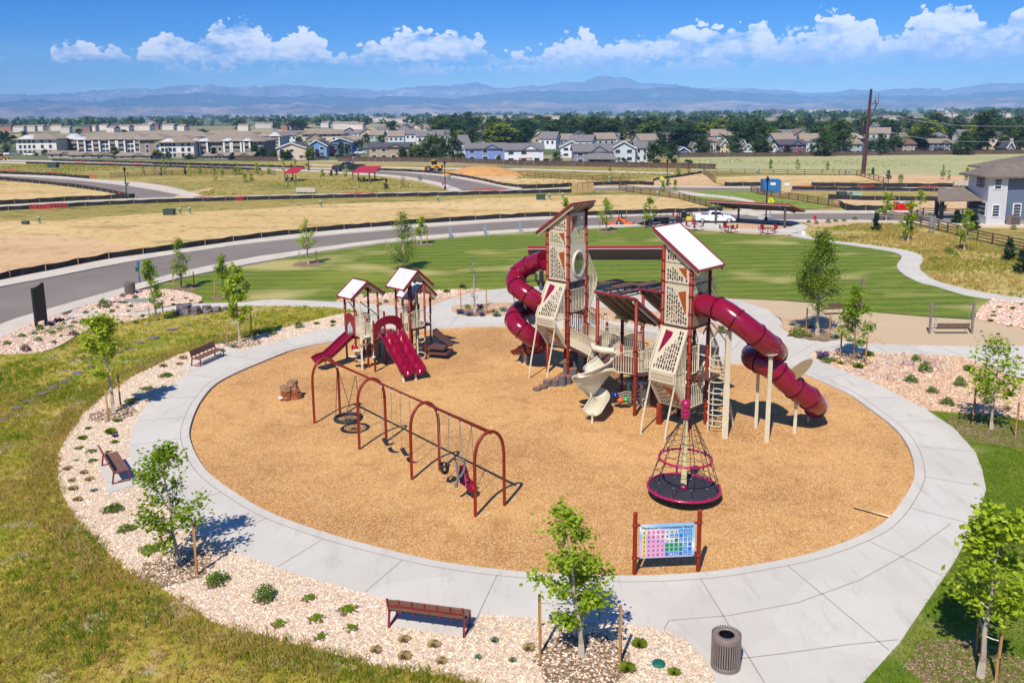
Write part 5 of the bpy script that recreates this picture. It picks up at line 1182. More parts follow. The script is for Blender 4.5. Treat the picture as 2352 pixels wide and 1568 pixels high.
sA=Vector((-7.05,47.9,2.0));sE=Wp(*zs(1280,1285),45.35);sE.z=0.42;dv=sE-sA;side=Vector((-dv.y,dv.x,0)).normalized()
for s in (-1,1):
 P_=[sA+side*(0.36*s)+dv*f+UP*k for f,k in ((-0.03,0.03),(0.06,0.0),(0.25,-0.06),(0.5,-0.10),(0.75,-0.07),(0.9,-0.0),(1.04,0.0))]
 channel(ST,P_,0.36,0.34,'slide',M_maroon,rim=0.05,flat=0.15,wave=0.06,seg=12)
for (x,y) in ((1180,1425),(1320,1405)):b=MB();g=G(*zs(x,y));b.tube([g,g+UP*0.45],0.06,8);b.build('slide_support',M_beige,small,so_)
def hood(P0,P1,z0,h,nm='slide_hood'):
 b=MB();U=(P1-P0);n_=14;outer=[];inner_=[]
 for i in range(n_+1):
  a=math.pi*i/n_;f=0.5-0.5*math.cos(a)
  inner_.append(P0+U*(0.08+0.84*f)+UP*(z0+h*0.62*math.sin(a)))
  outer.append(P0+U*(0.5-0.5*math.cos(a) if 0<i<n_ else (0 if i==0 else 1))+UP*(z0+h*(0.55+0.45*math.sin(a))))
 nrm=U.cross(UP).normalized()
 for i in range(n_):b.prism([inner_[i],inner_[i+1],outer[i+1],outer[i]],nrm*0.06)
 b.prism([p for p in [inner_[0],outer[0],P0+UP*(z0+h*0.55)]] if False else [inner_[0],P0+UP*z0,outer[0]],nrm*0.06);b.prism([inner_[-1],outer[-1],P1+UP*z0],nrm*0.06)
 b.tube([p+nrm*0.02 for p in inner_],0.05,6);b.build(nm,M_maroon,small,so_)
hood(m1[0],m1[1],1.6,1.35);hood(fr1,fr2,2.0,1.15)
b=MB();pz=Wp(*zs(1332,1100),48.2);g=G(*zs(1345,1175));b.tube([g,g+UP*zat(*zs(1325,385),g.y)],0.045,8);b.build('climber_pole',M_beige,small,so_)
for k in range(6):
 zk=0.35+k*0.48;s=-1 if k%2 else 1;b=MB();cx_=0.30*s
 b.tube([g+Vector((0,0,zk-0.17)),g+Vector((cx_*0.9,0,zk-0.19)),g+Vector((cx_*1.5,0,zk-0.08)),g+Vector((cx_*1.5,0,zk+0.08)),g+Vector((cx_*0.9,0,zk+0.18)),g+Vector((0,0,zk+0.17))],0.032,7);b.build('climber_loop',M_beige,small,so_)
b=MB();tp=g+UP*zat(*zs(1325,385),g.y);b.tube([tp,tp+Vector((-0.4,0.3,0.0)),tp+Vector((-0.9,0.6,-0.55)),tp+Vector((-0.95,0.7,-1.0))],0.04,7);b.build('grab_rail',M_beige,small,so_)
gp=G(*zs(712,1290));b=MB();b.tube([gp,gp+UP*zat(*zs(690,500),gp.y)],0.05,8);b.tube([gp+UP*zat(*zs(690,500),gp.y),m1[2]+UP*2.6],0.045,8);b.build('climber_pole',M_beige,small,so_)
for k,(x,y,dxx) in enumerate([(765,895,.3),(725,990,0.1),(650,1055,-.35),(610,1120,-.6),(700,1170,-0.1)]):
 p=Wp(*zs(x,y),gp.y+0.1*k);b=MB();b.lathe([(0.0,0.02),(0.24,0.02),(0.27,0.0),(0.24,-0.03),(0.0,-0.05)],tuple(p),16);b.tube([p+UP*-0.03,p+Vector((-0.12,0,-0.16)),Vector((gp.x,gp.y,p.z-0.2))],0.025,6);b.build('pod_step',M_beigep if k!=1 else M_taupe,small,so_)
p=Wp(*zs(625,1030),49.0);b=MB();b.ball(p,0.22,14,sz=1.0,sy=0.35);b.build('red_dome',mat('bright_red_dome',S(206,20,40),0.15,coat=0.8),small,so_)
p=Wp(*zs(838,1130),46.9);b=MB();b.lathe([(0.0,-0.12),(0.10,-0.09),(0.13,0.0),(0.10,0.02),(0.0,-0.03)],tuple(p),12);b.tube([p,p+UP*0.35],0.025,6);b.build('bubble_cup',M_beigep,small,so_)
for (x,y,w_,z_) in ((1565,890,1.25,0.72),(1595,945,1.25,0.38)):
 p=Wp(*zs(x,y),50.0);b=MB();b.box((p.x,p.y,z_),(1.3,1.1,0.14),None,-0.3);b.build('transfer_step',M_deck,small,so_)
b=MB();b.prism([Vector((-4.9,49.9,1.7)),Vector((-4.6,50.5,1.7)),Vector((-3.6,50.4,0.8)),Vector((-3.7,49.8,0.8))],(0,0,-0.12));b.build('ramp',M_deck,small,so_)
b=MB();b.tube([Wp(*zs(1400,605),50.0),Wp(*zs(1500,655),49.8),Wp(*zs(1508,900),49.8)],0.025,6);b.tube([Wp(*zs(1400,700),50.0),Wp(*zs(1505,755),49.8)],0.02,6);b.build('handrail',M_beige,small,so_)
b=MB();b.tube([Wp(*zs(525,580),50.6),Wp(*zs(520,520),50.6),Wp(*zs(555,500),50.6),Wp(*zs(585,540),50.6),Wp(*zs(640,620),50.6),Wp(*zs(650,670),50.6)],0.035,6);b.build('handrail',M_greyp,small,so_)
b=MB();b.box((*mid(m2[2],m3[0]).xy,2.6),(0.9,0.06,1.1),None,math.pi/4);b.build('play_panel',M_slat,small,so_)
M_brown=mat('dark_brown_steel',S(92,80,70),0.5,var=0.1);M_redroof=mat('red_metal_roof',S(176,34,46),0.4,var=0.05);M_under=mat('brown_ribbed_soffit',S(104,88,66),0.6,var=0.1)
def shelter(name,label,P0,P1,depth,z_near,z_far,posts,loc=None,ribs=14):
 """P0-P1 the near (high) edge of the roof, which falls away from the viewer"""
 P0,P1=Vector(P0),Vector(P1);o=tuple(((P0+P1)/2).xy)+(0,)
 t=thing(name,label,'picnic shelter',o);U=(P1-P0).normalized();D=Vector((-U.y,U.x,0))*depth
 a,b_,c,d=P0+UP*z_near,P1+UP*z_near,P1+D+UP*z_far,P0+D+UP*z_far
 m=MB();m.prism([a,b_,c,d],(0,0,0.06));rf=m.build('roof',M_redroof,t,o)
 m=MB();m.prism([a-UP*.03+D*0.01,b_-UP*.03+D*0.01,c-UP*.03,d-UP*.03],(0,0,-0.03));n=6
 for i in range(n):f=(i+.5)/n;m.beam(a.lerp(d,f)-UP*.12,b_.lerp(c,f)-UP*.12,0.10,0.14)
 m.build('soffit',M_under,rf,o)
 m=MB();m.beam(a-UP*0.02,b_-UP*0.02,0.10,0.09);m.build('gutter',M_white,rf,o)
 m=MB();m.beam(a+UP*0.09,b_+UP*0.09,0.16,0.17);m.beam(a,d,0.1,0.2);m.beam(b_,c,0.1,0.2);m.build('fascia',M_redroof,rf,o)
 for (x,y,zt_) in posts:m=MB();m.box((x,y,zt_/2),(0.22,0.22,zt_));m.build('post',M_brown,t,o)
 for k in (0.12,0.88):m=MB();m.beam(a.lerp(b_,k)-UP*.22,d.lerp(c,k)-UP*.22,0.14,0.22);m.build('rafter',M_brown,t,o)
 return t
g=G(1242,671);yN=g.y-2.4
n0,n1=Wp(1213,562,yN),Wp(1600,578,yN-0.6);zN=(n0 .z+n1 .z)/2
zF=zat(1400,592,yN+4.6)
shelter('picnic_shelter','long red roofed picnic shelter behind the two towers',(n0 .x,n0 .y,0),(n1 .x,n1 .y,0),4.6,zN,zF,[(g.x,g.y,zN-0.8),(n1 .x-1.2,g.y-.5,zN-0.8),(g.x+.2,g.y+2.0,zN-1.6),(n1 .x-1.2,g.y+1.6,zN-1.6)])
g1,g2,g3=G(1643,517.3),G(1701,516),G(1801.5,527)
a_=Wp(1627,462,g1 .y+1.0);c_=Wp(1815,473,g3 .y-0.6);zh=(a_.z+c_.z)/2
shelter('picnic_shelter','red edged picnic shelter beside the street in front of the white pickup',(a_.x,a_.y,0),(c_.x,c_.y,0),6.0,zh,zh-1.25,[(g1 .x,g1 .y,zh-.3),(g2 .x,g2 .y+1.2,zh-.7),(g3 .x,g3 .y,zh-.3)])
zq=zc(1000,400,2.138)
for (x0,y0,x1,y1,dy,lab,pb) in [(283,640,395,618,4.5,'small red canopy on thin posts at the left of the far meadow',((302,700),(325,720),(370,700),(395,722))),(870,622,1060,626,6.5,'wider red canopy on thin posts at the right of the far meadow',((882,698),(928,692),(1022,702),(1070,700)))]:
 gy=G(*zq(*pb[2])).y;p0,p1=Wp(*zq(x0,y0),gy-1),Wp(*zq(x1,y1),gy-1);zz_=(p0 .z+p1 .z)/2;o=(p0 .x,p0 .y,0)
 t=thing('canopy',lab,'canopy',o,group='far canopies');m=MB();back=Vector((0.8,dy,0.95));P0_,P1_=Vector((p0 .x,p0 .y,zz_)),Vector((p1 .x,p1 .y,zz_))
 m.prism([P0_,P1_,P1_+back,P0_+back],(0,0,0.12));m.build('roof',mat('bright_red_roof',S(188,34,48),0.45),t,o)
 for q in pb:e=G(*zq(*q));m=MB();m.bar((e.x,e.y,0),(e.x,e.y,zz_+0.1),0.13,6);m.build('post',M_brown,t,o)
 e=G(*zq((pb[0][0]+pb[2][0])/2,pb[0][1]-6));tt=thing('picnic_table','dark picnic table under the '+('small' if x0<300 else 'wider')+' far canopy','picnic table',tuple(e));m=MB();m.box((0,0,.75),(1.8,.9,.08));m.build('table_top',M_dark,tt)
 for s in (-1,1):m=MB();m.box((0,s*.75,.45),(1.8,.3,.06));m.build('seat',M_dark,tt)
 m=MB();m.box((-.6,0,.36),(.1,1.2,.7));m.box((.6,0,.36),(.1,1.2,.7));m.build('frame',M_dark,tt)
def make_ptable():
 t=thing('picnic_table','x','picnic table');ms=mat('brown_slat_b',S(120,84,66),0.6,var=0.2,vs=5)
 b=MB()
 for k in range(7):b.box((0,-0.39+0.13*k,0.76),(2.3,0.105,0.05))
 b.build('table_top',ms,t)
 for s in (-1,1):
  b=MB()
  for k in range(3):b.box((0,s*0.8-0.13+0.13*k,0.46),(2.3,0.105,0.05))
  b.build('seat',ms,t)
 for s in (-1,1):b=MB();b.beam((s*0.8,0,0),(s*0.8,0,0.73),0.1,0.1);b.beam((s*.8,-.85,.4),(s*.8,.85,.4),.07,.07);b.beam((s*.8,-.8,0),(s*.8,-.8,.42),.06,.06);b.beam((s*.8,.8,0),(s*.8,.8,.42),.06,.06);b.build('leg',M_brown,t)
 return t
pt=Pool(make_ptable)
for i,(x,y,l) in enumerate([(1150,915,'wood slat picnic table in the blue shade right of the left tower'),(1290,945,'picnic table in the shade between the towers, behind the front canopy'),(1500,930,'picnic table in the shade just left of the right tower')]):
 g=G(*zz1(x,y));pt.get((g.x,g.y,0.16),R(38),l,'picnic tables under the long shelter')
M_chair=mat('red_wire_chair',S(140,26,48),0.45,var=0.1)
def make_chair():
 t=thing('pedestal_chair','x','chair')
 b=MB();pr=[(-0.22,0.98),(-0.20,0.62),(-0.16,0.50),(0.20,0.46),(0.26,0.42)]
 for i in range(4):b.prism([(-.24,pr[i][0],pr[i][1]),(.24,pr[i][0],pr[i][1]),(.24,pr[i+1][0],pr[i+1][1]),(-.24,pr[i+1][0],pr[i+1][1])],(0,-0.02,-0.02))
 b.build('seat',M_chair,t);b=MB();b.bar((0,0,0.0),(0,0,.46),.035,8);b.build('pedestal',M_chair,t)
 for s in (-1,1):b=MB();b.tube([(s*.26,-.18,.66),(s*.27,.15,.66),(s*.25,.2,.48)],.018,6);b.build('armrest',M_chair,t)
 return t
def make_ctable():
 t=thing('pedestal_table','x','table');b=MB();b.lathe([(0,.76),(.46,.76),(.48,.74),(.46,.72),(0,.71)],n=20);b.build('table_top',M_chair,t);b=MB();b.lathe([(.05,.72),(.05,.03),(.22,.0)],n=12);b.build('pedestal',M_chair,t);return t
pc,ptb=Pool(make_chair),Pool(make_ctable)
for nm,(tx,ty),ch in [('left',(728,185),[(658,180),(722,158),(797,183)]),('middle',(1078,210),[(1008,212),(1048,195),(1108,215),(1152,208)]),('right',(1492,228),[(1415,228),(1440,215),(1540,228),(1566,212)])]:
 g=G(*zz3(tx,ty),0.14);ptb.get((g.x,g.y,0.14),0,'round red table of the %s seating group beside the lawn'%nm,'red seating groups',1.0)
 for k,(x,y) in enumerate(ch):
  e=G(*zz3(x,y),0.14);dv=Vector((g.x-e.x,g.y-e.y));rz_=math.atan2(dv.y,dv.x)-math.pi/2
  pc.get((e.x,e.y,0.14),rz_,'red wire chair of the %s seating group, %s from the left'%(nm,ORD[k]),'red wire chairs',1.0)
def make_bswing():
 t=thing('bench_swing','x','bench swing');w2=1.66
 for s in (-1,1):b=MB();b.box((s*w2,0,1.28),(0.15,0.15,2.56));b.build('post',M_taupe,t)
 b=MB();b.bar((-w2,0,2.42),(w2,0,2.42),.045,8);b.build('top_bar',M_taupe,t)
 st=thing('swing_seat',None,None);st.parent=t;b=MB()
 for i in range(7):f=i/6;b.box((0,-.3-.12*f,.5+.42*f),(2.5,.02,.055))
 for i in range(5):b.box((0,-.25+.1*i,.46),(2.5,.075,.02))
 for x in (-1.25,-.42,.42,1.25):b.beam((x,-.28,.45),(x,-.43,.95),.03,.03);b.beam((x,-.28,.45),(x,.2,.45),.03,.03)
 for s in (-1,1):b.tube([(s*1.27,-.38,.75),(s*1.27,.1,.75),(s*1.27,.2,.47)],.022,6)
 b.build('seat',mat('brown_strap_seat',S(110,84,66),0.5,var=0.1),st)
 for s in (-1,1):b=MB();b.bar((s*1.3,0,2.4),(s*1.3,0,2.25),.035,6);b.tube([(s*1.3,0,2.35),(s*1.3,-.05,1.5),(s*1.27,-.38,.78)],.014,5);b.tube([(s*1.3,-.05,1.5),(s*1.27,.15,.75)],.014,5);b.build('chain',M_steel,t)
 return t
bs=Pool(make_bswing);zA=zc(3000,650,2.0904)
def between(a,c):p,q=G(*a),G(*c);return (p+q)/2,math.atan2(q.y-p.y,q.x-p.x),(q-p).length
m_,rz_,L_=between(zA(1500,1440),zA(1852,1440));bs.get((m_.x,m_.y,0.09),rz_,'taupe bench swing on the tan gravel at the right edge','bench swings',L_/3.32)
m_,rz_,L_=between(zA(583,1285),zA(915,1270));bs.get((m_.x,m_.y,0.09),rz_,'taupe bench swing partly hidden behind the round green tree','bench swings',1.0)
ga,gb=G(*zl(310,1300)),G(*zl(392,1280));o=tuple(((ga+gb)/2));t=thing('display_board','tall black display board on two legs by the street, seen edge-on','sign board',o)
zt1=zat(*zl(262,945),ga.y);zt2_=zat(*zl(350,900),gb.y)
for q,z_ in ((ga,zt1),(gb,zt2_)):b=MB();b.box((q.x,q.y,z_/2),(.16,.16,z_));b.build('post',M_dark,t,o)
b=MB();zb_=zat(*zl(300,1225),ga.y);b.prism([ga+UP*zb_,gb+UP*(zb_+.0),gb+UP*(zt2_-.03),ga+UP*(zt1-.03)],Vector((gb-ga).cross(UP)).normalized()*0.14);b.build('panel',mat('black_panel',S(44,40,42),0.45,var=0.1),t,o)
def lamp(u,v,vtop,label,arm=False):
 g=G(u,v);h=zat(u-6 if u<1176 else u+1,vtop,g.y);t=thing('street_lamp',label,'street lamp',tuple(g),group='black street lamps')
 b=MB();b.lathe([(.22,0),(.22,.5),(.12,.7),(.09,1.0),(.075,h-1.0),(.12,h-.95)],n=10);b.build('pole',M_dark,t)
 b=MB();b.lathe([(.10,h-.95),(.24,h-.5),(.26,h-.45),(.05,h-.08),(.03,h),(0,h+.05)],n=8);b.build('lantern',M_dark,t)
 b=MB();b.lathe([(.09,h-.93),(.215,h-.5),(.2,h-.48)],n=8);b.build('glass',mat('lantern_glass',S(200,200,190),.3),t);return t
z0q=zc(0,400,2.138);z5q=zc(2050,400,2.138);z6q=zc(3000,400,2.146)
lamp(*z0q(1088,855),z0q(1060,568)[1],'black street lamp at the junction on the left');lamp(*z0q(1458,572),z0q(1445,402)[1],'black street lamp in front of the white and tan apartments')
lamp(*zq(1670,768),zq(1662,515)[1],'black street lamp beside the dirt mound');lamp(*zq(504,610),zq(495,420)[1],'black street lamp beside the pink house')
lamp(*z5q(1320,735),z5q(1322,500)[1],'black street lamp at the middle crossing');lamp(*z2(2222,395),z2(2240,5)[1],'tall black street lamp next to the blue container')
def make_bollard():t=MB();t.box((0,0,.5),(.28,.2,1.0));t.box((0,0,.02),(.4,.3,.05));o_=t.build('bollard',mat('pale_blue_grey',S(140,158,172),.5));tag(o_,None,'bollard');return o_
pb=Pool(make_bollard);zk=zc(1000,700,1.1945)
for k,(x,y) in enumerate([(958,303),(1124,290),(1291,278)]):g=G(*zk(x,y));pb.get((g.x,g.y,.12),0,'pale grey utility pillar at the lawn edge, %s of three from the left'%ORD[k],'utility pillars',1.15)
g=G(*zl(1170,905));t=thing('pet_waste_station','blue topped post with a green bag box by the street','waste station',tuple(g));b=MB();b.box((0,0,.95),(.08,.08,1.9));b.build('post',mat('blue_post',S(50,90,140),.5),t);b=MB();b.box((-.12,0,1.25),(.24,.2,.4));b.build('bag_box',mat('green_box',S(20,90,60),.5),t);b=MB();b.box((0,0,1.75),(.22,.05,.42));b.build('sign_plate',mat('blue_plate',S(60,110,170),.5),t)
def smallbox(name,cat,label,g,w,d,h,m,group=None,top=None):
 t=thing(name,label,cat,tuple(g),group=group);b=MB();b.box((0,0,h*.46),(w,d,h*.92));b.build('body',m,t);b=MB();b.prism([(-w*.53,-d*.53,h*.92),(w*.53,-d*.53,h*.92),(w*.53,d*.53,h*.92),(-w*.53,d*.53,h*.92)],(0,0,h*.1));b.build('lid',m,t);return t
M_gbox=mat('dark_green_box',S(56,78,62),.6);M_lbox=mat('pale_green_pedestal',S(160,198,172),.6)
for (q,l,w_) in [(zl(1418,335),'dark green transformer box with a yellow sticker in the dry field',1.5),(zl(215,415),'small dark green utility box at the left of the dry field',.8),(z2(341,208),'dark green utility box behind the left tower roof',1.5),(z0q(458,580),'grey green utility box in the far left meadow',2.6),(zA(770,295),'dark green utility box beyond the wooden fence',1.6),(zA(885,298),'pale green utility box beyond the wooden fence',1.6)]:
 smallbox('utility_box','utility box',l,G(*q),w_,w_*.7,w_*.6,M_lbox if 'pale' in l else M_gbox,'utility boxes')
cnt=0
for q in [zl(330,412),zl(1508,335),zl(1590,330),z2(414,210),z2(524,205),z2(1316,193),z5q(828,700),z5q(2090,642),z6q(60,640),z6q(818,645),z6q(848,650),z0q(1135,606),zA(816,298),zk(338,155),zk(898,133)]:
 g=G(*q);o_=MB();o_.lathe([(.16,0),(.16,.75),(.19,.76),(.19,.9),(.1,.98),(0,1.0)],n=10);o_=o_.build('utility_pedestal',M_lbox);o_.location=g;o_.scale=(1.15,1.15,1.15);tag(o_,'pale green utility pedestal standing in the dry field','utility pedestal','utility pedestals')
def hydrant(q,l):
 g=G(*q);t=thing('fire_hydrant',l,'fire hydrant',(g.x,g.y,.12));b=MB();b.lathe([(.16,0),(.13,.08),(.13,.6),(.17,.62),(.13,.78),(.05,.86),(0,.88)],n=10);b.build('barrel',mat('hydrant_red',S(214,24,40),.4),t);b=MB();b.bar((-.25,0,.5),(.25,0,.5),.07,8);b.build('outlets',mat('hydrant_red',S(214,24,40),.4),t)
hydrant(zA(541,500),'red fire hydrant in the gravel beside the street');hydrant(z0q(1032,832),'red fire hydrant behind the black silt fence at the left junction');hydrant(zq(1650,742),'small red fire hydrant near the lamp by the dirt mound')
b=MB();b.lathe([(.14,0),(.17,.34),(.16,.34),(.13,.02)],n=14);o_=b.build('bucket',M_white);g=G(*zA(447,618));o_.location=(g.x,g.y,.14);o_.scale=(1.3,)*3;tag(o_,'white plastic bucket on the edge of the winding path','bucket')
g=G(*z6q(990,632));h=zat(*z6q(1042,0),g.y)+0;h=zat(2004,205,g.y);t=thing('utility_pole','tall rusty brown steel utility pole with insulator arms','utility pole',tuple(g));M_rust=mat('weathering_steel',S(80,46,40),.6,var=.2)
b=MB();b.tube([(-.5,0,0),(0.1,0,h)],[.52,.27],12);b.build('pole',M_rust,t)
for (zf,sx) in ((.83,1),(.55,-1)):
 b=MB();s=sx;b.tube([(s*.4,0,h*(zf-.16)),(s*1.1,0,h*(zf-.08)),(s*1.55,0,h*zf)],.13,6);b.bar((s*.4,0,h*zf),(s*1.9,0,h*(zf+.002)),.09,6);b.build('arm',M_rust,t)
 b=MB();b.lathe([(.1,0),(.26,.1),(.12,.25),(.26,.35),(.12,.5),(.24,.6),(.1,.8),(.06,1.5),(0,1.6)],(s*1.2,0,h*zf),8);b.lathe([(.1,0),(.05,2.2),(0,2.3)],(s*1.85,0,h*zf),8);b.build('insulator',mat('grey_insulator',S(96,84,88),.4),t)
for k,(v0_,v1_,l) in enumerate([(282,302,'upper overhead wire running right from the steel pole'),(350,428,'lower overhead wire running right from the steel pole')]):
 p0,p1=Wp(*z6q(1050,[100,250][k]),g.y),Wp(*z6q(2500,[225,350][k]),g.y-60);b=MB();b.tube([p0+(p1-p0)*(i/10)-UP*(1.2*math.sin(math.pi*i/10)) for i in range(11)],.035,4);tag(b.build('overhead_wire',mat('wire',S(170,176,186),.5)),l,'wire')
# fences
M_silt=mat('black_silt_fabric',S(34,32,36),.8,var=.25,vs=1.5,bump=.5,bs=3);M_split=mat('brown_fence_wood',S(124,94,60),.85,var=.25,vs=2);M_stk=mat('silt_stake',S(172,142,104),.85)
def silt(pts,label,h=.75,step=3.6,wob=.1):
 pl_=[G(u,v) for u,v in pts];o=tuple(pl_[0]);t=thing('silt_fence',label,'silt fence',o,group='black silt fences');pl_=smooth_loop(pl_,False,3);L=[0]
 for i in range(1,len(pl_)):L.append(L[-1]+(pl_[i]-pl_[i-1]).length)
 def at(s):
  for i in range(1,len(pl_)):
   if L[i]>=s:return pl_[i-1].lerp(pl_[i],(s-L[i-1])/max(1e-6,L[i]-L[i-1]))
  return pl_[-1]
 rng=random.Random(len(pts));n=int(L[-1]/(step/3));vs=[]
 hh=[h*(1-wob*(i%3!=0)*rng.random()*1.6) for i in range(n+1)]
 for i in range(n+1):
  p=at(L[-1]*i/n);q=at(min(L[-1],L[-1]*i/n+.1));d=(q-p) if (q-p).length>1e-4 else (p-at(max(0,L[-1]*i/n-.1)));d.normalize();nn=Vector((-d.y,d.x,0));off=nn*(.07*math.sin(i*2.1))
  vs+=[p+UP*0.0,p+off+UP*hh[i],p+off+nn*.03+UP*hh[i],p+nn*.03]
 b=MB();b.add(vs,[(i*4+k,(i+1)*4+k,(i+1)*4+(k+1)%4,i*4+(k+1)%4) for i in range(n) for k in range(4)],None,False);b.build('fabric',M_silt,t,o)
 ns=min(95,max(2,int(L[-1]/step)))
 for i in range(ns+1):p=at(L[-1]*i/ns);b=MB();b.box((p.x,p.y-.06,h*.58),(.07,.05,h*1.16));sk=b.build('stake',M_stk,t,o)
silt([(-200,700),(0,645),(124,621),(247,597),(357,582),(632,544.5),(887,521),(1206,500.8),(1349,497),(1588,489),(1660,486.5)],'long black silt fence along the far side of the park street')
silt([(-100,488),(0,484.5),(302,468.5),(632,458.5),(900,452.5),(1206,445),(1330,441.5)],'black silt fence along the near side of the cross street',.7)
silt([(-80,473),(0,470.5),(150,462),(310,455)],'black silt fence above the cross street at the far left',.8)
silt([(-80,409),(0,413.5),(165,430),(247,443),(300,455)],'black silt fence along the inner edge of the left side road',.8)
silt([(-60,396),(0,399.5),(120,405),(206,411.5)],'black silt fence along the outer edge of the left side road',.8)
silt([(120,371.5),(390,379),(612,386),(700,389)],'black silt fence along the top of the road by the apartments',.9)
silt([(60,376),(250,380.5),(500,388),(600,391)],'black silt fence on the near side of the road by the apartments',.6)
silt([(800,392),(870,393.5),(985,399.5),(1048,407),(1105,417),(1190,433),(1330,428),(1447,424.5),(1502,426.5)],'black silt fence curving past the dirt mound to the cross street',.8)
silt([z5q(1200,700),z5q(1260,682),z5q(1400,665),z5q(1500,650),z5q(1620,628)],'short black silt fence up the dirt slope by the middle crossing',.6)
silt([z5q(1810,738),z5q(2000,736),z5q(2140,738)],'black silt fence just left of the blue container',.8);silt([z6q(525,742),z6q(900,746),z6q(1300,750),z6q(1740,750)],'black silt fence right of the containers, upper row',.8)
silt([z6q(360,775),z6q(900,780),z6q(1400,786),z6q(1790,790)],'black silt fence right of the containers, lower row',.7)
silt([zA(650,305),zA(900,318),zA(1200,322),zA(1660,326)],'black silt fence in the field behind the red skip',.8);silt([zA(750,375),zA(840,412),zA(1000,412),zA(1185,408)],'black silt fence beside the street, left of the red skip',1.0);silt([zA(1550,405),zA(1640,407)],'short black silt fence beside the right house porch',1.0)
def rail(pts,label,h=1.15,step=2.6,rails=4):
 pl_=[G(u,v) for u,v in pts];o=tuple(pl_[0]);t=thing('rail_fence',label,'fence',o,group='brown rail fences');L=sum((pl_[i]-pl_[i-1]).length for i in range(1,len(pl_)));step=max(step,L/90)
 for i in range(1,len(pl_)):
  a_,c_=pl_[i-1],pl_[i];n=max(1,round((c_-a_).length/step))
  for k in range(n+(i==len(pl_)-1)):p=a_.lerp(c_,k/n);b=MB();b.box((p.x,p.y,h/2),(.13,.13,h));b.build('post',M_split,t,o)
  for k in range(rails):b=MB();z_=h*(.2+.75*k/max(1,rails-1))-.03;d=(c_-a_).normalized();b.beam(a_+UP*z_-Vector((-d.y,d.x,0))*.09,c_+UP*z_-Vector((-d.y,d.x,0))*.09,.04,.13);b.build('rail',M_split,t,o)
rail([(1422,437),(1472,445),(1560,457),(1634,479)],'brown rail fence running down behind the towers to the street');rail([(1725,441.9),(1772,452.9),(1832.6,461),(1927,478)],'brown rail fence in front of the blue container')
rail([(1177,401.6),(1284.6,411),(1386.6,415),(1447,422)],'brown rail fence zigzagging beyond the dirt mound',1.0,3.0,3);rail([(1643,421.7),(1615,399.5),(1809,401),(1967.5,403),(2040,424)],'brown rail fence round the field left of the steel pole',1.2,3.4,3)
rail([(253.8,409),(333,404.5),(456.6,400.5),(632,402)],'brown rail fence at the back of the far left meadow',1.2,3.4,3);rail([(2010,504),(2017,507.8),(2077,510.6),(2134.7,524.3),(2244.6,554.5),(2352,578),(2480,606)],'brown rail fence in front of the right house',1.3,2.3)
rail([(2077,510),(2120,497),(2210,500)],'brown rail fence along the street beside the right house',1.2,2.3)
M_priv=mat('weathered_privacy_fence',S(98,78,64),.9,var=.3,vs=.8)
def privacy(pts,label,h=1.3):
 pl_=[G(u,v) for u,v in pts];o=tuple(pl_[0]);t=thing('privacy_fence',label,'fence',o,group='weathered board fences');b=MB()
 for i in range(1,len(pl_)):
  a_,c_=pl_[i-1],pl_[i];n=max(1,int((c_-a_).length/2.4))
  for k in range(n):p,q=a_.lerp(c_,k/n),a_.lerp(c_,(k+.97)/n);hh=h*(1+.05*((k*7)%3));b.prism([p,q,q+UP*hh,p+UP*hh],(0,.06,0))
 b.build('boards',M_priv,t,o);b=MB()
 for i in range(1,len(pl_)):b.beam(pl_[i-1]+UP*h*1.02-Vector((0,.05,0)),pl_[i]+UP*h*1.02-Vector((0,.05,0)),.05,.12)
 b.build('cap_rail',M_priv,t,o)
privacy([(540,369),(574,369.3),(640,370)],'weathered board fence beside the last apartment block');privacy([(775.6,370.7),(971.7,372),(1050,374),(1206,380),(1400,384),(1560,387),(1644.5,389.5)],'long weathered board fence below the row of houses in the middle');privacy([(1558.5,361.3),(1722.7,360.8),(2000,357.5),(2352,354),(2500,352)],'long weathered board fence behind the pale pasture on the right')
M_tyre=mat('tyre',S(40,40,42),.8);M_hub=mat('wheel_rim',S(170,172,178),.35,.7);M_glass=mat('car_glass',S(30,40,56),.08,var=.02)
def wheel(t,x,y,r=.4,w=.26):
 T=Matrix.Translation((x,y,r))@Matrix.Rotation(math.pi/2,4,'X')
 wh=thing('wheel',None,None);wh.parent=t
 b=MB();b.lathe([(r*.6,-w/2),(r*.93,-w/2),(r,-w*.35),(r,w*.35),(r*.93,w/2),(r*.6,w/2)],n=18,T=T);b.build('tyre',M_tyre,wh)
 b=MB();b.lathe([(0,w*.42),(r*.2,w*.42),(r*.25,w*.3),(r*.55,w*.36),(r*.62,w*.45),(r*.62,-w*.45),(r*.55,-w*.36),(0,-w*.4)],n=14,T=T);b.build('rim',M_hub,wh)
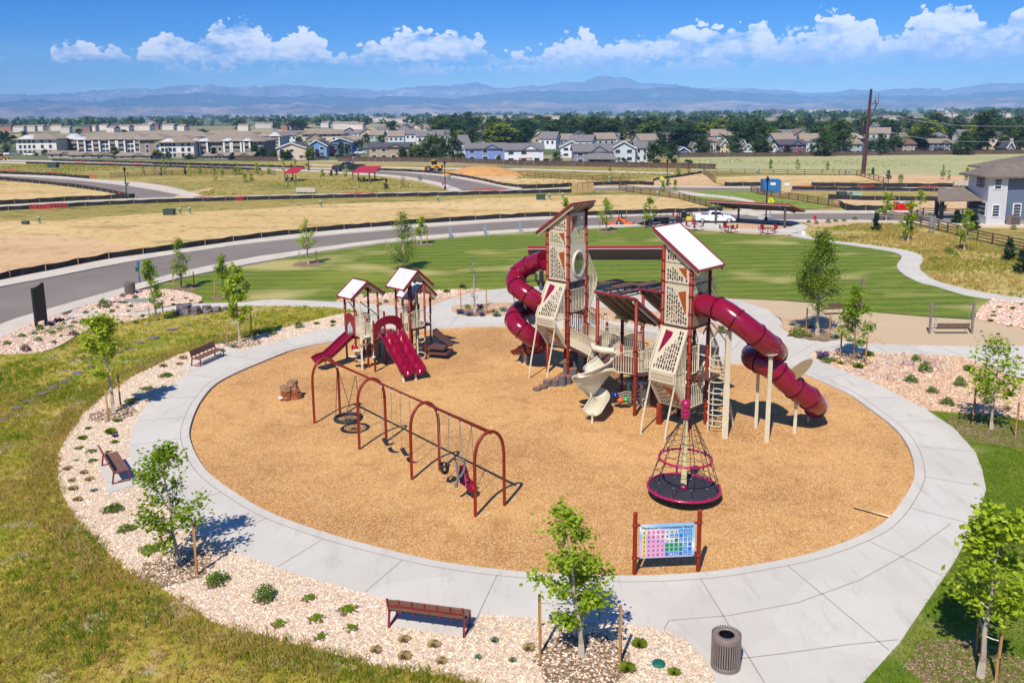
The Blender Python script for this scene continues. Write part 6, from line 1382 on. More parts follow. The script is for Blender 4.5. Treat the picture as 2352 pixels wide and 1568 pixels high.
def pickup(name,label,body,g,rz,sc,mb=None):
 t=thing(name,label,'pickup truck',tuple(g),rz,scale=sc);W=.98
 def sect(xs,yw=W):
  b=MB();rows=[[(x,-w_,z0),(x,-w_*1.0,z0+(z1-z0)*.75),(x,-w_*.93,z1),(x,w_*.93,z1),(x,w_,z0+(z1-z0)*.75),(x,w_,z0)] for x,z0,z1,w_ in xs];vs=[p for r_ in rows for p in r_]
  b.add(vs,[(i*6+k,i*6+(k+1)%6,(i+1)*6+(k+1)%6,(i+1)*6+k) for i in range(len(rows)-1) for k in range(6)],None,False);b.add(rows[0],[(5,4,3,2,1,0)]);b.add(rows[-1],[(0,1,2,3,4,5)]);return b
 sect([(3.1,.55,.95,.90),(2.98,.45,1.22,.95),(2.2,.5,1.32,W),(1.35,.45,1.38,W),(-.9,.45,1.38,W)]).build('body',body,t)
 b=MB();b.box((-2.0,.93,.95),(2.2,.1,.82));b.box((-2.0,-.93,.95),(2.2,.1,.82));b.box((-3.08,0,.95),(.1,1.92,.80));b.box((-2.0,0,.62),(2.15,1.76,.1));b.build('bed',body,t)
 cab=sect([(1.35,1.36,1.40,.90),(.75,1.36,1.88,.82),(.4,1.36,1.96,.78),(-.6,1.36,1.96,.78),(-.95,1.36,1.82,.82)]).build('cab',body,t)
 b=MB()
 for s in (-1,1):b.prism([(1.12,s*.885,1.42),(.72,s*.83,1.82),(.18,s*.81,1.86),(.18,s*.885,1.42)],(0,s*.03,0));b.prism([(.1,s*.885,1.42),(.1,s*.81,1.86),(-.62,s*.81,1.86),(-.78,s*.885,1.42)],(0,s*.03,0))
 b.prism([(1.37,-.78,1.41),(1.37,.78,1.41),(.80,.7,1.86),(.80,-.7,1.86)],(.03,0,.03));b.build('windows',M_glass,cab)
 for x in (2.05,-2.05):
  for s in (-1,1):wheel(t,x,s*.86,.42,.28)
 b=MB()
 for x in (2.05,-2.05):
  for s in (-1,1):b.lathe([(.43,-.01),(.52,-.01),(.52,.01)],n=20,T=Matrix.Translation((x,s*.985,.48))@Matrix.Rotation(math.pi/2,4,'X'))
 b.build('wheel_arches',M_dark,t)
 b=MB();b.box((3.12,0,.58),(.14,1.8,.22));b.box((-3.2,0,.58),(.14,1.8,.2));b.build('bumpers',M_hub,t)
 for s in (-1,1):b=MB();b.box((3.05,s*.75,1.0),(.12,.3,.24));b.build('headlight',M_glass,t);b=MB();b.box((-3.12,s*.88,1.1),(.06,.16,.36));b.build('tail_light',mat('tail_red',S(200,24,30),.3),t)
 b=MB();b.box((1.0,1.1,1.5),(.2,.2,.2));b.box((1.0,-1.1,1.5),(.2,.2,.2));b.build('mirrors',M_dark,t)
 if mb:b=MB();b.box((-1.6,0,1.42),(.9,1.7,.28));b.build('tool_box',M_hub,t);b=MB();b.prism([(.2,-.99,1.02),(.55,-.99,1.02),(.35,-.99,1.16)],(0,-.01,0));b.build('door_emblem',mat('emblem_blue',S(40,80,150),.4),t)
 return t
gf,gr=G(1688,512,.1),G(1595,512,.1);gm=(gf+gr)/2;gm.z=.10
pickup('pickup_truck','white crew cab pickup parked by the lawn with a trailer behind it',mat('white_car_paint',(.82,.82,.84),.25,coat=.6,var=.01),gm,math.atan2(gf.y-gr.y,gf.x-gr.x),(gf-gr).length/6.3,True)
g=G(*zq(845,612),.1);g.z=.09;pickup('pickup_truck','black pickup parked on the far road behind the meadow canopies',mat('black_car_paint',S(30,32,38),.25,coat=.6),g,math.pi+R(-3),1.3)
zm=zc(2350,820,1.92)
ta,tc_=G(*zm(480,160)),G(*zm(685,150));tm=(ta+tc_)/2;sc=5.2/5.2;t=thing('utility_trailer','black open utility trailer with lowered mesh ramp','trailer',(tm.x,tm.y,.1),math.atan2(tc_.y-ta.y,tc_.x-ta.x));Lt=(tc_-ta).length/2
b=MB();b.box((0,0,.5),(2*Lt,1.9,.1));b.build('floor',M_dark,t);b=MB()
for s in (-1,1):
 b.beam((-Lt,s*.95,1.0),(Lt,s*.95,1.0),.05,.06)
 for k in range(7):b.bar((-Lt+k*Lt/3,s*.95,.5),(-Lt+k*Lt/3,s*.95,1.0 if k%3 else 1.7),.03,5)
b.build('side_rails',M_dark,t);b=MB();b.prism([(-Lt,-.9,.5),(-Lt-1.7,-.9,.05),(-Lt-1.7,.9,.05),(-Lt,.9,.5)],(0,0,-.05))
for k in range(9):b.beam((-Lt-.2*k,-.9,.5-.05*k),(-Lt-.2*k,.9,.5-.05*k),.03,.09)
b.build('ramp',M_dark,t)
for s in (-1,1):wheel(t,.25*Lt,s*1.08,.34,.2);wheel(t,.55*Lt,s*1.08,.34,.2)
b=MB();b.prism([(Lt,-.4,.5),(Lt,.4,.5),(Lt+1.3,0,.5)],(0,0,-.1));b.build('drawbar',M_dark,t);b=MB();b.box((-.3,0,.72),(Lt,.6,.35));b.build('tool_rack',M_dark,t)
b=MB();b.box((.5*Lt,-.85,1.35),(.2,.2,.3));b.box((.8*Lt,-.85,1.15),(.25,.2,.3));b.build('fuel_can',mat('can_red',S(200,30,50),.5),t)
g=G(*zm(745,140));t=thing('equipment_cart','black framed spray cart with a yellow tank at the front of the trailer','cart',(g.x,g.y,.1));b=MB()
for x in (-.8,.8):
 for y in (-.6,.6):b.bar((x,y,.4),(x,y,1.7),.04,6)
for z_ in (.5,1.15,1.7):
 for y in (-.6,.6):b.bar((-.9,y,z_),(.9,y,z_),.04,6)
 for x in (-.8,.8):b.bar((x,-.6,z_),(x,.6,z_),.04,6)
b.build('frame',M_dark,t);b=MB();b.box((.45,-.5,.62),(.7,.5,.5));b.build('tank',mat('yellow_tank',S(244,200,30),.4),t);b=MB();b.ball((-.1,0,1.35),.4,10,sz=.8);b.build('hose_reel',mat('reel',S(60,62,70),.5),t);b=MB();b.box((.1,0,.85),(1.0,.8,.5));b.build('engine',M_dark,t)
for s in (-1,1):wheel(t,-.75,s*.7,.36,.2)
def make_mower():
 t=thing('ride_on_mower','x','mower');mo=mat('mower_orange',S(236,110,24),.4)
 b=MB();b.box((.55,0,.25),(1.1,1.5,.22));b.box((1.0,0,.22),(.3,1.3,.2));b.build('cutting_deck',mo,t);b=MB();b.box((-.45,0,.62),(1.2,.75,.5));b.box((-.95,0,.75),(.5,.9,.4));b.build('body',mo,t)
 b=MB();b.box((-.15,0,.95),(.5,.55,.14));b.box((-.42,0,1.2),(.12,.55,.5));b.build('seat',M_dark,t);b=MB();b.tube([(-.75,-.5,.8),(-.75,-.5,1.75),(-.75,.5,1.75),(-.75,.5,.8)],.035,6);b.build('roll_bar',M_dark,t)
 b=MB();b.tube([(.1,-.35,.7),(.25,-.35,1.2),(.1,-.2,1.25)],.025,6);b.tube([(.1,.35,.7),(.25,.35,1.2),(.1,.2,1.25)],.025,6);b.build('levers',M_dark,t)
 for s in (-1,1):wheel(t,-.7,s*.65,.36,.3);wheel(t,1.05,s*.45,.18,.14)
 return t
pm=Pool(make_mower)
g=G(*zm(165,160));pm.get((g.x,g.y,.1),R(-12),'orange ride-on mower on the street, the left one','ride-on mowers',.82)
g=G(*zm(285,157));pm.get((g.x,g.y,.1),R(-12),'orange ride-on mower on the street, the right one nearer the trailer','ride-on mowers',.98)
def cont(label,x0,x1,yb,yt,m,d=3.4):
 a_,c_=G(*z5q(x0,yb)),G(*z5q(x1,yb));h=zat(*z5q(x0,yt),a_.y);o=tuple((a_+c_)/2);t=thing('storage_container',label,'container',o);b=MB();n=16;U=(c_-a_);Dv=Vector((0.12*d,d,0))
 b.prism([a_,c_,c_+Dv,a_+Dv],(0,0,h));b.build('body',m,t,o);b=MB()
 for i in range(n):p=a_+U*((i+.5)/n);b.box((p.x,p.y-.03,h/2),(.07,.05,h*.9))
 b.build('ribs',m,t,o);b=MB();b.beam(a_+UP*(h+.01),c_+UP*(h+.01),.12,.12);b.beam(a_+UP*.08,c_+UP*.08,.12,.12);b.build('frame',m,t,o);b=MB();p=a_+U*.55;b.box((p.x,p.y-.07,h*.7),(.9,.04,.5));b.build('door_label',M_white,t,o) if 'blue' in label else None;return t
cont('bright blue storage container behind the rail fence',2143,2290,795,685,mat('container_blue',S(44,124,190),.5),3.2);cont('cream storage container right of the blue one',2297,2380,800,688,mat('container_cream',S(232,206,156),.5),3.0)
g=G(*zA(1280,402));t=thing('skip','bright red rubbish skip full of building waste','skip',tuple(g),scale=.62);mr=mat('skip_red',S(222,16,24),.45);b=MB();w_=1.9
b.prism([(-w_,-.7,0),(w_,-.7,0),(w_*1.05,-.95,1.0),(w_*1.05,-.95,1.9),(-w_*1.05,-.95,1.9),(-w_*1.05,-.95,1.0)] if False else [(-w_,-.8,0),(w_,-.8,0),(w_*1.08,-.8,1.75),(-w_*1.08,-.8,1.75)],(0,.12,0));b.prism([(-w_,.9,0),(w_,.9,0),(w_*1.08,.9,2.0),(-w_*1.08,.9,2.0)],(0,.12,0));b.prism([(-w_,-.8,0),(-w_,1.0,0),(-w_*1.08,1.0,2.0),(-w_*1.08,-.8,1.75)],(.12,0,0));b.prism([(w_,-.8,0),(w_,1.0,0),(w_*1.08,1.0,2.0),(w_*1.08,-.8,1.75)],(-.12,0,0));b.box((0,.1,.2),(3.6,1.6,.2));b.build('body',mr,t)
b=MB();b.box((-w_*.2,-.87,1.2),(1.2,.1,.2));b.box((0,-.88,.55),(w_*1.9,.08,.12));b.build('ribs',mr,t);rng=random.Random(4);b=MB()
for k in range(14):b.box((rng.uniform(-1.6,1.6),rng.uniform(-.5,.7),1.7+rng.uniform(0,.35)),(rng.uniform(.3,.9),rng.uniform(.3,.7),rng.uniform(.1,.4)),None,rng.uniform(0,3))
b.build('waste',mat('mixed_waste',S(186,206,220),.8,var=.3),t)
g=G(*zq(2010,640));t=None;rng=random.Random(8);b=MB();rows=[];n=28;hm_=zat(*zq(1990,565),g.y)
for i,(k,z_) in enumerate([(1.0,0),(.78,.28),(.52,.62),(.3,.88),(.14,1.0)]):rows.append([(g.x+11.5*k*math.cos(2*math.pi*j/n)*(1+.08*math.sin(j*1.7+i))-(1-k)*1.0,g.y+7*k*math.sin(2*math.pi*j/n)*(1+.08*math.sin(j*2.3)),hm_*z_) for j in range(n)])
b.add([p for r_ in rows for p in r_]+[(g.x-.9,g.y,hm_*1.02)],[(i*n+j,i*n+(j+1)%n,(i+1)*n+(j+1)%n,(i+1)*n+j) for i in range(4) for j in range(n)]+[(4*n+j,4*n+(j+1)%n,5*n) for j in range(n)],None,True)
tag(b.build('dirt_mound',mat('orange_soil',S(204,152,88),.95,var=.18,vs=.6,bump=.8,bs=2)),'large orange-brown mound of soil below the blue houses','dirt mound')
def loader(g,rz,label,sc=1.0):
 t=thing('wheel_loader',label,'wheel loader',tuple(g),rz,scale=sc);my=mat('machine_yellow',S(236,166,36),.5)
 b=MB();b.box((-1.3,0,1.4),(2.6,1.6,1.0));b.box((.8,0,1.2),(1.6,1.1,.6));b.build('body',my,t);b=MB();b.box((0,0,2.5),(1.2,1.3,1.2));b.build('cab',M_glass,t);b=MB();b.box((0,0,3.2),(1.4,1.5,.2))
 b.build('cab_roof',my,t);b=MB();b.prism([(2.6,-1.3,.2),(3.6,-1.3,.3),(3.4,-1.3,.5),(2.9,-1.3,.6),(2.7,-1.3,1.3),(2.5,-1.3,1.3)],(0,2.6,0));b.build('bucket',my,t);b=MB();b.beam((1.0,-.5,1.7),(2.7,-.5,.8),.2,.3);b.beam((1.0,.5,1.7),(2.7,.5,.8),.2,.3);b.build('lift_arms',my,t)
 for x in (-1.3,1.4):
  for s in (-1,1):wheel(t,x,s*1.05,.8,.55)
g=G(*zq(1577,608));loader(g,R(160),'yellow wheel loader parked beside the dirt mound',.85);g=G(*z0q(15,520));loader(g,R(10),'yellow wheel loader at the far left edge near the apartments',.8)
g=G(*z5q(597,790));t=MB();
for k in range(4):t.box((-1.5+k*1.0,0,.45),(.96,.9,.86));t.box((-1.45+k*1.0,.03,1.3),(.93,.85,.8))
o_=t.build('straw_bales',mat('straw_bale',S(190,158,104),.95,var=.25,vs=6));o_.location=g;tag(o_,'stack of straw bales beside the cross street','straw bales')
def mailboxes(q0,q1,top,label):
 a_,c_=G(*q0),G(*q1);o=tuple((a_+c_)/2);h=top;t=thing('mailbox_cluster',label,'mailboxes',o,group='mailbox clusters');U=c_-a_
 for i in range(6):
  p=a_+U*((i+.5)/6);b=MB();b.box((p.x,p.y,h*.62),(U.length/6*.92,.5,h*.72));bx=b.build('mailbox',mat('mailbox_grey',S(206,198,186),.5),t,o);b=MB();b.box((p.x,p.y,h*.13),(.25,.25,h*.26));b.build('pedestal',M_dark,bx,o)
mailboxes(zq(398,800),zq(562,802),zat(*zq(400,748),G(*zq(398,800)).y),'row of six grey cluster mailboxes in front of the meadow');mailboxes(z6q(1745,748),z6q(1895,748),zat(*z6q(1745,697),G(*z6q(1745,748)).y),'row of grey cluster mailboxes left of the right house')
def streetsign(q,vt,label,name=True,shape='stop'):
 g=G(*q);h=zat(q[0],vt,g.y);t=thing('street_sign',label,'street sign',tuple(g),group='street signs');b=MB();b.box((0,0,h/2),(.08,.08,h));b.build('post',M_steel,t)
 if shape=='stop':b=MB();r_=.38;b.prism([(r_*math.cos(R(22.5+45*i)),-.05,h*.78+r_*math.sin(R(22.5+45*i))) for i in range(8)],(0,-.02,0));b.build('stop_plate',M_steel,t)
 if shape=='diamond':
  b=MB();r_=.5;b.prism([(0,-.05,h-2*r_),(r_,-.05,h-r_),(0,-.05,h),(-r_,-.05,h-r_)],(0,-.02,0));pl2=b.build('warning_plate',mat('sign_yellow',S(224,240,20),.4),t)
  b=MB();b.prism([(-.06,-.08,h-r_-.28),(.05,-.08,h-r_-.28),(.02,-.08,h-r_+.1),(-.04,-.08,h-r_+.1)],(0,-.01,0));b.prism([(.05*math.cos(a),-.08,h-r_+.18+.05*math.sin(a)) for a in [i for i in range(6)]],(0,-.01,0));b.build('walking_symbol',M_dark,pl2)
 if name:b=MB();b.box((0,0,h),(1.0,.03,.22));b.box((0,0,h-.24),(.03,1.0,.2));b.build('name_plate',mat('sign_green',S(0,150,120),.4),t)
streetsign(z0q(1098,845),z0q(1094,710)[1],'green street name sign with stop sign beside the left lamp');streetsign(zq(1703,760),zq(1700,652)[1],'green street name sign with stop sign beside the dirt mound lamp');streetsign(z5q(1276,770),z5q(1276,694)[1],'green street name sign at the middle crossing',True,'none')
streetsign(z2(2256,385),z2(2250,185)[1],'yellow diamond crossing sign beside the tall lamp',False,'diamond');streetsign(z2(1352,60),z2(1352,8)[1],'small yellow crossing sign by the middle lamp',False,'diamond')
M_redmesh=mat('red_safety_mesh',S(214,60,60),.7,var=.2)
for k,q in enumerate([zl(335,290),zl(480,280),zl(1705,222),zl(1960,215),z0q(90,615),z0q(455,640),z0q(690,545),z0q(930,552),z0q(1175,560),z0q(775,668),zq(870,830),zq(985,830),zq(1970,795),zq(2110,795),zA(970,230),zA(1490,235),zA(455,230)]):
 g=G(*q);b=MB();w_=1.6
 for i in range(7):b.box((-w_+i*w_/3,0,.4),(.06,.05,.8+.1*(i%2)))
 for i in range(5):b.box((0,.01*i,.15+i*.17),(2*w_,.05,.05))
 o_=b.build('safety_mesh',M_redmesh);o_.location=g;o_.rotation_euler=(0,0,.1*(k%3));tag(o_,'short red safety mesh barrier at the roadside','barrier','red safety meshes')
# buildings
M_win=mat('window_glass',S(52,66,86),.08,var=.05);M_trimw=mat('white_trim',S(238,238,236),.5);
def shingle(name,c):return mat(name,c,.9,var=.18,vs=1.2,bump=.3,bs=6)
R_grey,R_brown,R_dark,R_tan=shingle('grey_shingle',S(122,118,120)),shingle('brown_shingle',S(126,112,100)),shingle('charcoal_shingle',S(84,82,88)),shingle('tan_shingle',S(152,136,120))
WCOL={}
def wm(name,c):
 return mat('siding_'+name,c,.75,var=.05,vs=.6)
def add_window(root,x,z,w,h,y,side=0,o=None):
 """window on the front (side 0), left (-1) or right (1) wall"""
 T=Matrix.Translation((x,y,z)) if side==0 else Matrix.Translation((x,y,z))@Matrix.Rotation(side*math.pi/2,4,'Z')
 b=MB();b.box((0,-.04,0),(w+.24,.06,h+.24),T);f=b.build('window',M_trimw,root)
 b=MB();b.box((0,-.075,0),(w,.03,h),T);b.build('pane',M_win,f)
def gable_roof(b,x0,x1,y0,y1,z0,z1,axis,ov=.45,th=.22):
 if axis=='x':
  ym=(y0+y1)/2
  for s,ye in ((-1,y0-ov),(1,y1+ov)):
   k=(z1-z0)/(ym-y0);ze=z0-ov*k
   b.prism([(x0-ov,ye,ze),(x1+ov,ye,ze),(x1+ov,ym,z1),(x0-ov,ym,z1)],(0,0,th))
 else:
  xm=(x0+x1)/2
  for xe in (x0-ov,x1+ov):
   k=(z1-z0)/(xm-x0);ze=z0-ov*k
   b.prism([(xe,y0-ov,ze),(xe,y1+ov,ze),(xm,y1+ov,z1),(xm,y0-ov,z1)],(0,0,th))
def hip_roof(b,x0,x1,y0,y1,z0,z1,ov=.5,th=.15):
 x0-=ov;x1+=ov;y0-=ov;y1+=ov;d=min(x1-x0,y1-y0)/2
 if x1-x0>=y1-y0:r0,r1=(x0+d,(y0+y1)/2,z1),(x1-d,(y0+y1)/2,z1)
 else:r0,r1=((x0+x1)/2,y0+d,z1),((x0+x1)/2,y1-d,z1)
 c=[(x0,y0,z0),(x1,y0,z0),(x1,y1,z0),(x0,y1,z0)];lo=[(p[0],p[1],z0-th) for p in c]
 fs=[(0,1,5,4),(1,2,5),(2,3,4,5),(3,0,4)] if x1-x0>=y1-y0 else [(0,1,4),(1,2,5,4),(2,3,5),(3,0,4,5)]
 b.add(c+[r0,r1]+lo,fs+[(6,7,1,0),(7,8,2,1),(8,9,3,2),(9,6,0,3),(9,8,7,6)],None,False)
def house(u0,u1,vb,ve,vr,wall,roof,kind,label,group='two storey houses behind the board fence',floors=2,depth=9,yaw=0.0,porch=False,cat='house',name='house',nw=None):
 a_,c_=G(u0,vb),G(u1,vb);W_=(c_-a_).length;y=(a_.y+c_.y)/2;um=(u0+u1)/2;h=zat(um,ve,y);hr=zat(um,vr,y+(0 if kind=='f' else depth/2));hr=max(hr,h+.8)
 o=thing(name,label,cat,((a_.x+c_.x)/2,y,0),yaw,group=group);w2=W_/2;b=MB()
 b.box((0,depth/2,h/2),(W_,depth,h))
 if kind in 'fF':
  b.prism([(-w2,0,h),(w2,0,h),(0,0,hr)],(0,depth,0))
 elif kind in 's':b.prism([(-w2,0,h),(-w2,depth,h),(-w2,depth/2,hr)],(W_,0,0))
 b.build('wall',wall,o)
 b=MB();rt=None
 if kind in 'fF':gable_roof(b,-w2,w2,0,depth,h,hr,'y')
 elif kind=='s':gable_roof(b,-w2,w2,0,depth,h,hr,'x')
 else:hip_roof(b,-w2,w2,0,depth,h,hr)
 rf=b.build('roof',roof,o)
 if kind in 'fF':
  b=MB()
  for s in (-1,1):b.beam((s*(w2+.4),-.5,h-.4*(hr-h)/w2+.05),(0,-.5,hr+.05),.06,.3)
  b.build('bargeboard',M_trimw,rf)
 elif kind=='s' and W_>6:
  gx=w2*.35;gw=W_*.22;b=MB();b.prism([(gx-gw,-.35,h-.1),(gx+gw,-.35,h-.1),(gx,-.35,h+(hr-h)*.75)],(0,depth*.4,0));b.build('gable',wall,rf)
  b=MB()
  for s in (-1,1):b.prism([(gx+s*(gw+.3),-.6,h-.25),(gx,-.6,h+(hr-h)*.78),(gx,depth*.42,h+(hr-h)*.78),(gx+s*(gw+.3),depth*.3,h-.25)],(0,0,.18))
  b.build('gable_roof',roof,rf)
 nx=nw if nw else max(2,int(W_/3.0));fh=h/floors
 for f in range(floors):
  for i in range(nx):
   x=-w2+W_*(i+.5)/nx
   if (i+f)%4==3:continue
   add_window(o,x,fh*(f+.56),min(1.5,W_/nx*.42),min(1.4,fh*.46),0)
 for f in range(floors):
  side=-1 if a_.x>0 else 1
  add_window(o,side*w2,fh*(f+.56),1.1,min(1.3,fh*.44),depth*.3,side if side>0 else -1)
 return o
q1=lambda x:(1000+x/2.138)/1.7415
def vq(y):return (400+y/2.138)/1.7415
q5=lambda x:(2050+x/2.138)/1.7415
q6=lambda x:(3000+x/2.146)/1.7415
q0=lambda x:(x/2.138)/1.7415
blue1,blue2,peri,white,cream,tanw,greyw,paleb,yel,sage,purp,pink=(wm('sky_blue',S(110,158,206)),wm('deep_blue',S(54,100,160)),wm('periwinkle',S(126,146,204)),wm('white',S(236,236,238)),wm('cream',S(224,200,178)),wm('tan',S(178,158,134)),wm('grey',S(146,142,156)),wm('pale_blue',S(206,216,224)),wm('yellow',S(224,200,146)),wm('sage',S(176,190,178)),wm('grey_purple',S(120,116,136)),wm('peach',S(222,186,160)))
HL=[(q1(245),q1(475),515,410,368,cream,R_dark,'f','cream gabled house with charcoal roof at the left end of the row',9),(q1(500),q1(655),488,392,345,blue1,R_dark,'f','light blue gabled house between the cream and the dark blue one',9),(q1(690),q1(870),455,362,328,blue2,R_brown,'f','dark blue gabled house with white trim and brown roof',9),(q1(1028),q1(1350),515,405,368,tanw,R_dark,'s','tan two storey house with a blue gable behind the board fence',9),(q1(1848),q1(2178),530,415,372,peri,R_grey,'s','periwinkle blue house with grey roof beside the white one',9),(q5(-65),q5(262),545,425,374,white,R_grey,'s','white house with a grey roof and a brown pergola',9),(q5(410),q5(600),495,400,352,white,R_grey,'f','white gabled house set back behind the grey porch house',9),(q5(525),q5(850),550,440,378,greyw,R_grey,'s','grey house with a wide wraparound porch roof',9),(q5(848),q5(1050),540,412,355,paleb,R_grey,'f','pale blue-grey gabled house right of the grey porch house',9),(q5(1052),q5(1155),535,408,360,paleb,R_grey,'s','pale blue wing adjoining the pale blue-grey gabled house',7),(q5(1410),q5(1512),475,440,405,blue2,R_grey,'f','small blue house with white gable trim at the end of the fence',6),(q5(1690),q5(1738),470,352,335,cream,R_tan,'s','narrow pale pink house half hidden by a dark tree',8),(q5(1775),q5(1850),465,385,345,yel,R_brown,'f','yellow gabled house between two dark trees',8),(q5(1925),q5(2005),465,385,342,yel,R_tan,'f','yellow house right of the other yellow one',8),(q6(170),q6(238),468,425,376,white,R_tan,'f','small white gabled house behind round trees',7),(q6(245),q6(485),468,382,342,purp,R_dark,'s','grey house with dark roof and a bright red pergola',9),(q6(828),q6(958),468,376,340,sage,R_tan,'s','pale green house left of the steel pole',8),(q6(1005),q6(1200),440,352,332,blue1,R_grey,'s','light blue house behind the steel pole',8),(q6(1300),q6(1418),458,376,343,tanw,shingle('red_brown_shingle',S(136,92,80)),'s','tan house with reddish brown roof',8),(q6(1530),q6(1743),455,368,335,purp,R_tan,'s','grey-purple house with tan roof and a white fronted extension',9),(q6(2200),q6(2262),450,400,355,purp,R_dark,'f','dark blue-grey house beside the tall poplar',7),(q6(-60),q6(20),470,415,378,paleb,R_grey,'f','pale gabled house at the left of the right-hand row',7),(q5(1540),q5(1580),450,395,362,greyw,R_brown,'f','grey sided narrow house behind the blue one',7)]
for (u0,u1,vb,ve,vr,wl,rf,k,l,dp) in HL:house(u0,u1,vq(vb)-.3,vq(ve),vq(vr),wl,rf,k,l,depth=dp)
def lean(q,label,x0,x1,yb,yt,m,name='pergola',d=3.0,dy=0):
 a_,c_=G(q(x0),vq(yb)),G(q(x1),vq(yb));h=zat(q(x0),vq(yt),a_.y);o=tuple((a_+c_)/2);t=thing(name,label,name,o)
 for p in (a_,c_):b=MB();b.box((p.x,p.y,h/2),(.25,.25,h));b.build('post',m,t,o)
 b=MB();n=7
 for i in range(n):p=a_.lerp(c_,i/(n-1));b.beam((p.x,p.y-.4,h+.1),(p.x,p.y+d,h+.1),.12,.2)
 b.beam(a_+UP*h,c_+UP*h,.16,.24);b.build('rafters',m,t,o);return t
lean(q5,'brown timber pergola against the white house',60,165,545,500,mat('pergola_brown',S(150,96,66),.8));lean(q6,'bright red pergola against the grey house',412,492,470,424,mat('pergola_red',S(196,50,40),.6));lean(q6,'dark brown pergola beside the tan house',1410,1485,455,425,mat('pergola_dark',S(100,66,50),.8))
a_,c_=G(q5(640),vq(550)),G(q5(900),vq(553));h=zat(q5(700),vq(508),a_.y-2);o=tuple((a_+c_)/2);t=thing('porch','grey shingled wraparound porch roof on dark posts','porch',o);b=MB();b.prism([(a_.x,a_.y-2.5,h),(c_.x,c_.y-2.5,h),(c_.x-1.5,c_.y+1.5,h+1.5),(a_.x,a_.y+1,h+1.6)],(0,0,.15));b.build('roof',R_grey,t,o)
for k in range(5):p=a_.lerp(c_,k/4);b=MB();b.box((p.x,p.y-2.2,h/2),(.22,.22,h));b.build('post',M_dark,t,o)
apw,aps,apb=wm('apartment_white',S(238,232,222)),wm('apartment_stone',S(188,172,158)),wm('apartment_taupe',S(156,142,130))
def apartment(u0,u1,vb,ve,vr,wall,label,bays,base=True,depth=16,flrs=3):
 a_,c_=G(u0,vb),G(u1,vb);W_=(c_-a_).length;y=a_.y;h=zat((u0+u1)/2,ve,y);hr=zat((u0+u1)/2,vr,y+depth/2);h*=1.13;hr+=h*.12;o=thing('apartment_block',label,'apartment block',((a_.x+c_.x)/2,y,0),group='three storey apartment blocks');w2=W_/2
 b=MB();b.box((0,depth/2,h/2),(W_,depth,h));b.build('wall',wall,o);b=MB();hip_roof(b,-w2,w2,0,depth,h,max(hr,h+2),1.0,.3);rf=b.build('roof',R_tan,o)
 if base:b=MB();b.box((0,-.06,h*.16),(W_+.2,.1,h*.32));b.build('stone_base',aps,o)
 fh=h/flrs
 for (f0,f1,kind) in bays:
  x0,x1=-w2+W_*f0,-w2+W_*f1
  if kind=='g':
   b=MB();b.prism([(x0,-.6,h),(x1,-.6,h),((x0+x1)/2,-.6,h+(x1-x0)*.22)],(0,depth*.4,0));b.build('gable',M_trimw,rf)
   for f in range(flrs):
    for k in range(4):
     add_window(o,x0+(x1-x0)*(k+.5)/4,fh*(f+.55),1.0,1.3,0 if not base or f else -.12)
  elif kind=='w':
   for f in range(flrs):
    for k in range(2):add_window(o,x0+(x1-x0)*(k+.5)/2,fh*(f+.55),1.1,1.3,0 if not base or f else -.12)
  elif kind=='b':
   b=MB();b.box(((x0+x1)/2,-.05,h*.5),(x1-x0,.08,h));b.build('recess_shade_sheet',wm('recess_shade_tone',S(120,106,98)),o)  # flat sheet on the wall, its dark colour stands for the shaded balcony recess
   for f in range(flrs):
    b=MB();b.box(((x0+x1)/2,-.8,fh*f+.6),(x1-x0,.1,.9));b.box(((x0+x1)/2,-.4,fh*f+.1),(x1-x0,.9,.25));b.build('balcony',apb if f else aps,o)
   for x in (x0,x1):b=MB();b.box((x,-.8,h/2),(.6,.5,h));b.build('column',M_trimw,o)
   b=MB();b.prism([(x0-.8,-1.4,h),(x1+.8,-1.4,h),((x0+x1)/2,-1.4,h+(x1-x0)*.42)],(0,depth*.35,0));b.build('gable',M_trimw if int(f0*50)%2 else aps,rf)
 return o
apartment(q0(150),q0(450),vq(470),vq(350),vq(296),apw,'white and stone apartment block at the far left with small windows',[(0.05,.5,'g'),(.55,.95,'w')])
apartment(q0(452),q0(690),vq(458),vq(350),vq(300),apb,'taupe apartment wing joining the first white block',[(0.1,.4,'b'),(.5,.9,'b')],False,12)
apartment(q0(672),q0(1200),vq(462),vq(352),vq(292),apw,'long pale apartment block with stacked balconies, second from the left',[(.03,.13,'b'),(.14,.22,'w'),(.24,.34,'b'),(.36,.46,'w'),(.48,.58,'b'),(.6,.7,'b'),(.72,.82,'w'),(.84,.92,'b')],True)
apartment(q0(1202),q0(1395),vq(460),vq(350),vq(300),apb,'brown apartment wing in the middle of the apartments',[(.1,.9,'w')],False,12)
apartment(q0(1368),q0(1640),vq(498),vq(375),vq(318),apw,'white apartment block end with a white gable, nearest the lamp',[(0.05,.5,'g'),(.6,.95,'w')])
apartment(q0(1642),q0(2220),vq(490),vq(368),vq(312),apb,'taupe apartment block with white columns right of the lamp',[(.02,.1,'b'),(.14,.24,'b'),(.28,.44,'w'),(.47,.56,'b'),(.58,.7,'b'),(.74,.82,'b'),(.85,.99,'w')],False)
apartment(q1(75),q1(250),vq(395),vq(320),vq(266),apw,'pale apartment block end behind the parked cars',[(.05,.45,'b'),(.55,.95,'b')],False)
apartment(q1(458),q1(768),vq(350),vq(296),vq(252),cream,'large cream apartment block with a broad brown roof beyond the blue houses',[(.03,.3,'w'),(.4,.6,'w'),(.7,.97,'w')],False,16,2)
apartment(q0(1090),q0(1690),vq(345),vq(318),vq(272),apb,'apartment block whose tan roof rises behind the second one',[(.2,.4,'w')],False,14,2)
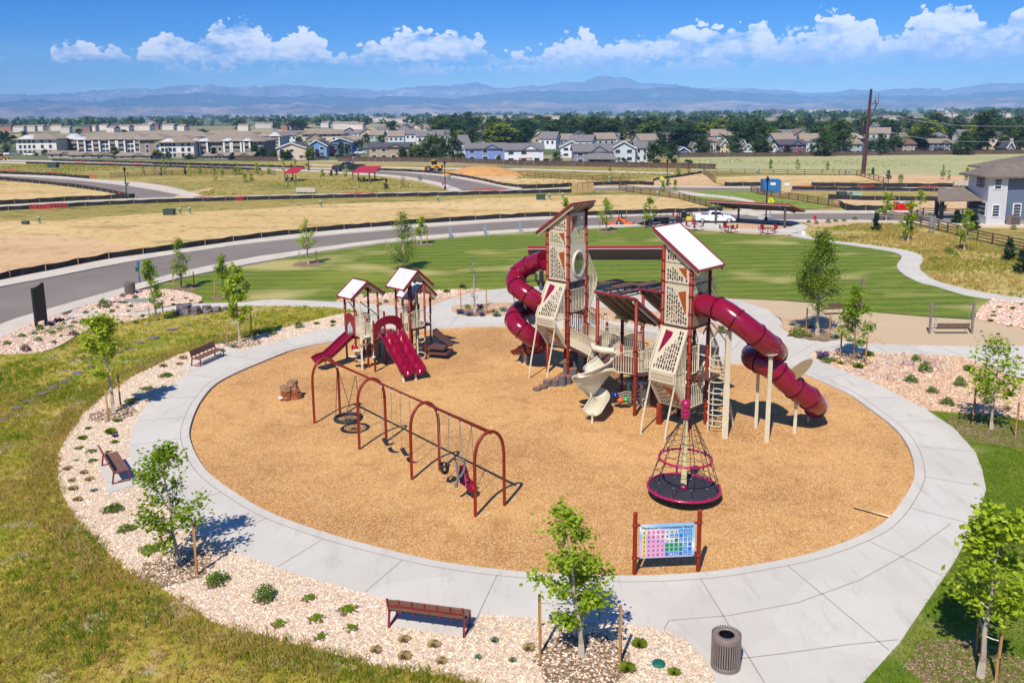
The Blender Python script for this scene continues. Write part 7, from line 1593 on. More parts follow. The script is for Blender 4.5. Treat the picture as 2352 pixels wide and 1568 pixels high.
apartment(q0(1780),q0(2150),vq(345),vq(318),vq(272),apb,'apartment block whose roof shows behind the right-hand one',[(.2,.4,'w')],False,14,2)
for k,(x0,x1,yb,ye,yr) in enumerate([(425,618,497,462,444),(608,820,500,470,450),(785,955,498,472,454),(1012,1272,505,478,458),(1752,1945,515,478,458),(1950,2155,508,475,452)]):
 house(q0(x0),q0(x1),vq(yb),vq(ye),vq(yr),aps if k<4 else wm('garage_brown',S(128,112,100)),R_tan,'s','low garage row in front of the apartments, %s from the left'%ORD[k],'low garages before the apartments',1,7,name='garage',cat='garage',nw=3)
c0=G(2264,519);hx,hy=c0 .x,c0 .y;o=(hx,hy,0);hh=zat(2264,405,hy)
nh=thing('house','pale grey and blue two storey house with porch at the right edge','house',o)
M_lap=groundmat('white_lap_siding',lambda N,P:(S(236,236,242),bump(N,N('ShaderNodeTexWave',{'Vector':P,'Scale':1.6},wave_type='BANDS',bands_direction='Z',wave_profile='SAW').outputs['Fac'],.9,.05)),.6)
M_lapb=groundmat('blue_lap_siding',lambda N,P:(S(120,136,164),bump(N,N('ShaderNodeTexWave',{'Vector':P,'Scale':1.6},wave_type='BANDS',bands_direction='Z',wave_profile='SAW').outputs['Fac'],.9,.05)),.6)
b=MB();b.box((hx+1.1,hy+2.4,hh/2),(2.3,4.8,hh));b.build('wall',M_lap,nh,o)
b=MB();b.box((hx+2.25+7,hy+3.2,hh/2),(14,5.6,hh));b.build('wall',M_lapb,nh,o)
b=MB();b.box((hx+11,hy+9,hh/2+.2),(12,7,hh+.4));b.build('wall',M_lap,nh,o)
b=MB();hip_roof(b,hx,hx+16.5,hy+.1,hy+5.0,hh,hh+1.5,.85,.2);hip_roof(b,hx+5.0,hx+18,hy+1.5,hy+12.5,hh+.5,hh+2.6,.85,.2);rf=b.build('roof',R_brown,nh,o)
b=MB();b.box((hx+6.5,hy+3.3,hh+1.3),(.9,.6,.12));b.build('skylight',M_glass,rf,o)
def nwin(x,y,z0,z1,w_,side,n=1,bars=3):
 for i in range(n):
  T=Matrix.Translation((x+(i*(w_+.15) if side==0 else 0),y+(i*(w_+.15) if side else 0),(z0+z1)/2))@(Matrix.Rotation(-math.pi/2,4,'Z') if side else Matrix.Identity(4))
  b=MB();b.box((0,-.04,0),(w_+.28,.07,z1-z0+.28),T);f=b.build('window',M_trimw,nh,o);b=MB();b.box((0,-.085,0),(w_,.03,z1-z0),T);b.build('pane',M_win,f,o);b=MB()
  for k in range(1,bars):b.box((0,-.105,(z0-z1)/2+(z1-z0)*k/bars),(w_,.02,.05),T)
  b.build('glazing_bar',M_trimw,f,o)
zw=lambda y:zat(2270,(650+y/2.0904)/1.7415,hy)
nwin(hx+1.05,hy,zw(218),zw(143),.75,0);nwin(hx+1.05,hy,zw(448),zw(360),.75,0,bars=4);nwin(hx+3.9,hy+.4,zw(455),zw(355),.8,0,bars=4)
nwin(hx-.05,hy+1.3,zw(215),zw(135),.85,1,2);nwin(hx-.05,hy+.7,zw(440),zw(340),.85,1,3)
b=MB();P0=Vector((hx-.1,hy+2.6,zw(300)));b.prism([P0+Vector((-5.3,-.9,-.55)),P0+Vector((.3,-1.6,-.45)),P0+Vector((.3,2.6,.8)),P0+Vector((-3.6,2.6,.6))],(0,0,.16));b.build('porch_roof',R_brown,nh,o)
for (dx,dy) in ((-4.5,-.3),(-1.0,-.6),(-4.0,2.0)):b=MB();b.box((hx+dx,hy+2.6+dy,(P0 .z-.6)/2),(.4,.4,P0 .z-.6));b.build('porch_post',M_dark,nh,o)
b=MB();b.box((hx-3.0,hy+4,.3),(6.0,4.6,.6));b.build('porch_floor',mat('stone_grey',S(140,134,130),.8),nh,o)
b=MB();b.prism([(hx+4.6,hy-1.0,2.9),(hx+12,hy-1.4,2.7),(hx+12,hy+1.0,4.2),(hx+6.0,hy+1.0,4.4)],(0,0,.16));b.build('porch_roof',R_brown,nh,o);b=MB();b.box((hx+5.1,hy-.5,1.4),(.35,.35,2.8));b.build('porch_post',M_trimw,nh,o)
b=MB();b.box((hx+8,hy-.2,.25),(7,2.4,.5));b.build('patio',M_conc2,nh,o)
b=MB();b.box((hx+2.27,hy+.2,hh/2),(.16,.25,hh));b.build('corner_board',M_trimw,nh,o)
sheet('gravel_bed',[[Vector((hx-4,hy-1.8,0)),Vector((hx+14,hy-3.4,0)),Vector((hx+14,hy+3,0)),Vector((hx-2,hy+3,0))]],.16,M_gravel,thick=.16)
t=thing('air_conditioner','grey air conditioning unit against the right house','air conditioner',(hx+3.0,hy-.6,.16));b=MB();b.box((0,0,.6),(1.25,.9,1.15));b.build('casing',M_taupe,t);b=MB()
for k in range(9):b.box((0,-.46,.15+.11*k),(1.1,.02,.04))
b.build('grille',M_dark,t);b=MB();b.lathe([(0,1.2),(.35,1.2),(.4,1.16)],n=14);b.build('fan_cover',M_dark,t)
t=thing('meter_post','grey electrical meter post behind the rail fence','meter post',tuple(G(*zA(1520,600))));b=MB();b.box((-.25,0,1.1),(.12,.12,2.2));b.box((.25,0,1.1),(.12,.12,2.2));b.build('post',M_steel,t);b=MB();b.box((-.2,-.12,1.5),(.5,.2,1.2));b.build('box',M_steel,t)
rng=random.Random(77);rcol=[R_grey,R_brown,R_tan,R_dark];wcol=[white,tanw,paleb,greyw,white,cream,sage]
protoH=[]
for k in range(7):
 t=thing('distant_house','small gabled house among the town trees','house',group='roofs among the town trees');w_,d,h,r_=9.5,8.5,4.4,2.6
 b=MB();b.box((0,d/2,h/2),(w_,d,h));(b.prism([(-w_/2,0,h),(w_/2,0,h),(0,0,h+r_)],(0,d,0)) if k%2 else b.prism([(-w_/2,0,h),(-w_/2,d,h),(-w_/2,d/2,h+r_)],(w_,0,0)));b.build('wall',wcol[k],t)
 b=MB();gable_roof(b,-w_/2,w_/2,0,d,h,h+r_,'y' if k%2 else 'x');b.build('roof',rcol[k%4],t)
 for x in (-2.8,0,2.8):add_window(t,x,2.8,1.2,1.3,0)
 protoH.append(t)
used=set()
def put_proto(protos,k,loc,rz,sc,label=None,group=None):
 p=protos[k]
 if (id(protos),k) in used:return copy_tree(p,loc,rz,label,group,sc)
 used.add((id(protos),k));p.location=loc;p.rotation_euler=(0,0,rz);p.scale=sc if isinstance(sc,tuple) else (sc,)*3
 if label:p['label']=label
 if group:p['group']=group
 return p
spots=[(q1(x),vq(y)) for x,y in [(340,330),(560,372),(860,400),(850,305),(940,310),(1010,318),(1080,325),(1130,262),(1210,345),(1250,350),(1320,262),(1350,330),(1420,245),(1430,310),(1500,350),(1530,240),(1550,260),(1590,330),(1640,345),(1700,310),(1760,300),(1800,440),(2000,315),(2060,335),(2150,300)]]+[(q5(x),vq(y)) for x,y in [(60,320),(230,330),(330,310),(300,390),(250,365),(460,385),(600,340),(580,400),(720,300),(800,385),(820,370),(940,310),(1150,340),(1250,340),(1280,380),(1380,370),(1170,400),(1600,345),(1680,345),(1790,360),(1850,290),(1900,270),(2270,370),(2330,400)]]+[(q6(x),vq(y)) for x,y in [(320,345),(450,350),(520,420),(640,258),(690,285),(880,345),(1110,330),(1130,245),(1250,262),(1480,260),(1600,340),(1900,380),(2150,375)]]
HSP=[]
for i,(u,v) in enumerate(spots):
 g=G(u,v+8);HSP.append((u,v,put_proto(protoH,i%7,tuple(g),rng.uniform(-.35,.35),(rng.uniform(.7,.95),.8,rng.uniform(.75,.95)))))
def make_far():
 t=thing('distant_building','tiny pale building on the hazy plain','building',group='far buildings on the plain');b=MB();b.box((0,5,2.5),(26,12,5));b.build('wall',wm('far_white',S(222,214,204)),t);b=MB();gable_roof(b,-13,13,0,11,5,7,'x');b.build('roof',R_tan,t);return t
def make_far2():
 t=thing('distant_building','tiny red-brown or dark building on the hazy plain','building',group='far dark buildings on the plain');b=MB();b.box((0,5,2.5),(20,12,5));b.build('wall',wm('far_brick',S(168,120,104)),t);b=MB();gable_roof(b,-10,10,0,11,5,8,'x');b.build('roof',R_dark,t);return t
pf,pf2=Pool(make_far),Pool(make_far2)
far=[(z0q,x,y,w_) for x,y,w_ in [(60,268,1.2),(160,275,1.0),(250,270,1.1),(330,265,1.0),(20,215,.9),(60,212,.9),(480,262,1.0),(560,285,.8),(740,275,.9),(790,268,.7),(880,258,1.0),(950,285,.8),(990,262,1.2),(1060,270,1.2),(1160,262,.9),(1240,262,1.2),(1330,255,.8),(1440,258,1.2),(1550,265,.8),(640,200,2.2),(1000,218,.6),(1290,222,.6),(1340,222,.6),(1400,222,.6),(1530,218,.6),(1620,210,.6),(2080,265,1.0),(2230,245,.9),(2300,240,.8)]]
far+=[(zq,x,y,w_) for x,y,w_ in [(80,238,.8),(165,245,.7),(350,245,1.0),(300,262,.9),(390,262,1.2),(820,250,2.4),(900,258,1.6),(130,190,2.2),(260,190,2.6),(640,238,.8),(1050,160,1.4),(1190,165,2.0),(1130,190,2.6),(1250,200,2.0),(1370,180,2.0),(1480,188,1.0),(1590,188,.9),(1620,140,2.5),(1700,138,2.5),(1800,185,1.8),(1940,178,1.8),(2080,185,4.0),(1960,136,2.0)]]
far+=[(z5q,x,y,w_) for x,y,w_ in [(150,185,3.0),(270,188,3.5),(560,190,1.6),(300,155,1.2),(1470,175,1.0),(1210,132,.8),(1680,116,1.2),(2130,118,1.6),(2250,118,3.4),(1790,168,.8),(2030,115,.8)]]+[(z6q,x,y,w_) for x,y,w_ in [(230,118,4.5),(420,105,2.2),(530,105,2.6),(640,108,3.0),(700,106,3.2),(1150,200,1.2),(1270,203,3.0),(1140,198,.8),(1660,90,2.0),(1730,95,1.4)]]
rng=random.Random(9);far+=[(z6q,rng.uniform(1540,2500),rng.uniform(96,150),rng.uniform(.35,.6)) for _ in range(46)]
for k,(zf,x,y,w_) in enumerate(far):
 g=G(*zf(x,y));(pf if k%4 else pf2).get(tuple(g),rng.uniform(-.3,.3),None,None,(w_*g.y/3200+.12*w_,.7,.8+.25*w_*min(3,g.y/2500)))
for zf,x,y,h_,l in ((zq,1457,138,22,'white round silo tower on the hazy plain'),(zq,1393,138,26,'thin white chimney on the hazy plain'),(z5q,545,192,42,'white grain elevator tower beyond the trees')):
 yt=y-h_;g=G(*zf(x,y));h=zat(*zf(x,yt),g.y);r_=h*.25 if 'chim' not in l else h*.08;b=MB();b.lathe([(r_,0),(r_,h*.85),(r_*.7,h*.97),(0,h)],n=12);o_=b.build('silo',M_white);o_.location=g;tag(o_,l,'silo')
g=G(*z5q(811,118));h=zat(*z5q(811,18),g.y);b=MB();
for s in range(3):a=2.1*s;b.bar((6*math.cos(a),6*math.sin(a),0),(1.5*math.cos(a),1.5*math.sin(a),h),1.0,4)
for k in range(12):b.lathe([(6-4.5*k/12,h*k/12),(6.3-4.5*k/12,h*k/12)],n=3)
o_=b.build('radio_mast',mat('mast_grey',S(110,120,140),.6));o_.location=g;tag(o_,'thin lattice radio mast on the plain below the mountains','radio mast')
def make_car(c,nm):
 t=thing('parked_car','x','car');m=mat(nm,c,.25,coat=.5);b=MB();b.prism([(-2.2,-.85,.35),(2.2,-.85,.35),(2.25,-.85,.75),(1.4,-.85,.95),(-2.1,-.85,1.0)],(0,1.7,0));b.build('body',m,t);b=MB();b.prism([(1.0,-.75,.95),(.4,-.75,1.42),(-1.3,-.75,1.42),(-1.9,-.75,.98)],(0,1.5,0));b.build('cabin',M_glass,t)
 for x in (-1.35,1.35):
  for s in (-1,1):wheel(t,x,s*.8,.33,.2)
 return t
cars=[Pool(lambda:make_car((.8,.8,.82),'white_car_paint')),Pool(lambda:make_car(S(30,40,70),'navy_car_paint')),Pool(lambda:make_car(S(120,24,34),'red_car_paint')),Pool(lambda:make_car(S(150,152,158),'silver_car_paint'))]
for k,(zf,x,y,c,rz_,l) in enumerate([(z0q,40,472,0,0,'white car parked left of the first apartment block'),(z0q,132,472,3,0,'silver car parked at the corner of the first apartment block'),(z0q,262,476,0,0,'white car parked below the stone base of the apartments'),(z0q,1360,502,1,0,'dark blue car parked between the apartment blocks'),(zq,150,436,0,.2,'white car parked behind the board fence, furthest left'),(zq,195,430,3,.2,'silver car parked right of the white one near the apartments'),(zq,620,512,1,.1,'dark blue car in front of the blue house porch'),(zq,780,500,1,.3,'navy car on the street between the blue and tan houses'),(zq,888,498,2,1.2,'dark red car on the street beside a white one'),(zq,922,508,0,1.2,'white car on the street left of the tan house'),(zq,945,462,0,.4,'white car further up the street by the tan house'),(zq,1000,446,3,.3,'silver car at the back of the street by the tan house')]):
 g=G(*zf(x,y));cars[c].get(tuple(g),rz_,l,'parked cars',.95)
# plants
def crown_mesh(name,h,z0,prof,nleaf,leaf,seed,m,nb=22,spread=.22,lean=(0,0),sparse=0.0,updown=.5):
 """leaf quads gathered round twig ends; prof: list of (0..1, radius)"""
 rs=np.random.RandomState(seed);pz=np.array([p[0] for p in prof]);pr_=np.array([p[1] for p in prof]);C=[];br=[]
 for i in range(nb):
  f=rs.rand()**.85 if nb>1 else.5;z_=z0+(h-z0)*f;rad=np.interp(f,pz,pr_);a=rs.rand()*6.283 if not sparse else (i*2.4+rs.rand()*.6);k=rad*(.35+.65*rs.rand()**.5)
  tip=np.array([math.cos(a)*k+lean[0]*f,math.sin(a)*k+lean[1]*f,z_+k*.25*rs.randn()]);rt=np.array([lean[0]*f*.6,lean[1]*f*.6,max(z0*.8,z_-k*.75)]);br.append((rt,tip,rad));C.append((rt,tip,rad))
 P=[];per=max(1,nleaf//nb)
 for rt,tip,rad in C:
  t=rs.rand(per)**.55;t=.25+.8*t;P.append(rt+(tip-rt)*t[:,None]+rs.randn(per,3)*(spread*(.4+.6*t))[:,None]*np.array([1,1,.8]))
 P=np.concatenate(P);n=len(P);d=rs.randn(n,3);d[:,2]=d[:,2]*updown-.15;d/=np.linalg.norm(d,axis=1)[:,None];e=np.cross(d,rs.randn(n,3)*.5+np.array([0,0,1.0]));e/=np.linalg.norm(e,axis=1)[:,None]+1e-9
 L_=leaf*(.6+.8*rs.rand(n))[:,None];nn=np.cross(d,e);V=np.stack([P-d*L_*.5,P+e*L_*.38+nn*L_*.1,P+d*L_*.6,P-e*L_*.38+nn*L_*.1],1).reshape(-1,3)
 F=np.arange(n*4).reshape(n,4);return npmesh(name,V,F,m),br
M_bark1=mat('grey_bark',S(186,170,152),.9,var=.2,vs=3);M_bark2=mat('brown_bark',S(140,116,94),.9,var=.25,vs=3)
L_lime=leafmat('lime_leaves',S(124,156,16),S(190,212,40),.45,1.2,S(222,232,90));L_oak=leafmat('oak_leaves',S(122,156,14),S(176,204,44),.55,1.2,S(216,230,96));L_locust=leafmat('locust_leaves',S(96,122,20),S(144,168,44),.45,1.0,S(150,170,54))
L_dark=leafmat('dark_town_leaves',S(46,74,20),S(92,118,44),.25,.25);L_mid=leafmat('mid_town_leaves',S(66,94,28),S(116,138,58),.3,.25);L_pine=leafmat('pine_needles',S(30,56,26),S(64,88,44),.1,1.0);L_grey=leafmat('grey_leaves',S(110,118,90),S(160,160,130),.2,1.0)
L_yel=leafmat('yellow_green_leaves',S(110,130,20),S(176,186,50),.3,.3);L_red=leafmat('burgundy_leaves',S(60,24,34),S(96,40,50),.2,.5);L_rust=leafmat('rusty_leaves',S(140,96,40),S(176,130,60),.3,1.0)
def trunk_mb(h,r,br,lean=(0,0),wob=.05,seed=0,top=.92,twig=.25,fork=None):
 b=MB();rng=random.Random(seed);n=7;pts=[(lean[0]*(i/n)**1.3+rng.uniform(-wob,wob)*(i>0),lean[1]*(i/n)**1.3+rng.uniform(-wob,wob)*(i>0),h*top*i/n) for i in range(n+1)]
 b.tube(pts,[r*(1-.88*i/n)+(r*.35 if i==0 else 0) for i in range(n+1)],8)
 for rt,tip,rad in br:
  f=min(1,max(0,rt[2]/(h*top)));k=f*n;i=min(n-1,int(k));p=Vector(pts[i]).lerp(Vector(pts[i+1]),k-i);tipv=Vector(tip)
  rr=r*(1-.88*f)*.5;b.tube([p,p.lerp(tipv,.5)+Vector((0,0,-.05*(tipv-p).length)),tipv],[rr,rr*.6,rr*.2],5,cap=False)
 return b
def near_tree(base,topv,width,label,style='oak',seed=0,z=.14,lean_px=0,foot=0.0,name='young_tree',cat='tree',nleaf=None,bark=None,z0f=None,stakes=None,group=None,low=.3):
 g=G(*base,z);hgt=zat(base[0]+lean_px,topv,g.y)-z;ppm=FPX/g.y;R_=width/2/ppm;lx=lean_px/ppm;t=thing(name,label,cat,tuple(g),group=group)
 st={'oak':(L_oak,.12,.17,M_bark1),'lime':(L_lime,.12,.16,M_bark1),'big':(L_lime,.165,.22,M_bark1),'locust':(L_locust,.10,.26,M_bark1),'grey':(L_grey,.07,.2,M_bark1),'pine':(L_pine,.12,.16,M_bark2),'dull':(L_oak,.11,.2,M_bark2),'rust':(L_rust,.1,.2,M_bark2)}[style]
 z0=hgt*(z0f if z0f is not None else low);n=nleaf or int(min(5200,max(500,(hgt-z0)*R_*420)))
 prof={'pine':[(0,1),(.3,.8),(.7,.38),(1,.03)],'locust':[(0,.35),(.18,.85),(.35,1),(.6,.75),(.85,.4),(1,.12)]}.get(style,[(0,.5),(.2,1),(.45,.9),(.7,.62),(.88,.42),(1,.12)])
 prof=[(a,b_*R_) for a,b_ in prof];lf=st[1]*(1.25 if g.y>40 else 1)*(1.3 if g.y>90 else 1)
 me,br=crown_mesh('crown',hgt*.97,z0,prof,n,lf,seed,st[0],nb=30 if style in ('locust','pine') else 22,spread=st[2]*(R_/1.2)**.7,lean=(lx,0))
 c=bpy.data.objects.new('crown',me);COL.objects.link(c);c.parent=t
 trunk_mb(hgt,max(.035,min(.14,hgt*.017)),br,(lx,0),.04,seed).build('trunk',bark or st[3],t)
 if stakes:
  for k,(sb,sv) in enumerate(stakes):
   gs=G(*sb,z);hs=zat(sb[0],sv,gs.y)-z;s_=thing('tree_stake',('left' if k==0 else 'right')+' stake of the '+' '.join(label.split(',')[0].split()[:11]),'stake',tuple(gs),group='tree stakes');b=MB();b.tube([(0,0,0),(0,0,hs)],.045,7);b.build('pole',M_stake,s_)
   b=MB();hh_=hs*.86;tv=Vector((g.x-gs.x,g.y-gs.y,0));b.tube([(0,0,hh_),(tv.x*.5,tv.y*.5,hh_-.02),(tv.x*.97,tv.y*.97,hh_)],.016,5);b.build('strap',M_white,s_)
 return t
zB=zc(0,1350,2.0909);zC=zc(0,1981,2.0909);zD=zc(2000,1981,2.0909);zE=zc(3000,1981,2.0904);zF_=zc(3000,1350,2.0904)
near_tree(zD(680,1340),zD(0,90)[1],205,'young oak standing in the gravel at the front beside the bin','oak',5,lean_px=-48,nleaf=2900,stakes=[(zD(335,1335),zD(0,825)[1]),(zD(1003,1400),zD(0,915)[1])],low=.26)
near_tree(zC(1492,570),zB(0,890)[1],215,'young oak at the front left of the path','oak',12,lean_px=-22,nleaf=2500,stakes=[(zC(1365,500),zC(0,235)[1]),(zC(1650,660),zC(0,230)[1])],low=.34)
near_tree(zE(1925,1510),zE(0,35)[1],195,'lime green large-leaved tree at the bottom right corner','big',21,lean_px=18,nleaf=2400,stakes=[(zE(1888,1330),zE(0,950)[1]),(zE(2060,1560),zE(0,1160)[1])],low=.36)
near_tree(zF_(2018,765),zF_(0,10)[1],150,'green large-leaved tree in a mulch ring at the right edge','big',32,nleaf=1200,stakes=[(zF_(1862,725),zF_(0,425)[1]),(zF_(2222,835),zF_(0,540)[1])],low=.40)
near_tree(zA(562,1440),zA(0,590)[1],118,'full round-crowned honey locust beside the path behind the right tube slide','locust',41,nleaf=9000,z=.19,stakes=[(zA(470,1400),zA(0,1215)[1]),(zA(662,1470),zA(0,1265)[1])],low=.30)
near_tree(zF_(865,190),zA(0,1035)[1],84,'small tree with yellow blossom between two timber stakes','dull',47,nleaf=2600,stakes=[(zF_(755,170),zA(0,1410)[1]),(zF_(965,240),zA(0,1460)[1])],low=.30)
near_tree(zB(955,625),zl(0,1140)[1],108,'lime green tree left of the path above the gravel','lime',53,lean_px=-18,nleaf=3800,stakes=[(zB(908,695),zB(0,435)[1]),(zB(1010,578),zB(0,315)[1])],low=.42)
near_tree(zl(2003,1400),zl(0,705)[1],74,'lime green tree beside the far end of the wild grass','lime',61,nleaf=2600,stakes=[(zl(1905,1430),zl(0,1230)[1]),(zl(2110,1385),zl(0,1165)[1])],low=.30)
near_tree(zl(1308,1215),zl(0,700)[1],58,'slim green tree in the cobbles by the street bin','dull',67,lean_px=-12,nleaf=1800,stakes=[(zl(1252,1215),zl(0,1105)[1]),(zl(1368,1210),zl(0,1055)[1])],low=.22)
near_tree(zl(1520,945),zl(0,535)[1],58,'sparse tree on the lawn corner nearest the street','dull',71,nleaf=1300,stakes=[(zl(1455,960),zl(0,825)[1]),(zl(1625,935),zl(0,805)[1])],low=.25)
near_tree(zl(1875,1010),zl(0,665)[1],46,'small tree on the lawn left of the tall lime one','dull',79,nleaf=1300,stakes=[(zl(1800,1030),zl(0,890)[1])],low=.28)
near_tree(zk(278,425),zk(0,212)[1],52,'pale green young tree on the lawn by the street','lime',83,nleaf=900,stakes=[(zk(238,428),zk(0,363)[1]),(zk(319,418),zk(0,358)[1])],low=.36)
near_tree(zk(735,450),zk(0,182)[1],74,'broad multi-stemmed tree on the lawn behind the small play roofs','locust',89,nleaf=3600,low=.16,stakes=[(zk(652,374),zk(0,315)[1])])
near_tree(zk(818,330),zk(0,190)[1],32,'small tree at the street edge of the lawn','lime',97,nleaf=700,stakes=[(zk(790,332),zk(0,280)[1]),(zk(847,328),zk(0,270)[1])],low=.3)
near_tree(zk(1073,655),zk(0,360)[1],36,'nearly bare grey tree behind the left tube slide','grey',103,nleaf=260,z=.19,stakes=[(zk(1008,632),zk(0,542)[1]),(zk(1131,660),zk(0,552)[1])],low=.15)
near_tree(z2(888,470),z2(0,198)[1],42,'small tree in front of the left mower','dull',107,nleaf=900,stakes=[(z2(835,468),z2(0,385)[1])],low=.3)
near_tree(z2(1248,435),z2(0,190)[1],40,'small tree in front of the trailer','dull',109,nleaf=900,stakes=[(z2(1206,450),z2(0,365)[1])],low=.3)
near_tree((1298,524),452,26,'small tree showing behind the left tower roof','lime',113,nleaf=600,low=.4)
near_tree((1641,690),617,34,'bare grey shrubby tree behind the right tower','grey',127,nleaf=420,low=.08,z=.12)
near_tree(zA(1138,490),zA(0,240)[1],42,'thin yellow-green tree at the left end of the house fence','lime',131,nleaf=900,low=.3)
near_tree(zA(1320,655),zA(0,308)[1],42,'tall thin yellow-green tree in the dry grass','lime',137,nleaf=1300,low=.18,stakes=[(zA(1282,655),zA(0,590)[1])])
near_tree(zA(1420,430),zA(0,232)[1],32,'sparse tree beyond the street right of the red skip','lime',139,nleaf=500,low=.3)
near_tree(zA(1790,735),zA(0,388)[1],50,'yellow-green tree before the rail fence at the right house','lime',149,nleaf=1500,low=.3,stakes=[(zA(1752,722),zA(0,590)[1]),(zA(1828,738),zA(0,600)[1])])
for k,(x,y,yt,w_,l) in enumerate([(1050,565,425,22,'dark pine in the dry grass, nearest the street'),(1325,600,465,24,'dark pine behind the tall thin yellow-green tree'),(1870,562,430,34,'pine in front of the right house siding'),(1725,510,400,28,'pine beside the porch of the right house'),(2165,815,635,42,'pine before the fence at the right edge'),(2265,925,730,40,'dark pine cut by the right edge of the picture')]):
 near_tree(zA(x,y),zA(0,yt)[1],w_,l,'pine',151+k,name='pine_tree',nleaf=1700,low=.05)
mids_=[(z0q,1405,640,130,50,'lime'),(z0q,1380,645,70,25,'pine'),(z0q,1625,670,120,50,'lime'),(z0q,1585,645,70,30,'pine'),(z0q,1713,645,70,40,'lime'),(z0q,1840,700,130,55,'lime'),(z0q,1900,670,100,45,'lime'),(z0q,2010,640,60,60,'dull'),(z0q,2050,640,70,40,'dull'),(z0q,2095,700,70,90,'dull'),(z0q,2200,640,110,55,'lime'),(z0q,1225,640,80,45,'grey'),(z0q,1325,640,80,40,'grey'),(zq,60,650,120,50,'lime'),(zq,165,645,120,60,'lime'),(zq,285,620,130,50,'lime'),(zq,390,600,100,55,'lime'),(zq,495,600,65,65,'rust'),(zq,355,600,60,40,'rust'),(zq,620,655,60,55,'dull'),(zq,695,650,48,42,'pine'),(zq,742,645,50,40,'pine'),(zq,822,685,135,50,'lime'),(zq,1165,762,92,55,'pine'),(zq,1312,745,100,70,'grey'),(zq,1455,695,50,50,'grey'),(zq,15,690,60,60,'dull'),(z5q,1415,645,85,45,'dull'),(z5q,1505,645,105,35,'rust'),(z5q,830,612,50,35,'lime'),(z5q,2205,598,95,45,'lime'),(z5q,1285,782,90,45,'lime'),(z5q,1335,745,80,40,'lime'),(z5q,1390,782,110,45,'lime'),(z6q,178,600,88,48,'lime'),(z6q,405,600,92,55,'lime'),(z6q,665,600,72,42,'lime'),(z6q,1055,645,62,48,'pine'),(z6q,1185,678,75,62,'pine'),(z6q,1292,718,78,62,'dull'),(z6q,1655,682,128,48,'dull'),(z6q,1708,690,85,40,'grey'),(z6q,1860,690,122,45,'dull')]
for k,(zf,x,y,hp_,wp_,st_) in enumerate(mids_):
 b_=zf(x,y);tp=zf(x,y-hp_)[1];near_tree(b_,tp,wp_/3.72,'young %s in the dry meadow beyond the street'%{'pine':'conifer','grey':'grey-leaved tree','rust':'rust-coloured tree','dull':'dark green tree','lime':'yellow-green tree'}[st_],st_,200+k,z=.05,nleaf=420,low=.12 if st_!='pine' else.03,name='young_tree',group='young %s trees of the far meadow'%st_)
M_tk=M_bark2;protoT=[]
def town_proto(seed,kind):
 t=thing('town_tree','leafy tree in the belt of trees round the distant houses','tree',group='town trees, %s'%kind);m={'dark':L_dark,'mid':L_mid,'yel':L_yel,'poplar':L_dark,'con':L_pine,'red':L_red}[kind]
 prof={'poplar':[(0,.5),(.2,.95),(.6,1),(.85,.75),(1,.25)],'con':[(0,1),(.4,.7),(.8,.3),(1,.02)]}.get(kind,[(0,.62),(.25,1),(.5,.98),(.75,.78),(.92,.45),(1,.15)])
 h,r_=(10,3.6) if kind not in ('poplar','con') else ((14,3.2) if kind=='poplar' else (8,2.0))
 me,br=crown_mesh('crown',h,h*.14,[(a,c*r_) for a,c in prof],1900,.62,seed,m,nb=34,spread=.62);c=bpy.data.objects.new('crown',me);COL.objects.link(c);c.parent=t;trunk_mb(h,.22,br[:8],seed=seed).build('trunk',M_tk,t);return t
kinds=['dark','dark','mid','mid','dark','yel','poplar','con','red'];protoT=[town_proto(300+i,k) for i,k in enumerate(kinds)]
lab={'dark':'dark green leafy tree in the belt round the distant houses','mid':'mid green leafy tree in the belt round the distant houses','yel':'yellow-green tree in the belt round the distant houses','poplar':'tall full tree rising above the distant houses','con':'dark conifer among the distant houses','red':'burgundy-leaved tree among the distant houses'}
for p,k in zip(protoT,kinds):p['label']=lab[k]
def short(l):
 for s in (' with',' between',' behind',' at ',' beside',' set ',' right of',' left of',' adjoining',' half',' before',' in front',' joining',' nearest',' of apart'):l=l.split(s)[0]
 return ' '.join(l.split()[:6])
CN={};HN=[((h_[0]+h_[1])/2,h_[0],h_[1],vq(h_[2]),short(h_[8])) for h_ in HL]+[(60,40,123,356,'white and stone apartment block'),(260,180,320,356,'long pale apartment block'),(410,365,440,366,'white apartment block end'),(530,441,600,364,'taupe apartment block'),(735,696,781,344,'large cream apartment block')]
def place_label(u,v,kindname):
 n=min(HN,key=lambda q_:abs(q_[0]-u));side=('left of' if u<n[1] else 'right of' if u>n[2] else ('in front of' if v>=n[3]-2 else 'behind'))
 if v<n[3]-22:side='far behind'
 key=(kindname,n[4],side);CN[key]=CN.get(key,0)+1;i=CN[key]-1
 return '%s %s the %s'%(kindname,side,n[4]) if i==0 else '%s %s the %s, %s one'%(kindname,side,n[4],ORD[min(i,19)])
TK={'dark':'dark green tree','mid':'mid green tree','yel':'yellow-green tree','poplar':'tall full tree','con':'dark conifer','red':'burgundy-leaved tree'}
def town(u,vb,hpx,wpx,k):
 g=G(u,vb);ppm=FPX/g.y;H_={6:14,7:8}.get(k,10);R_={6:3.2,7:2.0}.get(k,3.6);s=hpx/ppm/H_;s*=1.08;sx=wpx/ppm/(2*R_*.86);put_proto(protoT,k,tuple(g),rng.uniform(0,6),(sx,sx,s),place_label(u,vb,TK[kinds[k]]))
TT=[]
for u,v,o_ in HSP:o_['label']=place_label(u,v,'small partly hidden house')
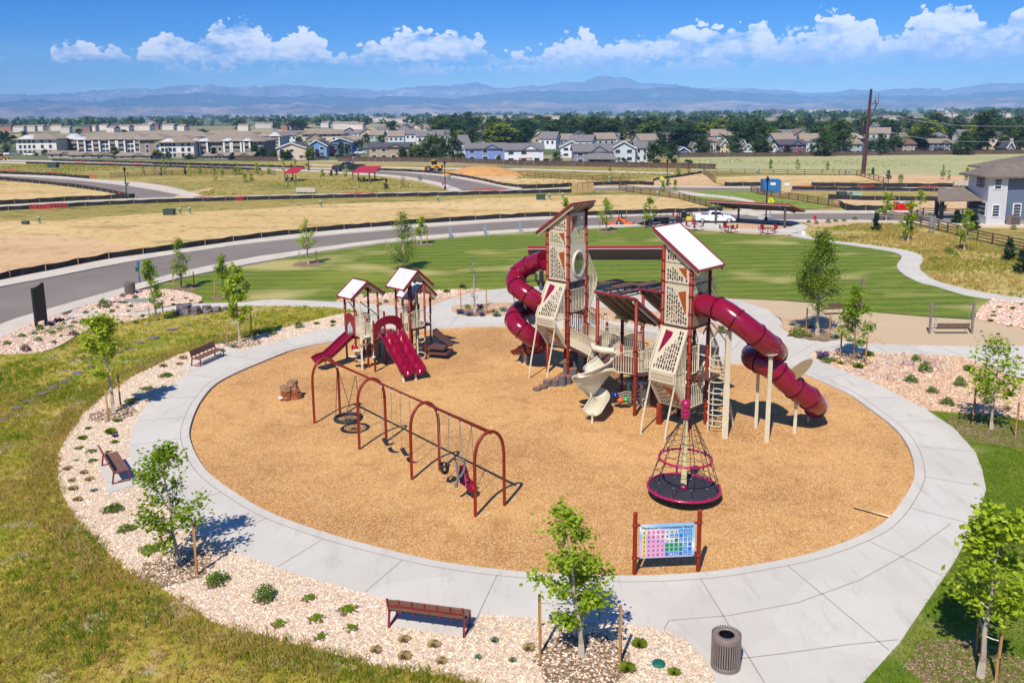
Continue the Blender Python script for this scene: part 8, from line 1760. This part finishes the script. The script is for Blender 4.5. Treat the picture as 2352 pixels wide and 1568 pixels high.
for zf,items in ((z0q,[(60,375,95,70,0),(15,380,100,60,0),(120,378,70,60,2),(210,350,75,55,0),(60,460,70,80,2),(390,478,48,48,1),(310,480,25,45,2),(655,455,62,90,5),(760,495,42,35,7),(985,495,85,80,3),(1060,300,42,60,0),(1345,500,65,90,5),(1440,505,58,50,3),(1625,505,32,110,3),(1830,512,90,45,7),(2190,498,105,65,0),(2250,498,85,60,1),(2330,500,60,70,3),(2120,460,40,60,3),(1735,312,55,100,0),(2055,262,72,110,2),(1265,250,32,40,0),(680,290,40,60,0),(560,270,30,60,2),(1100,220,40,45,0),(1215,220,62,45,0),(1490,215,50,40,0),(1660,215,62,80,0),(230,222,48,55,0),(290,222,46,70,0),(350,222,40,60,0),(150,218,45,80,0)]),(zq,[(40,500,95,70,1),(105,500,90,55,0),(200,500,50,70,3),(280,515,70,60,0),(325,515,75,55,1),(515,515,92,95,5),(575,500,70,50,8),(712,490,85,60,8),(780,490,115,65,1),(840,475,85,60,0),(270,370,80,90,0),(420,380,60,60,0),(680,345,40,80,3),(940,440,90,70,0),(1000,380,80,60,1),(1130,370,60,90,3),(1305,515,92,78,1),(1365,505,80,50,0),(1425,515,110,110,2),(1540,515,190,200,2),(1640,515,180,120,3),(1740,515,200,150,4),(1810,520,60,80,3),(1870,270,145,145,4),(1790,400,120,150,5),(1900,400,130,140,4),(1220,290,100,120,2),(1440,240,50,90,3),(1350,290,60,80,2),(2130,540,65,45,2),(2100,360,100,150,4),(2250,360,120,170,4),(2320,390,100,100,1),(2060,250,80,70,4),(700,205,55,45,0),(180,200,40,55,0),(860,232,25,50,0),(1010,215,55,100,0),(240,250,45,90,0),(400,262,80,180,0)]),(z5q,[(120,370,110,160,4),(240,300,60,100,4),(30,380,80,120,4),(380,545,95,90,3),(240,545,22,50,1),(290,548,38,60,7),(520,340,80,150,4),(700,400,150,130,0),(900,320,155,115,4),(1040,370,100,150,0),(1200,400,110,90,2),(1205,560,172,150,0),(1360,555,168,115,0),(1262,480,150,110,4),(805,552,45,60,5),(950,555,55,70,2),(1110,560,30,50,3),(1500,565,50,80,0),(1460,400,90,100,2),(1600,320,60,100,0),(1620,472,155,145,4),(1580,240,95,80,0),(1900,475,175,115,4),(2130,480,125,155,0),(2230,400,90,60,7),(1430,330,120,200,4),(1800,330,130,180,4),(2010,300,110,180,4),(2180,370,130,150,0),(2275,475,38,50,5),(1300,320,100,130,2),(1490,470,60,30,7)]),(z6q,[(100,480,125,155,4),(320,480,85,75,8),(620,485,190,165,4),(770,475,190,160,0),(530,460,60,60,2),(1115,475,160,115,4),(1240,465,135,150,0),(1040,470,110,70,0),(1460,455,130,105,7),(1600,455,50,90,2),(1840,475,180,140,4),(2035,445,325,215,6),(1730,340,75,130,5),(2190,420,180,140,0),(2320,450,190,140,0),(1380,265,110,140,0),(1590,265,130,170,2),(1500,400,190,100,2),(1960,440,150,100,4),(240,460,22,50,5),(1750,455,70,70,2),(910,260,75,140,4),(700,225,30,80,2),(505,225,60,80,4),(200,400,85,70,7),(110,230,55,80,2),(340,250,90,180,4),(1800,240,60,120,2),(1900,250,50,100,0)])):
 for x,y,h_,w_,k in items:q=zf(x,y);TT.append((q[0],q[1],h_/3.72,w_/3.72,k))
rng=random.Random(31)
for u,vb,h_,w_,k in TT:town(u,vb,h_,w_,k)
blocks=[(h_[0]-3,h_[1]+3,vq(h_[3]),vq(h_[2])) for h_ in HL]+[(x/1.7415,x2/1.7415,255,375) for x,x2 in ((60,1180),)]
n_=0;tries=0
while n_<150 and tries<4000:
 tries+=1;u=rng.uniform(940,2380);v=292+55*rng.random()**1.1
 if u<1060:
  if v>330:continue
 if any(a<u<c and d<v+6<e+2 for a,c,d,e in blocks):continue
 sc=(v-258)/70.0;town(u,v,rng.uniform(30,44)*(sc+.14),rng.uniform(36,60)*(sc+.12),rng.choice([0,1,4,4,4,0,2,3,2,5,6]));n_+=1
def far_woods():
 rs=np.random.RandomState(6);V=[];
 for _ in range(1500):
  v=259.5+26*rs.rand()**1.25;u=rs.uniform(-80,2450);cl=math.sin(u*.011+v*1.3)+math.sin(u*.023+v*2.9+1)
  if cl<-.35+.8*rs.rand():continue
  g=G(u,v-(u-1176)*.0102*.98+0.0 if False else v-(u-1176)*math.tan(ROLL))
  if g.y<350 or g.y>7400:continue
  s=rs.uniform(6,11)*(1+g.y/5000);n=26;d=rs.randn(n,3);d/=np.linalg.norm(d,axis=1)[:,None]
  c=np.array([g.x,g.y,s*.5])+d*np.array([s*.8,s*.5,s*.45])*rs.rand(n,1)**.4;e=rs.randn(n,3);e/=np.linalg.norm(e,axis=1)[:,None];f=np.cross(e,rs.randn(n,3));f/=np.linalg.norm(f,axis=1)[:,None];k=s*.26
  V.append(np.stack([c-e*k,c+f*k*.8,c+e*k,c-f*k*.8],1).reshape(-1,3))
 V=np.concatenate(V);F=np.arange(len(V)).reshape(-1,4);o_=bpy.data.objects.new('distant_woods',npmesh('distant_woods',V,F,L_mid));COL.objects.link(o_);tag(o_,kind='stuff')
far_woods()
L_gc=leafmat('clump_grass',S(134,158,24),S(190,206,70),.5,2.0);L_st=leafmat('straw_grass',S(226,198,134),S(250,232,184),.5,2.0);L_bl=leafmat('blue_fescue',S(150,174,146),S(196,212,184),.4,2.0)
L_jn=leafmat('juniper',S(78,112,30),S(130,158,54),.3,2.0,S(176,188,88));L_pe=leafmat('perennial_leaves',S(110,156,14),S(184,214,40),.45,2.0);L_sh=leafmat('shrub_leaves',S(78,122,26),S(140,178,58),.4,2.0)
L_yf=leafmat('yellow_petals',S(240,170,10),S(255,210,40),.2);L_lv=leafmat('lavender_petals',S(110,90,150),S(150,130,190),.2);L_pk=leafmat('pink_petals',S(230,60,90),S(250,140,160),.2);L_bk=mat('bark_litter',S(128,96,66),.95,var=.35,vs=14,bump=.5,bs=30)
def blades(b,n,r,h,wd,rs,droop=.5,base=.08):
 for _ in range(n):
  a=rs.uniform(0,6.283);t=rs.uniform(.25,1)**.8;hh=h*rs.uniform(.6,1.1);d=Vector((math.cos(a),math.sin(a),0));s=Vector((-d.y,d.x,0))*wd;p0=d*(base*rs.random());p1=p0+d*(r*t*.45)+UP*hh*.7;p2=p0+d*(r*t)+UP*hh*(1-droop*t)
  b.add([p0-s,p0+s,p1+s*.7,p2,p1-s*.7],[(0,1,2,3,4)],None,False)
def leafs(b,n,r,h,lf,rs,z0=0.0,flat=1.0,dome=True):
 for _ in range(n):
  a=rs.uniform(0,6.283);k=rs.random()**.5;zz=h*(1-.75*k*k)*rs.uniform(.35,1.05) if dome else h*rs.uniform(.2,1)
  lump=1+.22*math.sin(a*3+n)+.12*math.sin(a*7);p=Vector((r*k*lump*math.cos(a),r*k*lump*math.sin(a),z0+zz));d=Vector((rs.gauss(0,1),rs.gauss(0,1),rs.gauss(.2,.6)*flat)).normalized();e=d.cross(Vector((rs.gauss(0,1),rs.gauss(0,1),1))).normalized();L=lf*rs.uniform(.6,1.3)
  b.add([p-d*L*.5,p+e*L*.35,p+d*L*.6,p-e*L*.35],[(0,1,2,3)],None,False)
def plantproto(kind):
 rs=random.Random(len(kind)*7+ord(kind[0]));b=MB()
 def litter(r):b.m=2;n=14;b.add([(r*(1+.25*math.sin(i*2.3))*math.cos(6.283*i/n),r*(1+.25*math.sin(i*2.3))*math.sin(6.283*i/n),.012) for i in range(n)]+[(0,0,.05)],[(i,(i+1)%n,n) for i in range(n)],None,False);b.m=0
 fl=L_yf;nm='shrub';m=L_sh
 if kind in ('gc','st','bl'):litter(.12 if kind=='st' else.26);blades(b,210,.5,.50 if kind=='gc' else.42,.019,rs,.55);m={'gc':L_gc,'st':L_st,'bl':L_bl}[kind];nm='grass_clump'
 elif kind=='jn':litter(.5);leafs(b,420,.5,.17,.085,rs,.02);m=L_jn
 elif kind=='pe':litter(.85);leafs(b,380,.52,.34,.12,rs,.02);m=L_pe
 elif kind in ('sh','ro','yf','bu'):
  litter(.55);leafs(b,520,.48,.62,.09,rs,.03);m=L_red if kind=='bu' else L_sh
  if kind=='ro':b.m=1;[leafs(b,14,.09,.10,.08,rs,.5+.1*i) or None for i in range(1)];fl=L_pk
  if kind=='yf':b.m=1;leafs(b,190,.46,.70,.055,rs,.03)
 elif kind=='lv':litter(.4);blades(b,150,.42,.42,.012,rs,.3);b.m=1;blades(b,120,.42,.58,.014,rs,.25,.2);m=L_jn;fl=L_lv
 o_=b.build(nm,[m,fl,L_bk]);tag(o_,'x','ornamental grass' if nm=='grass_clump' else 'shrub');return o_
PP={}
KD={'gc':'green ornamental grass clump','st':'straw-coloured grass clump','bl':'blue-green fescue clump','jn':'low spreading juniper','pe':'small bright green perennial in bark litter','sh':'leafy green shrub','ro':'rose bush with pink-red bloom','yf':'shrub covered in yellow flowers','bu':'burgundy-leaved shrub','lv':'purple-spiked lavender'}
def plants(zf,scale,z,place,items):
 by={}
 for it in items:
  k,x,y,w_=it;by.setdefault(k,[]).append((x,y,w_))
 for k,L in by.items():
  L.sort()
  for i,(x,y,w_) in enumerate(L):
   g=G(*zf(x,y+w_*.12),z);wm_=(w_/(scale*1.7415))/(FPX/(g.y*1.04));s=wm_/1.02
   if k not in PP:PP[k]=Pool(lambda k=k:plantproto(k))
   lb=KD[k]+' '+place if len(L)==1 else '%s %s, %s from left'%(KD[k],place,ORD[min(i,19)])
   PP[k].get((g.x,g.y,z),(x*7.3+y)%6.28,lb,'bed plants: '+KD[k],(s,s,s*(1+.25*math.sin(x))))
def P_(k,s):return [(k,*map(float,t.split(','))) for t in s.split()]
plants(zB,2.0909,.14,'in the left gravel',P_('jn','1390,308,110 1225,415,100 1095,520,110 955,865,80 905,950,60 665,913,80 765,940,95 775,1022,80 640,1018,50 945,1415,180 1180,1405,60')+P_('gc','985,690,75 740,755,60 925,790,100 690,835,90')+P_('st','565,1090,90 700,1125,80 745,1180,90 600,1190,70 610,1260,90 650,1350,90 1365,235,70 1500,215,70 1530,165,80')+P_('bl','785,1275,70 1860,40,60 1955,75,60 1865,110,55')+P_('lv','965,820,60'))
plants(zC,2.0909,.14,'below the front left oak',P_('jn','1060,260,170 1255,430,190')+P_('sh','1815,700,200')+P_('ro','2220,840,190'))
plants(zc(1000,1981,2.0909),2.0909,.14,'by the front bench',P_('pe','495,845,90 555,1018,100 250,1058,95 820,940,115 848,1095,85 590,1168,85')+P_('st','1050,1290,120 1290,1200,120 1540,1240,130 1290,1340,140 1600,1375,130')+P_('bl','2045,1205,90 1905,1350,80 2195,1375,80'))
plants(zD,2.0909,.14,'near the front oak',P_('bl','100,1370,75')+P_('st','240,1270,130')+P_('gc','1165,1240,150 1065,1440,170 1455,1470,130'))
plants(zF_,2.0904,.14,'in the right gravel',P_('lv','610,165,120')+P_('sh','690,185,70 635,200,80 1385,185,85 1460,270,120 1650,540,115 1985,530,90 1525,440,100 1755,385,105')+P_('ro','1350,350,115')+P_('gc','755,215,60 905,240,95 990,140,100 1830,265,105 1905,355,75 2170,475,95 2265,350,60')+P_('st','2150,590,80 2250,170,60'))
plants(zA,2.0904,.19,'under the round honey locust',P_('bl','355,1350,70 430,1365,75 505,1375,65 715,1450,110 840,1480,80')+P_('yf','400,1425,150')+P_('sh','495,1450,60')+P_('gc','960,1500,60'))
plants(zA,2.0904,.17,'in the right edge cobbles',P_('gc','2085,1208,50 2195,1220,45 2260,1185,40 2040,1248,45 2035,1280,50 2010,1320,55 2180,1358,30')+P_('bl','2165,1290,40 2280,1180,40'))
plants(zA,2.0904,.13,'between street and dry grass',P_('sh','490,500,40 555,510,42 655,500,46 715,490,50 785,490,46 875,480,46 1505,450,60 1665,750,85 1725,780,55 2205,545,50')+P_('jn','865,620,85 1560,800,90 790,632,40')+P_('gc','235,518,42 320,520,32 150,510,30'))
plants(zz1,2.34,.19,'in the bed behind the towers',P_('bl','150,1075,85 90,1120,80 870,1140,30 1100,1115,40')+P_('st','30,1090,70')+P_('yf','1235,1140,90')+P_('sh','1350,1115,40 940,1080,30 1030,1155,30')+P_('gc','1440,1125,60 1300,1180,45')+P_('jn','1440,1200,70 400,1130,70'))
plants(zz3,2.613,.19,'behind the right tower',P_('sh','1020,1240,85')+P_('lv','1000,1215,70'))
plants(zk,1.1945,.19,'by the bare grey tree',P_('lv','1005,655,45 1048,665,40 1100,632,38 1108,668,32')+P_('sh','1040,632,30')+P_('bl','1210,640,46 1175,668,40')+P_('st','1165,650,45'))
plants(zk,1.1945,.17,'behind the small play structure',P_('sh','868,590,28 650,605,24 620,615,24 700,600,22 553,580,26')+P_('gc','940,555,38 640,560,35 1015,530,38')+P_('yf','1035,545,24'))
plants(zk,1.1945,.14,'in the pale gravel wedge',P_('ro','235,722,44')+P_('sh','108,755,42')+P_('gc','318,708,32 397,702,30 395,718,26'))
plants(zl,2.0909,.2,'in the upper left bed',P_('sh','870,1090,110 935,1135,50 1130,1020,55 1025,1015,45 980,1110,32 905,1110,32')+P_('jn','715,1140,52 770,1118,38 810,1140,34')+P_('bl','1010,1060,60 1045,1068,52 1095,1095,45 1078,1135,45 960,1060,42')+P_('gc','1440,1045,32 1450,1080,42 1555,1030,36 1600,1050,42 1585,1080,42')+P_('yf','925,1070,30'))
plants(zl,2.0909,.2,'in the sign bed',P_('lv','430,1250,75 485,1222,60 515,1215,50')+P_('sh','335,1285,62 440,1320,50 180,1345,65 700,1240,75 535,1245,32 60,1410,66 890,1215,60')+P_('bl','290,1325,55 495,1285,56 590,1265,60 400,1300,50')+P_('yf','620,1232,52')+P_('bu','615,1330,82 215,1460,82 450,1400,50')+P_('ro','320,1380,70')+P_('gc','985,1210,42 1195,1180,46 1135,1225,50 1015,1228,32 1090,1185,26 510,1345,32'))
M_bld=mat('purple_grey_granite',S(122,110,118),.85,var=.35,vs=2.5,bump=.7,bs=6);M_bld2=mat('pink_sandstone',S(196,160,144),.85,var=.25,vs=2.5,bump=.6,bs=7)
def boulder(q,wpx,zf_s,label,m,z,flat=.6,seed=0):
 g=G(*q,z);wm_=(wpx/(zf_s*1.7415))/(FPX/(g.y*1.04));b=MB();chunk(b,0,0,-.05,wm_*flat,wm_*.5,wm_*.42,seed,.14,8);o_=b.build('boulder',m);o_.location=g;o_.rotation_euler=(0,0,seed*1.3);tag(o_,label,'boulder')
for k,(x,y,w_) in enumerate([(1545,1165,130),(1640,1162,100),(1735,1150,92),(1815,1145,70),(1885,1130,45)]):boulder(zl(x,y),w_,2.0909,'grey boulder at the lawn corner, %s from the left in its row'%ORD[k],M_bld,.11,.62,k)
for k,(x,y,w_) in enumerate([(30,690,90),(95,650,60),(150,600,100),(240,545,100),(300,515,70),(350,480,110),(440,430,110),(530,380,80),(580,350,60),(645,305,90),(760,250,70)]):boulder(zB(x,y),w_,2.0909,'low rock in the diagonal line through the wild grass, %s from the left'%ORD[k],M_bld,.08,.20,20+k)
for k,(x,y,w_) in enumerate([(980,1490,80),(1060,1450,60),(1170,1410,70),(1290,1370,95),(1440,1300,85),(1570,1260,60),(1720,1210,60)]):boulder(zl(x,y),w_,2.0909,'flat grey rock in the upper wild grass, %s from the left'%ORD[k],M_bld,.09,.16,40+k)
for k,(x,y,w_,l) in enumerate([(1320,240,95,'pinkish boulder among the right cobbles, the left of the big ones'),(1500,232,110,'pinkish boulder among the right cobbles, the largest one'),(1175,360,75,'smooth tan boulder at the front of the right cobbles'),(1590,285,60,'pinkish boulder at the right end of the right cobbles')]):boulder(zF_(x,y),w_,2.0904,l,M_bld2,.12,.45,60+k)
g=G(*zl(1165,1058),.2);b=MB();chunk(b,0,0,0,.16,1.5,.6,3,.05,9);o_=b.build('stone_slab',mat('grey_slab',S(150,152,146),.8,var=.15,vs=2));o_.location=g;tag(o_,'flat grey-green stone slab in the upper left bed','stone slab')
def in_poly_np(X,Y,poly):
 c=np.zeros(len(X),bool);n=len(poly);j=n-1
 for i in range(n):
  xi,yi,xj,yj=poly[i][0],poly[i][1],poly[j][0],poly[j][1]
  with np.errstate(divide='ignore',invalid='ignore'):c^=((yi>Y)!=(yj>Y))&(X<(xj-xi)*(Y-yi)/(yj-yi+1e-12)+xi)
  j=i
 return c
def scatter(poly,dens,seed,ymax=1e9,ymin=-1e9,nmax=80000):
 xs=[p[0] for p in poly];ys=[p[1] for p in poly];x0,x1,y0,y1=min(xs),max(xs),max(min(ys),ymin),min(max(ys),ymax);rs=np.random.RandomState(seed);n=min(nmax*3,int((x1-x0)*(y1-y0)*dens));X=rs.uniform(x0,x1,n);Y=rs.uniform(y0,y1,n);k=in_poly_np(X,Y,poly)
 k&=(np.abs(X)<Y*.64+2);return X[k][:nmax],Y[k][:nmax],rs
def fbm2(X,Y,f,seed=0):
 r=0;a=1;q=np.random.RandomState(seed)
 for k in range(4):
  g=q.rand(128,128);x,y=X*f*2**k+37,Y*f*2**k+11;i,j=np.floor(x).astype(int),np.floor(y).astype(int);t,s=x-i,y-j;t=t*t*(3-2*t);s=s*s*(3-2*s);A=lambda a_,b_:g[a_%128,b_%128]
  r=r+a*((A(i,j)*(1-t)+A(i+1,j)*t)*(1-s)+(A(i,j+1)*(1-t)+A(i+1,j+1)*t)*s);a*=.5
 return r/1.875
def stones(name,poly,dens,size,z,m,seed,**kw):
 X,Y,rs=scatter(poly,dens,seed,**kw);n=len(X)
 if n==0:return
 base=np.array([(1,0,0),(0,1,0),(-1,0,0),(0,-1,0),(.1,.1,.8),(-.55,-.5,.5)]);s=size*(.55+.9*rs.rand(n)**1.5);a=rs.rand(n)*6.283;V=np.repeat(base[None],n,0)*(1+.28*rs.randn(n,6,3));V*=s[:,None,None]*np.array([1,.75,.75]);c,s_=np.cos(a)[:,None],np.sin(a)[:,None];x=V[:,:,0]*c-V[:,:,1]*s_;y=V[:,:,0]*s_+V[:,:,1]*c
 V=np.stack([x+X[:,None],y+Y[:,None],V[:,:,2]+z],2).reshape(-1,3);f=np.array([(0,1,4),(1,2,4),(2,5,4),(2,3,5),(3,4,5),(3,0,4)]);F=(np.arange(n)[:,None,None]*6+f[None]).reshape(-1,3)
 o_=bpy.data.objects.new(name,npmesh(name,V,F,m));COL.objects.link(o_);tag(o_,kind='stuff')
def stonemat(name,stops,var=1.0):
 m=bpy.data.materials.new(name);m.use_nodes=True;N=NT(m.node_tree);g=N('ShaderNodeNewGeometry');p=N('ShaderNodeBsdfPrincipled',{'Base Color':ramp(N,g.outputs['Random Per Island'],stops),'Roughness':.85,'Specular IOR Level':.25});N('ShaderNodeOutputMaterial',{'Surface':p.outputs[0]});return m
M_peb=stonemat('pebbles',PK);M_cob=stonemat('cobbles',[(0,S(226,176,154)),(.35,S(240,206,184)),(.6,S(246,226,208)),(.8,S(196,152,136)),(1,S(214,206,202))])
stones('gravel',ringG,150,.042,.142,M_peb,1,ymax=27.5,nmax=26000);stones('gravel',ringG,55,.055,.142,M_peb,2,ymin=27.5,nmax=22000)
for k,pl in enumerate([cobL1,cobL2]):stones('cobbles',gl(pl),34,.105,.205,M_cob,3+k)
stones('cobbles',gl([(2239,738),(2245,716.6),(2280,691),(2352,700.5),(2400,706),(2400,768),(2352,759)]),34,.11,.175,M_cob,7);stones('cobbles',gl([(800,698),(800,685),(850,680),(950,674),(1011,671),(1100,668),(1060,680),(1033,688),(960,690),(880,692)]),26,.12,.175,M_cob,8)
stones('cobbles',gl([zF_(800,300),zF_(1000,270),(2030,822),zF_(1250,160),zF_(1560,175),zF_(1700,240),zF_(1560,330),zF_(1300,370),zF_(1000,380)]),17,.14,.15,stonemat('mixed_cobbles',[(0,S(196,150,130)),(.3,S(222,190,164)),(.55,S(170,150,140)),(.8,S(234,214,196)),(1,S(150,138,140))]),9)
rb=gl([(1861,819),(1866,827.4),(1940,857.6),(2025,893.3),(2129,948.3),(2300,962),(2352,971.6),(2400,980),(2400,885),(2352,880),(2299,857.6),(2244,835.6),(2211,823.3),(2120,819),(2038,816.4),(1940,812),(1875,809.5)])
stones('gravel',rb,45,.055,.142,stonemat('tan_pebbles',[(0,S(232,184,146)),(.4,S(244,208,172)),(.7,S(250,228,200)),(1,S(206,160,130))]),10)
for k,(q,r_,z_) in enumerate([(zD(690,1380),1.25,.142),(zC(1480,600),1.15,.142),(zE(1930,1520),1.7,.135),(zF_(2000,775),1.9,.135),(zA(570,1450),1.2,.195),(zB(945,640),1.1,.142),(zl(2030,1405),1.2,.142),(zl(1525,950),1.3,.125),(zl(1870,1020),1.0,.125),(zk(278,425),1.5,.125),(zk(818,330),1.3,.125),(zk(1073,655),1.1,.195),(zF_(865,195),1.0,.142),(z2(888,472),1.2,.125)]):
 g=G(*q,z_);n=26;sheet('bark_mulch',[[Vector((g.x+r_*(1+.1*math.sin(i*2.1+k))*math.cos(6.283*i/n),g.y+r_*(1+.1*math.sin(i*1.7))*math.sin(6.283*i/n),0)) for i in range(n)]],z_+.005,M_bark)
def grass(name,poly,dens,h,wd,z,m,seed,nb=5,patch=.25,keep=None,**kw):
 X,Y,rs=scatter(poly,dens,seed,**kw);f=fbm2(X,Y,patch,seed)
 k=rs.rand(len(X))<np.clip((f-(keep or.30))*5,0.05,1);X,Y,f=X[k],Y[k],f[k];n=len(X);X=np.repeat(X,nb)+rs.randn(n*nb)*.06;Y=np.repeat(Y,nb)+rs.randn(n*nb)*.06;f=np.repeat(f,nb);n*=nb
 a=rs.rand(n)*6.283;hh=h*(.45+.75*rs.rand(n))*(.5+1.0*f);ln=hh*(.25+.5*rs.rand(n));dx,dy=np.cos(a),np.sin(a);w_=wd*(.7+.6*rs.rand(n));Z=np.full(n,z)
 p=lambda k1,k2,s:np.stack([X+dx*ln*k1-dy*w_*s,Y+dy*ln*k1+dx*w_*s,Z+hh*k2],1)
 V=np.stack([p(0,0,-1),p(0,0,1),p(.4,.62,.8),p(1,1,0),p(.4,.62,-.8)],1).reshape(-1,3);F=np.arange(n*5).reshape(n,5);o_=bpy.data.objects.new(name,npmesh(name,V,F,m));COL.objects.link(o_);tag(o_,kind='stuff')
L_wild=leafmat('wild_grass_blades',S(150,170,24),S(200,202,56),.55,.22,S(240,216,120));L_wstraw=leafmat('dry_grass_blades',S(226,194,92),S(240,212,130),.55,.3,S(246,230,176));L_wg=leafmat('lush_grass_blades',S(126,160,14),S(172,196,36),.55,.4);L_lb=leafmat('lawn_blades',S(120,156,14),S(174,194,46),.55,.5,S(226,210,110))
grass('wild_grass',natG,60,.11,.009,.10,L_wild,1,5,.30,.24,ymax=40,nmax=40000);grass('wild_grass',natG,16,.16,.016,.10,L_wild,2,5,.25,.26,ymin=40,nmax=18000)
grass('dry_grass',natG,34,.17,.009,.10,L_wstraw,3,5,.22,.34,ymax=45,nmax=26000);grass('lush_grass',natG,26,.17,.011,.10,L_wg,4,5,.35,.50,ymax=60,nmax=20000)
edge=[p for p in ringG[:25]]
fr=[Vector(p) for p in edge];cc=sum(fr,Vector())/len(fr);outw=[p+(p-Vector((2,40,0))).normalized()*1.1 for p in fr];inw=[p-(p-Vector((2,40,0))).normalized()*.12 for p in fr]
grass('tall_grass',inw+outw[::-1],26,.24,.009,.10,L_wstraw,5,4,.3,.26,nmax=20000)
grass('tall_grass',inw+outw[::-1],26,.20,.010,.10,L_wild,6,4,.3,.3,nmax=14000)
lowl=gl([(2129,948.3),(2300,962),(2352,971.6),(2500,990),(2600,1640),(1930,1640),(1992,1568),(2066,1486),(2113,1415),(2190,1302),(2245,1198),(2264,1132),(2255,1085.6),(2239,1044.4),(2190,989.5)])
grass('lawn_blades',lowl,230,.07,.010,.125,L_lb,7,4,.5,.1,nmax=34000)
nr=gl([(1990,515),(2100,520),(2250,560),(2400,610),(2420,700),(2352,688.5),(2286,679.5),(2217,666.5),(2148,647.5),(2122,630.5),(2112,616.5),(2122,600.5),(2115,588.5),(2080,577.5),(1997,565),(1901,554),(1880,540),(1900,525)])
grass('wild_grass',nr,7.0,.22,.025,.11,L_wild,8,5,.18,.34,nmax=14000);grass('dry_grass',nr,7.0,.26,.022,.11,L_wstraw,9,5,.2,.36,nmax=12000)
def weeds(poly,dens,m,seed,h,w_,keep):
 grass('weeds',gl(poly),dens,h,w_,.05,m,seed,6,.05,keep,nmax=9000)
weeds([(380,420),(620,404),(850,404),(980,428),(1030,440),(700,450),(470,450)],1.2,L_wild,22,.2,.06,.42)
weeds([(0,376),(500,388),(620,398),(330,404),(200,410),(0,398)],.8,L_wild,23,.2,.08,.44);weeds([(1180,384),(1640,392),(1960,404),(1650,424),(1200,428),(1180,405)],.5,L_wild,24,.14,.07,.48);weeds([(1560,366),(2352,358),(2352,398),(1640,392)],.5,L_wild,25,.12,.07,.46)
weeds([(1600,444),(1720,442),(1900,470),(1660,476)],1.5,L_wg,27,.22,.05,.35)
LB={}
for o_ in list(bpy.data.objects):
 if o_.parent is None and o_.get('label'):LB.setdefault(o_['label'],[]).append(o_)
for l,L in LB.items():
 if 2<=len(L)<=20 and len(l.split())<=13:
  L.sort(key=lambda q:project(q.location)[0])
  for i,o_ in enumerate(L):o_['label']='%s, %s from left'%(l,ORD[i])
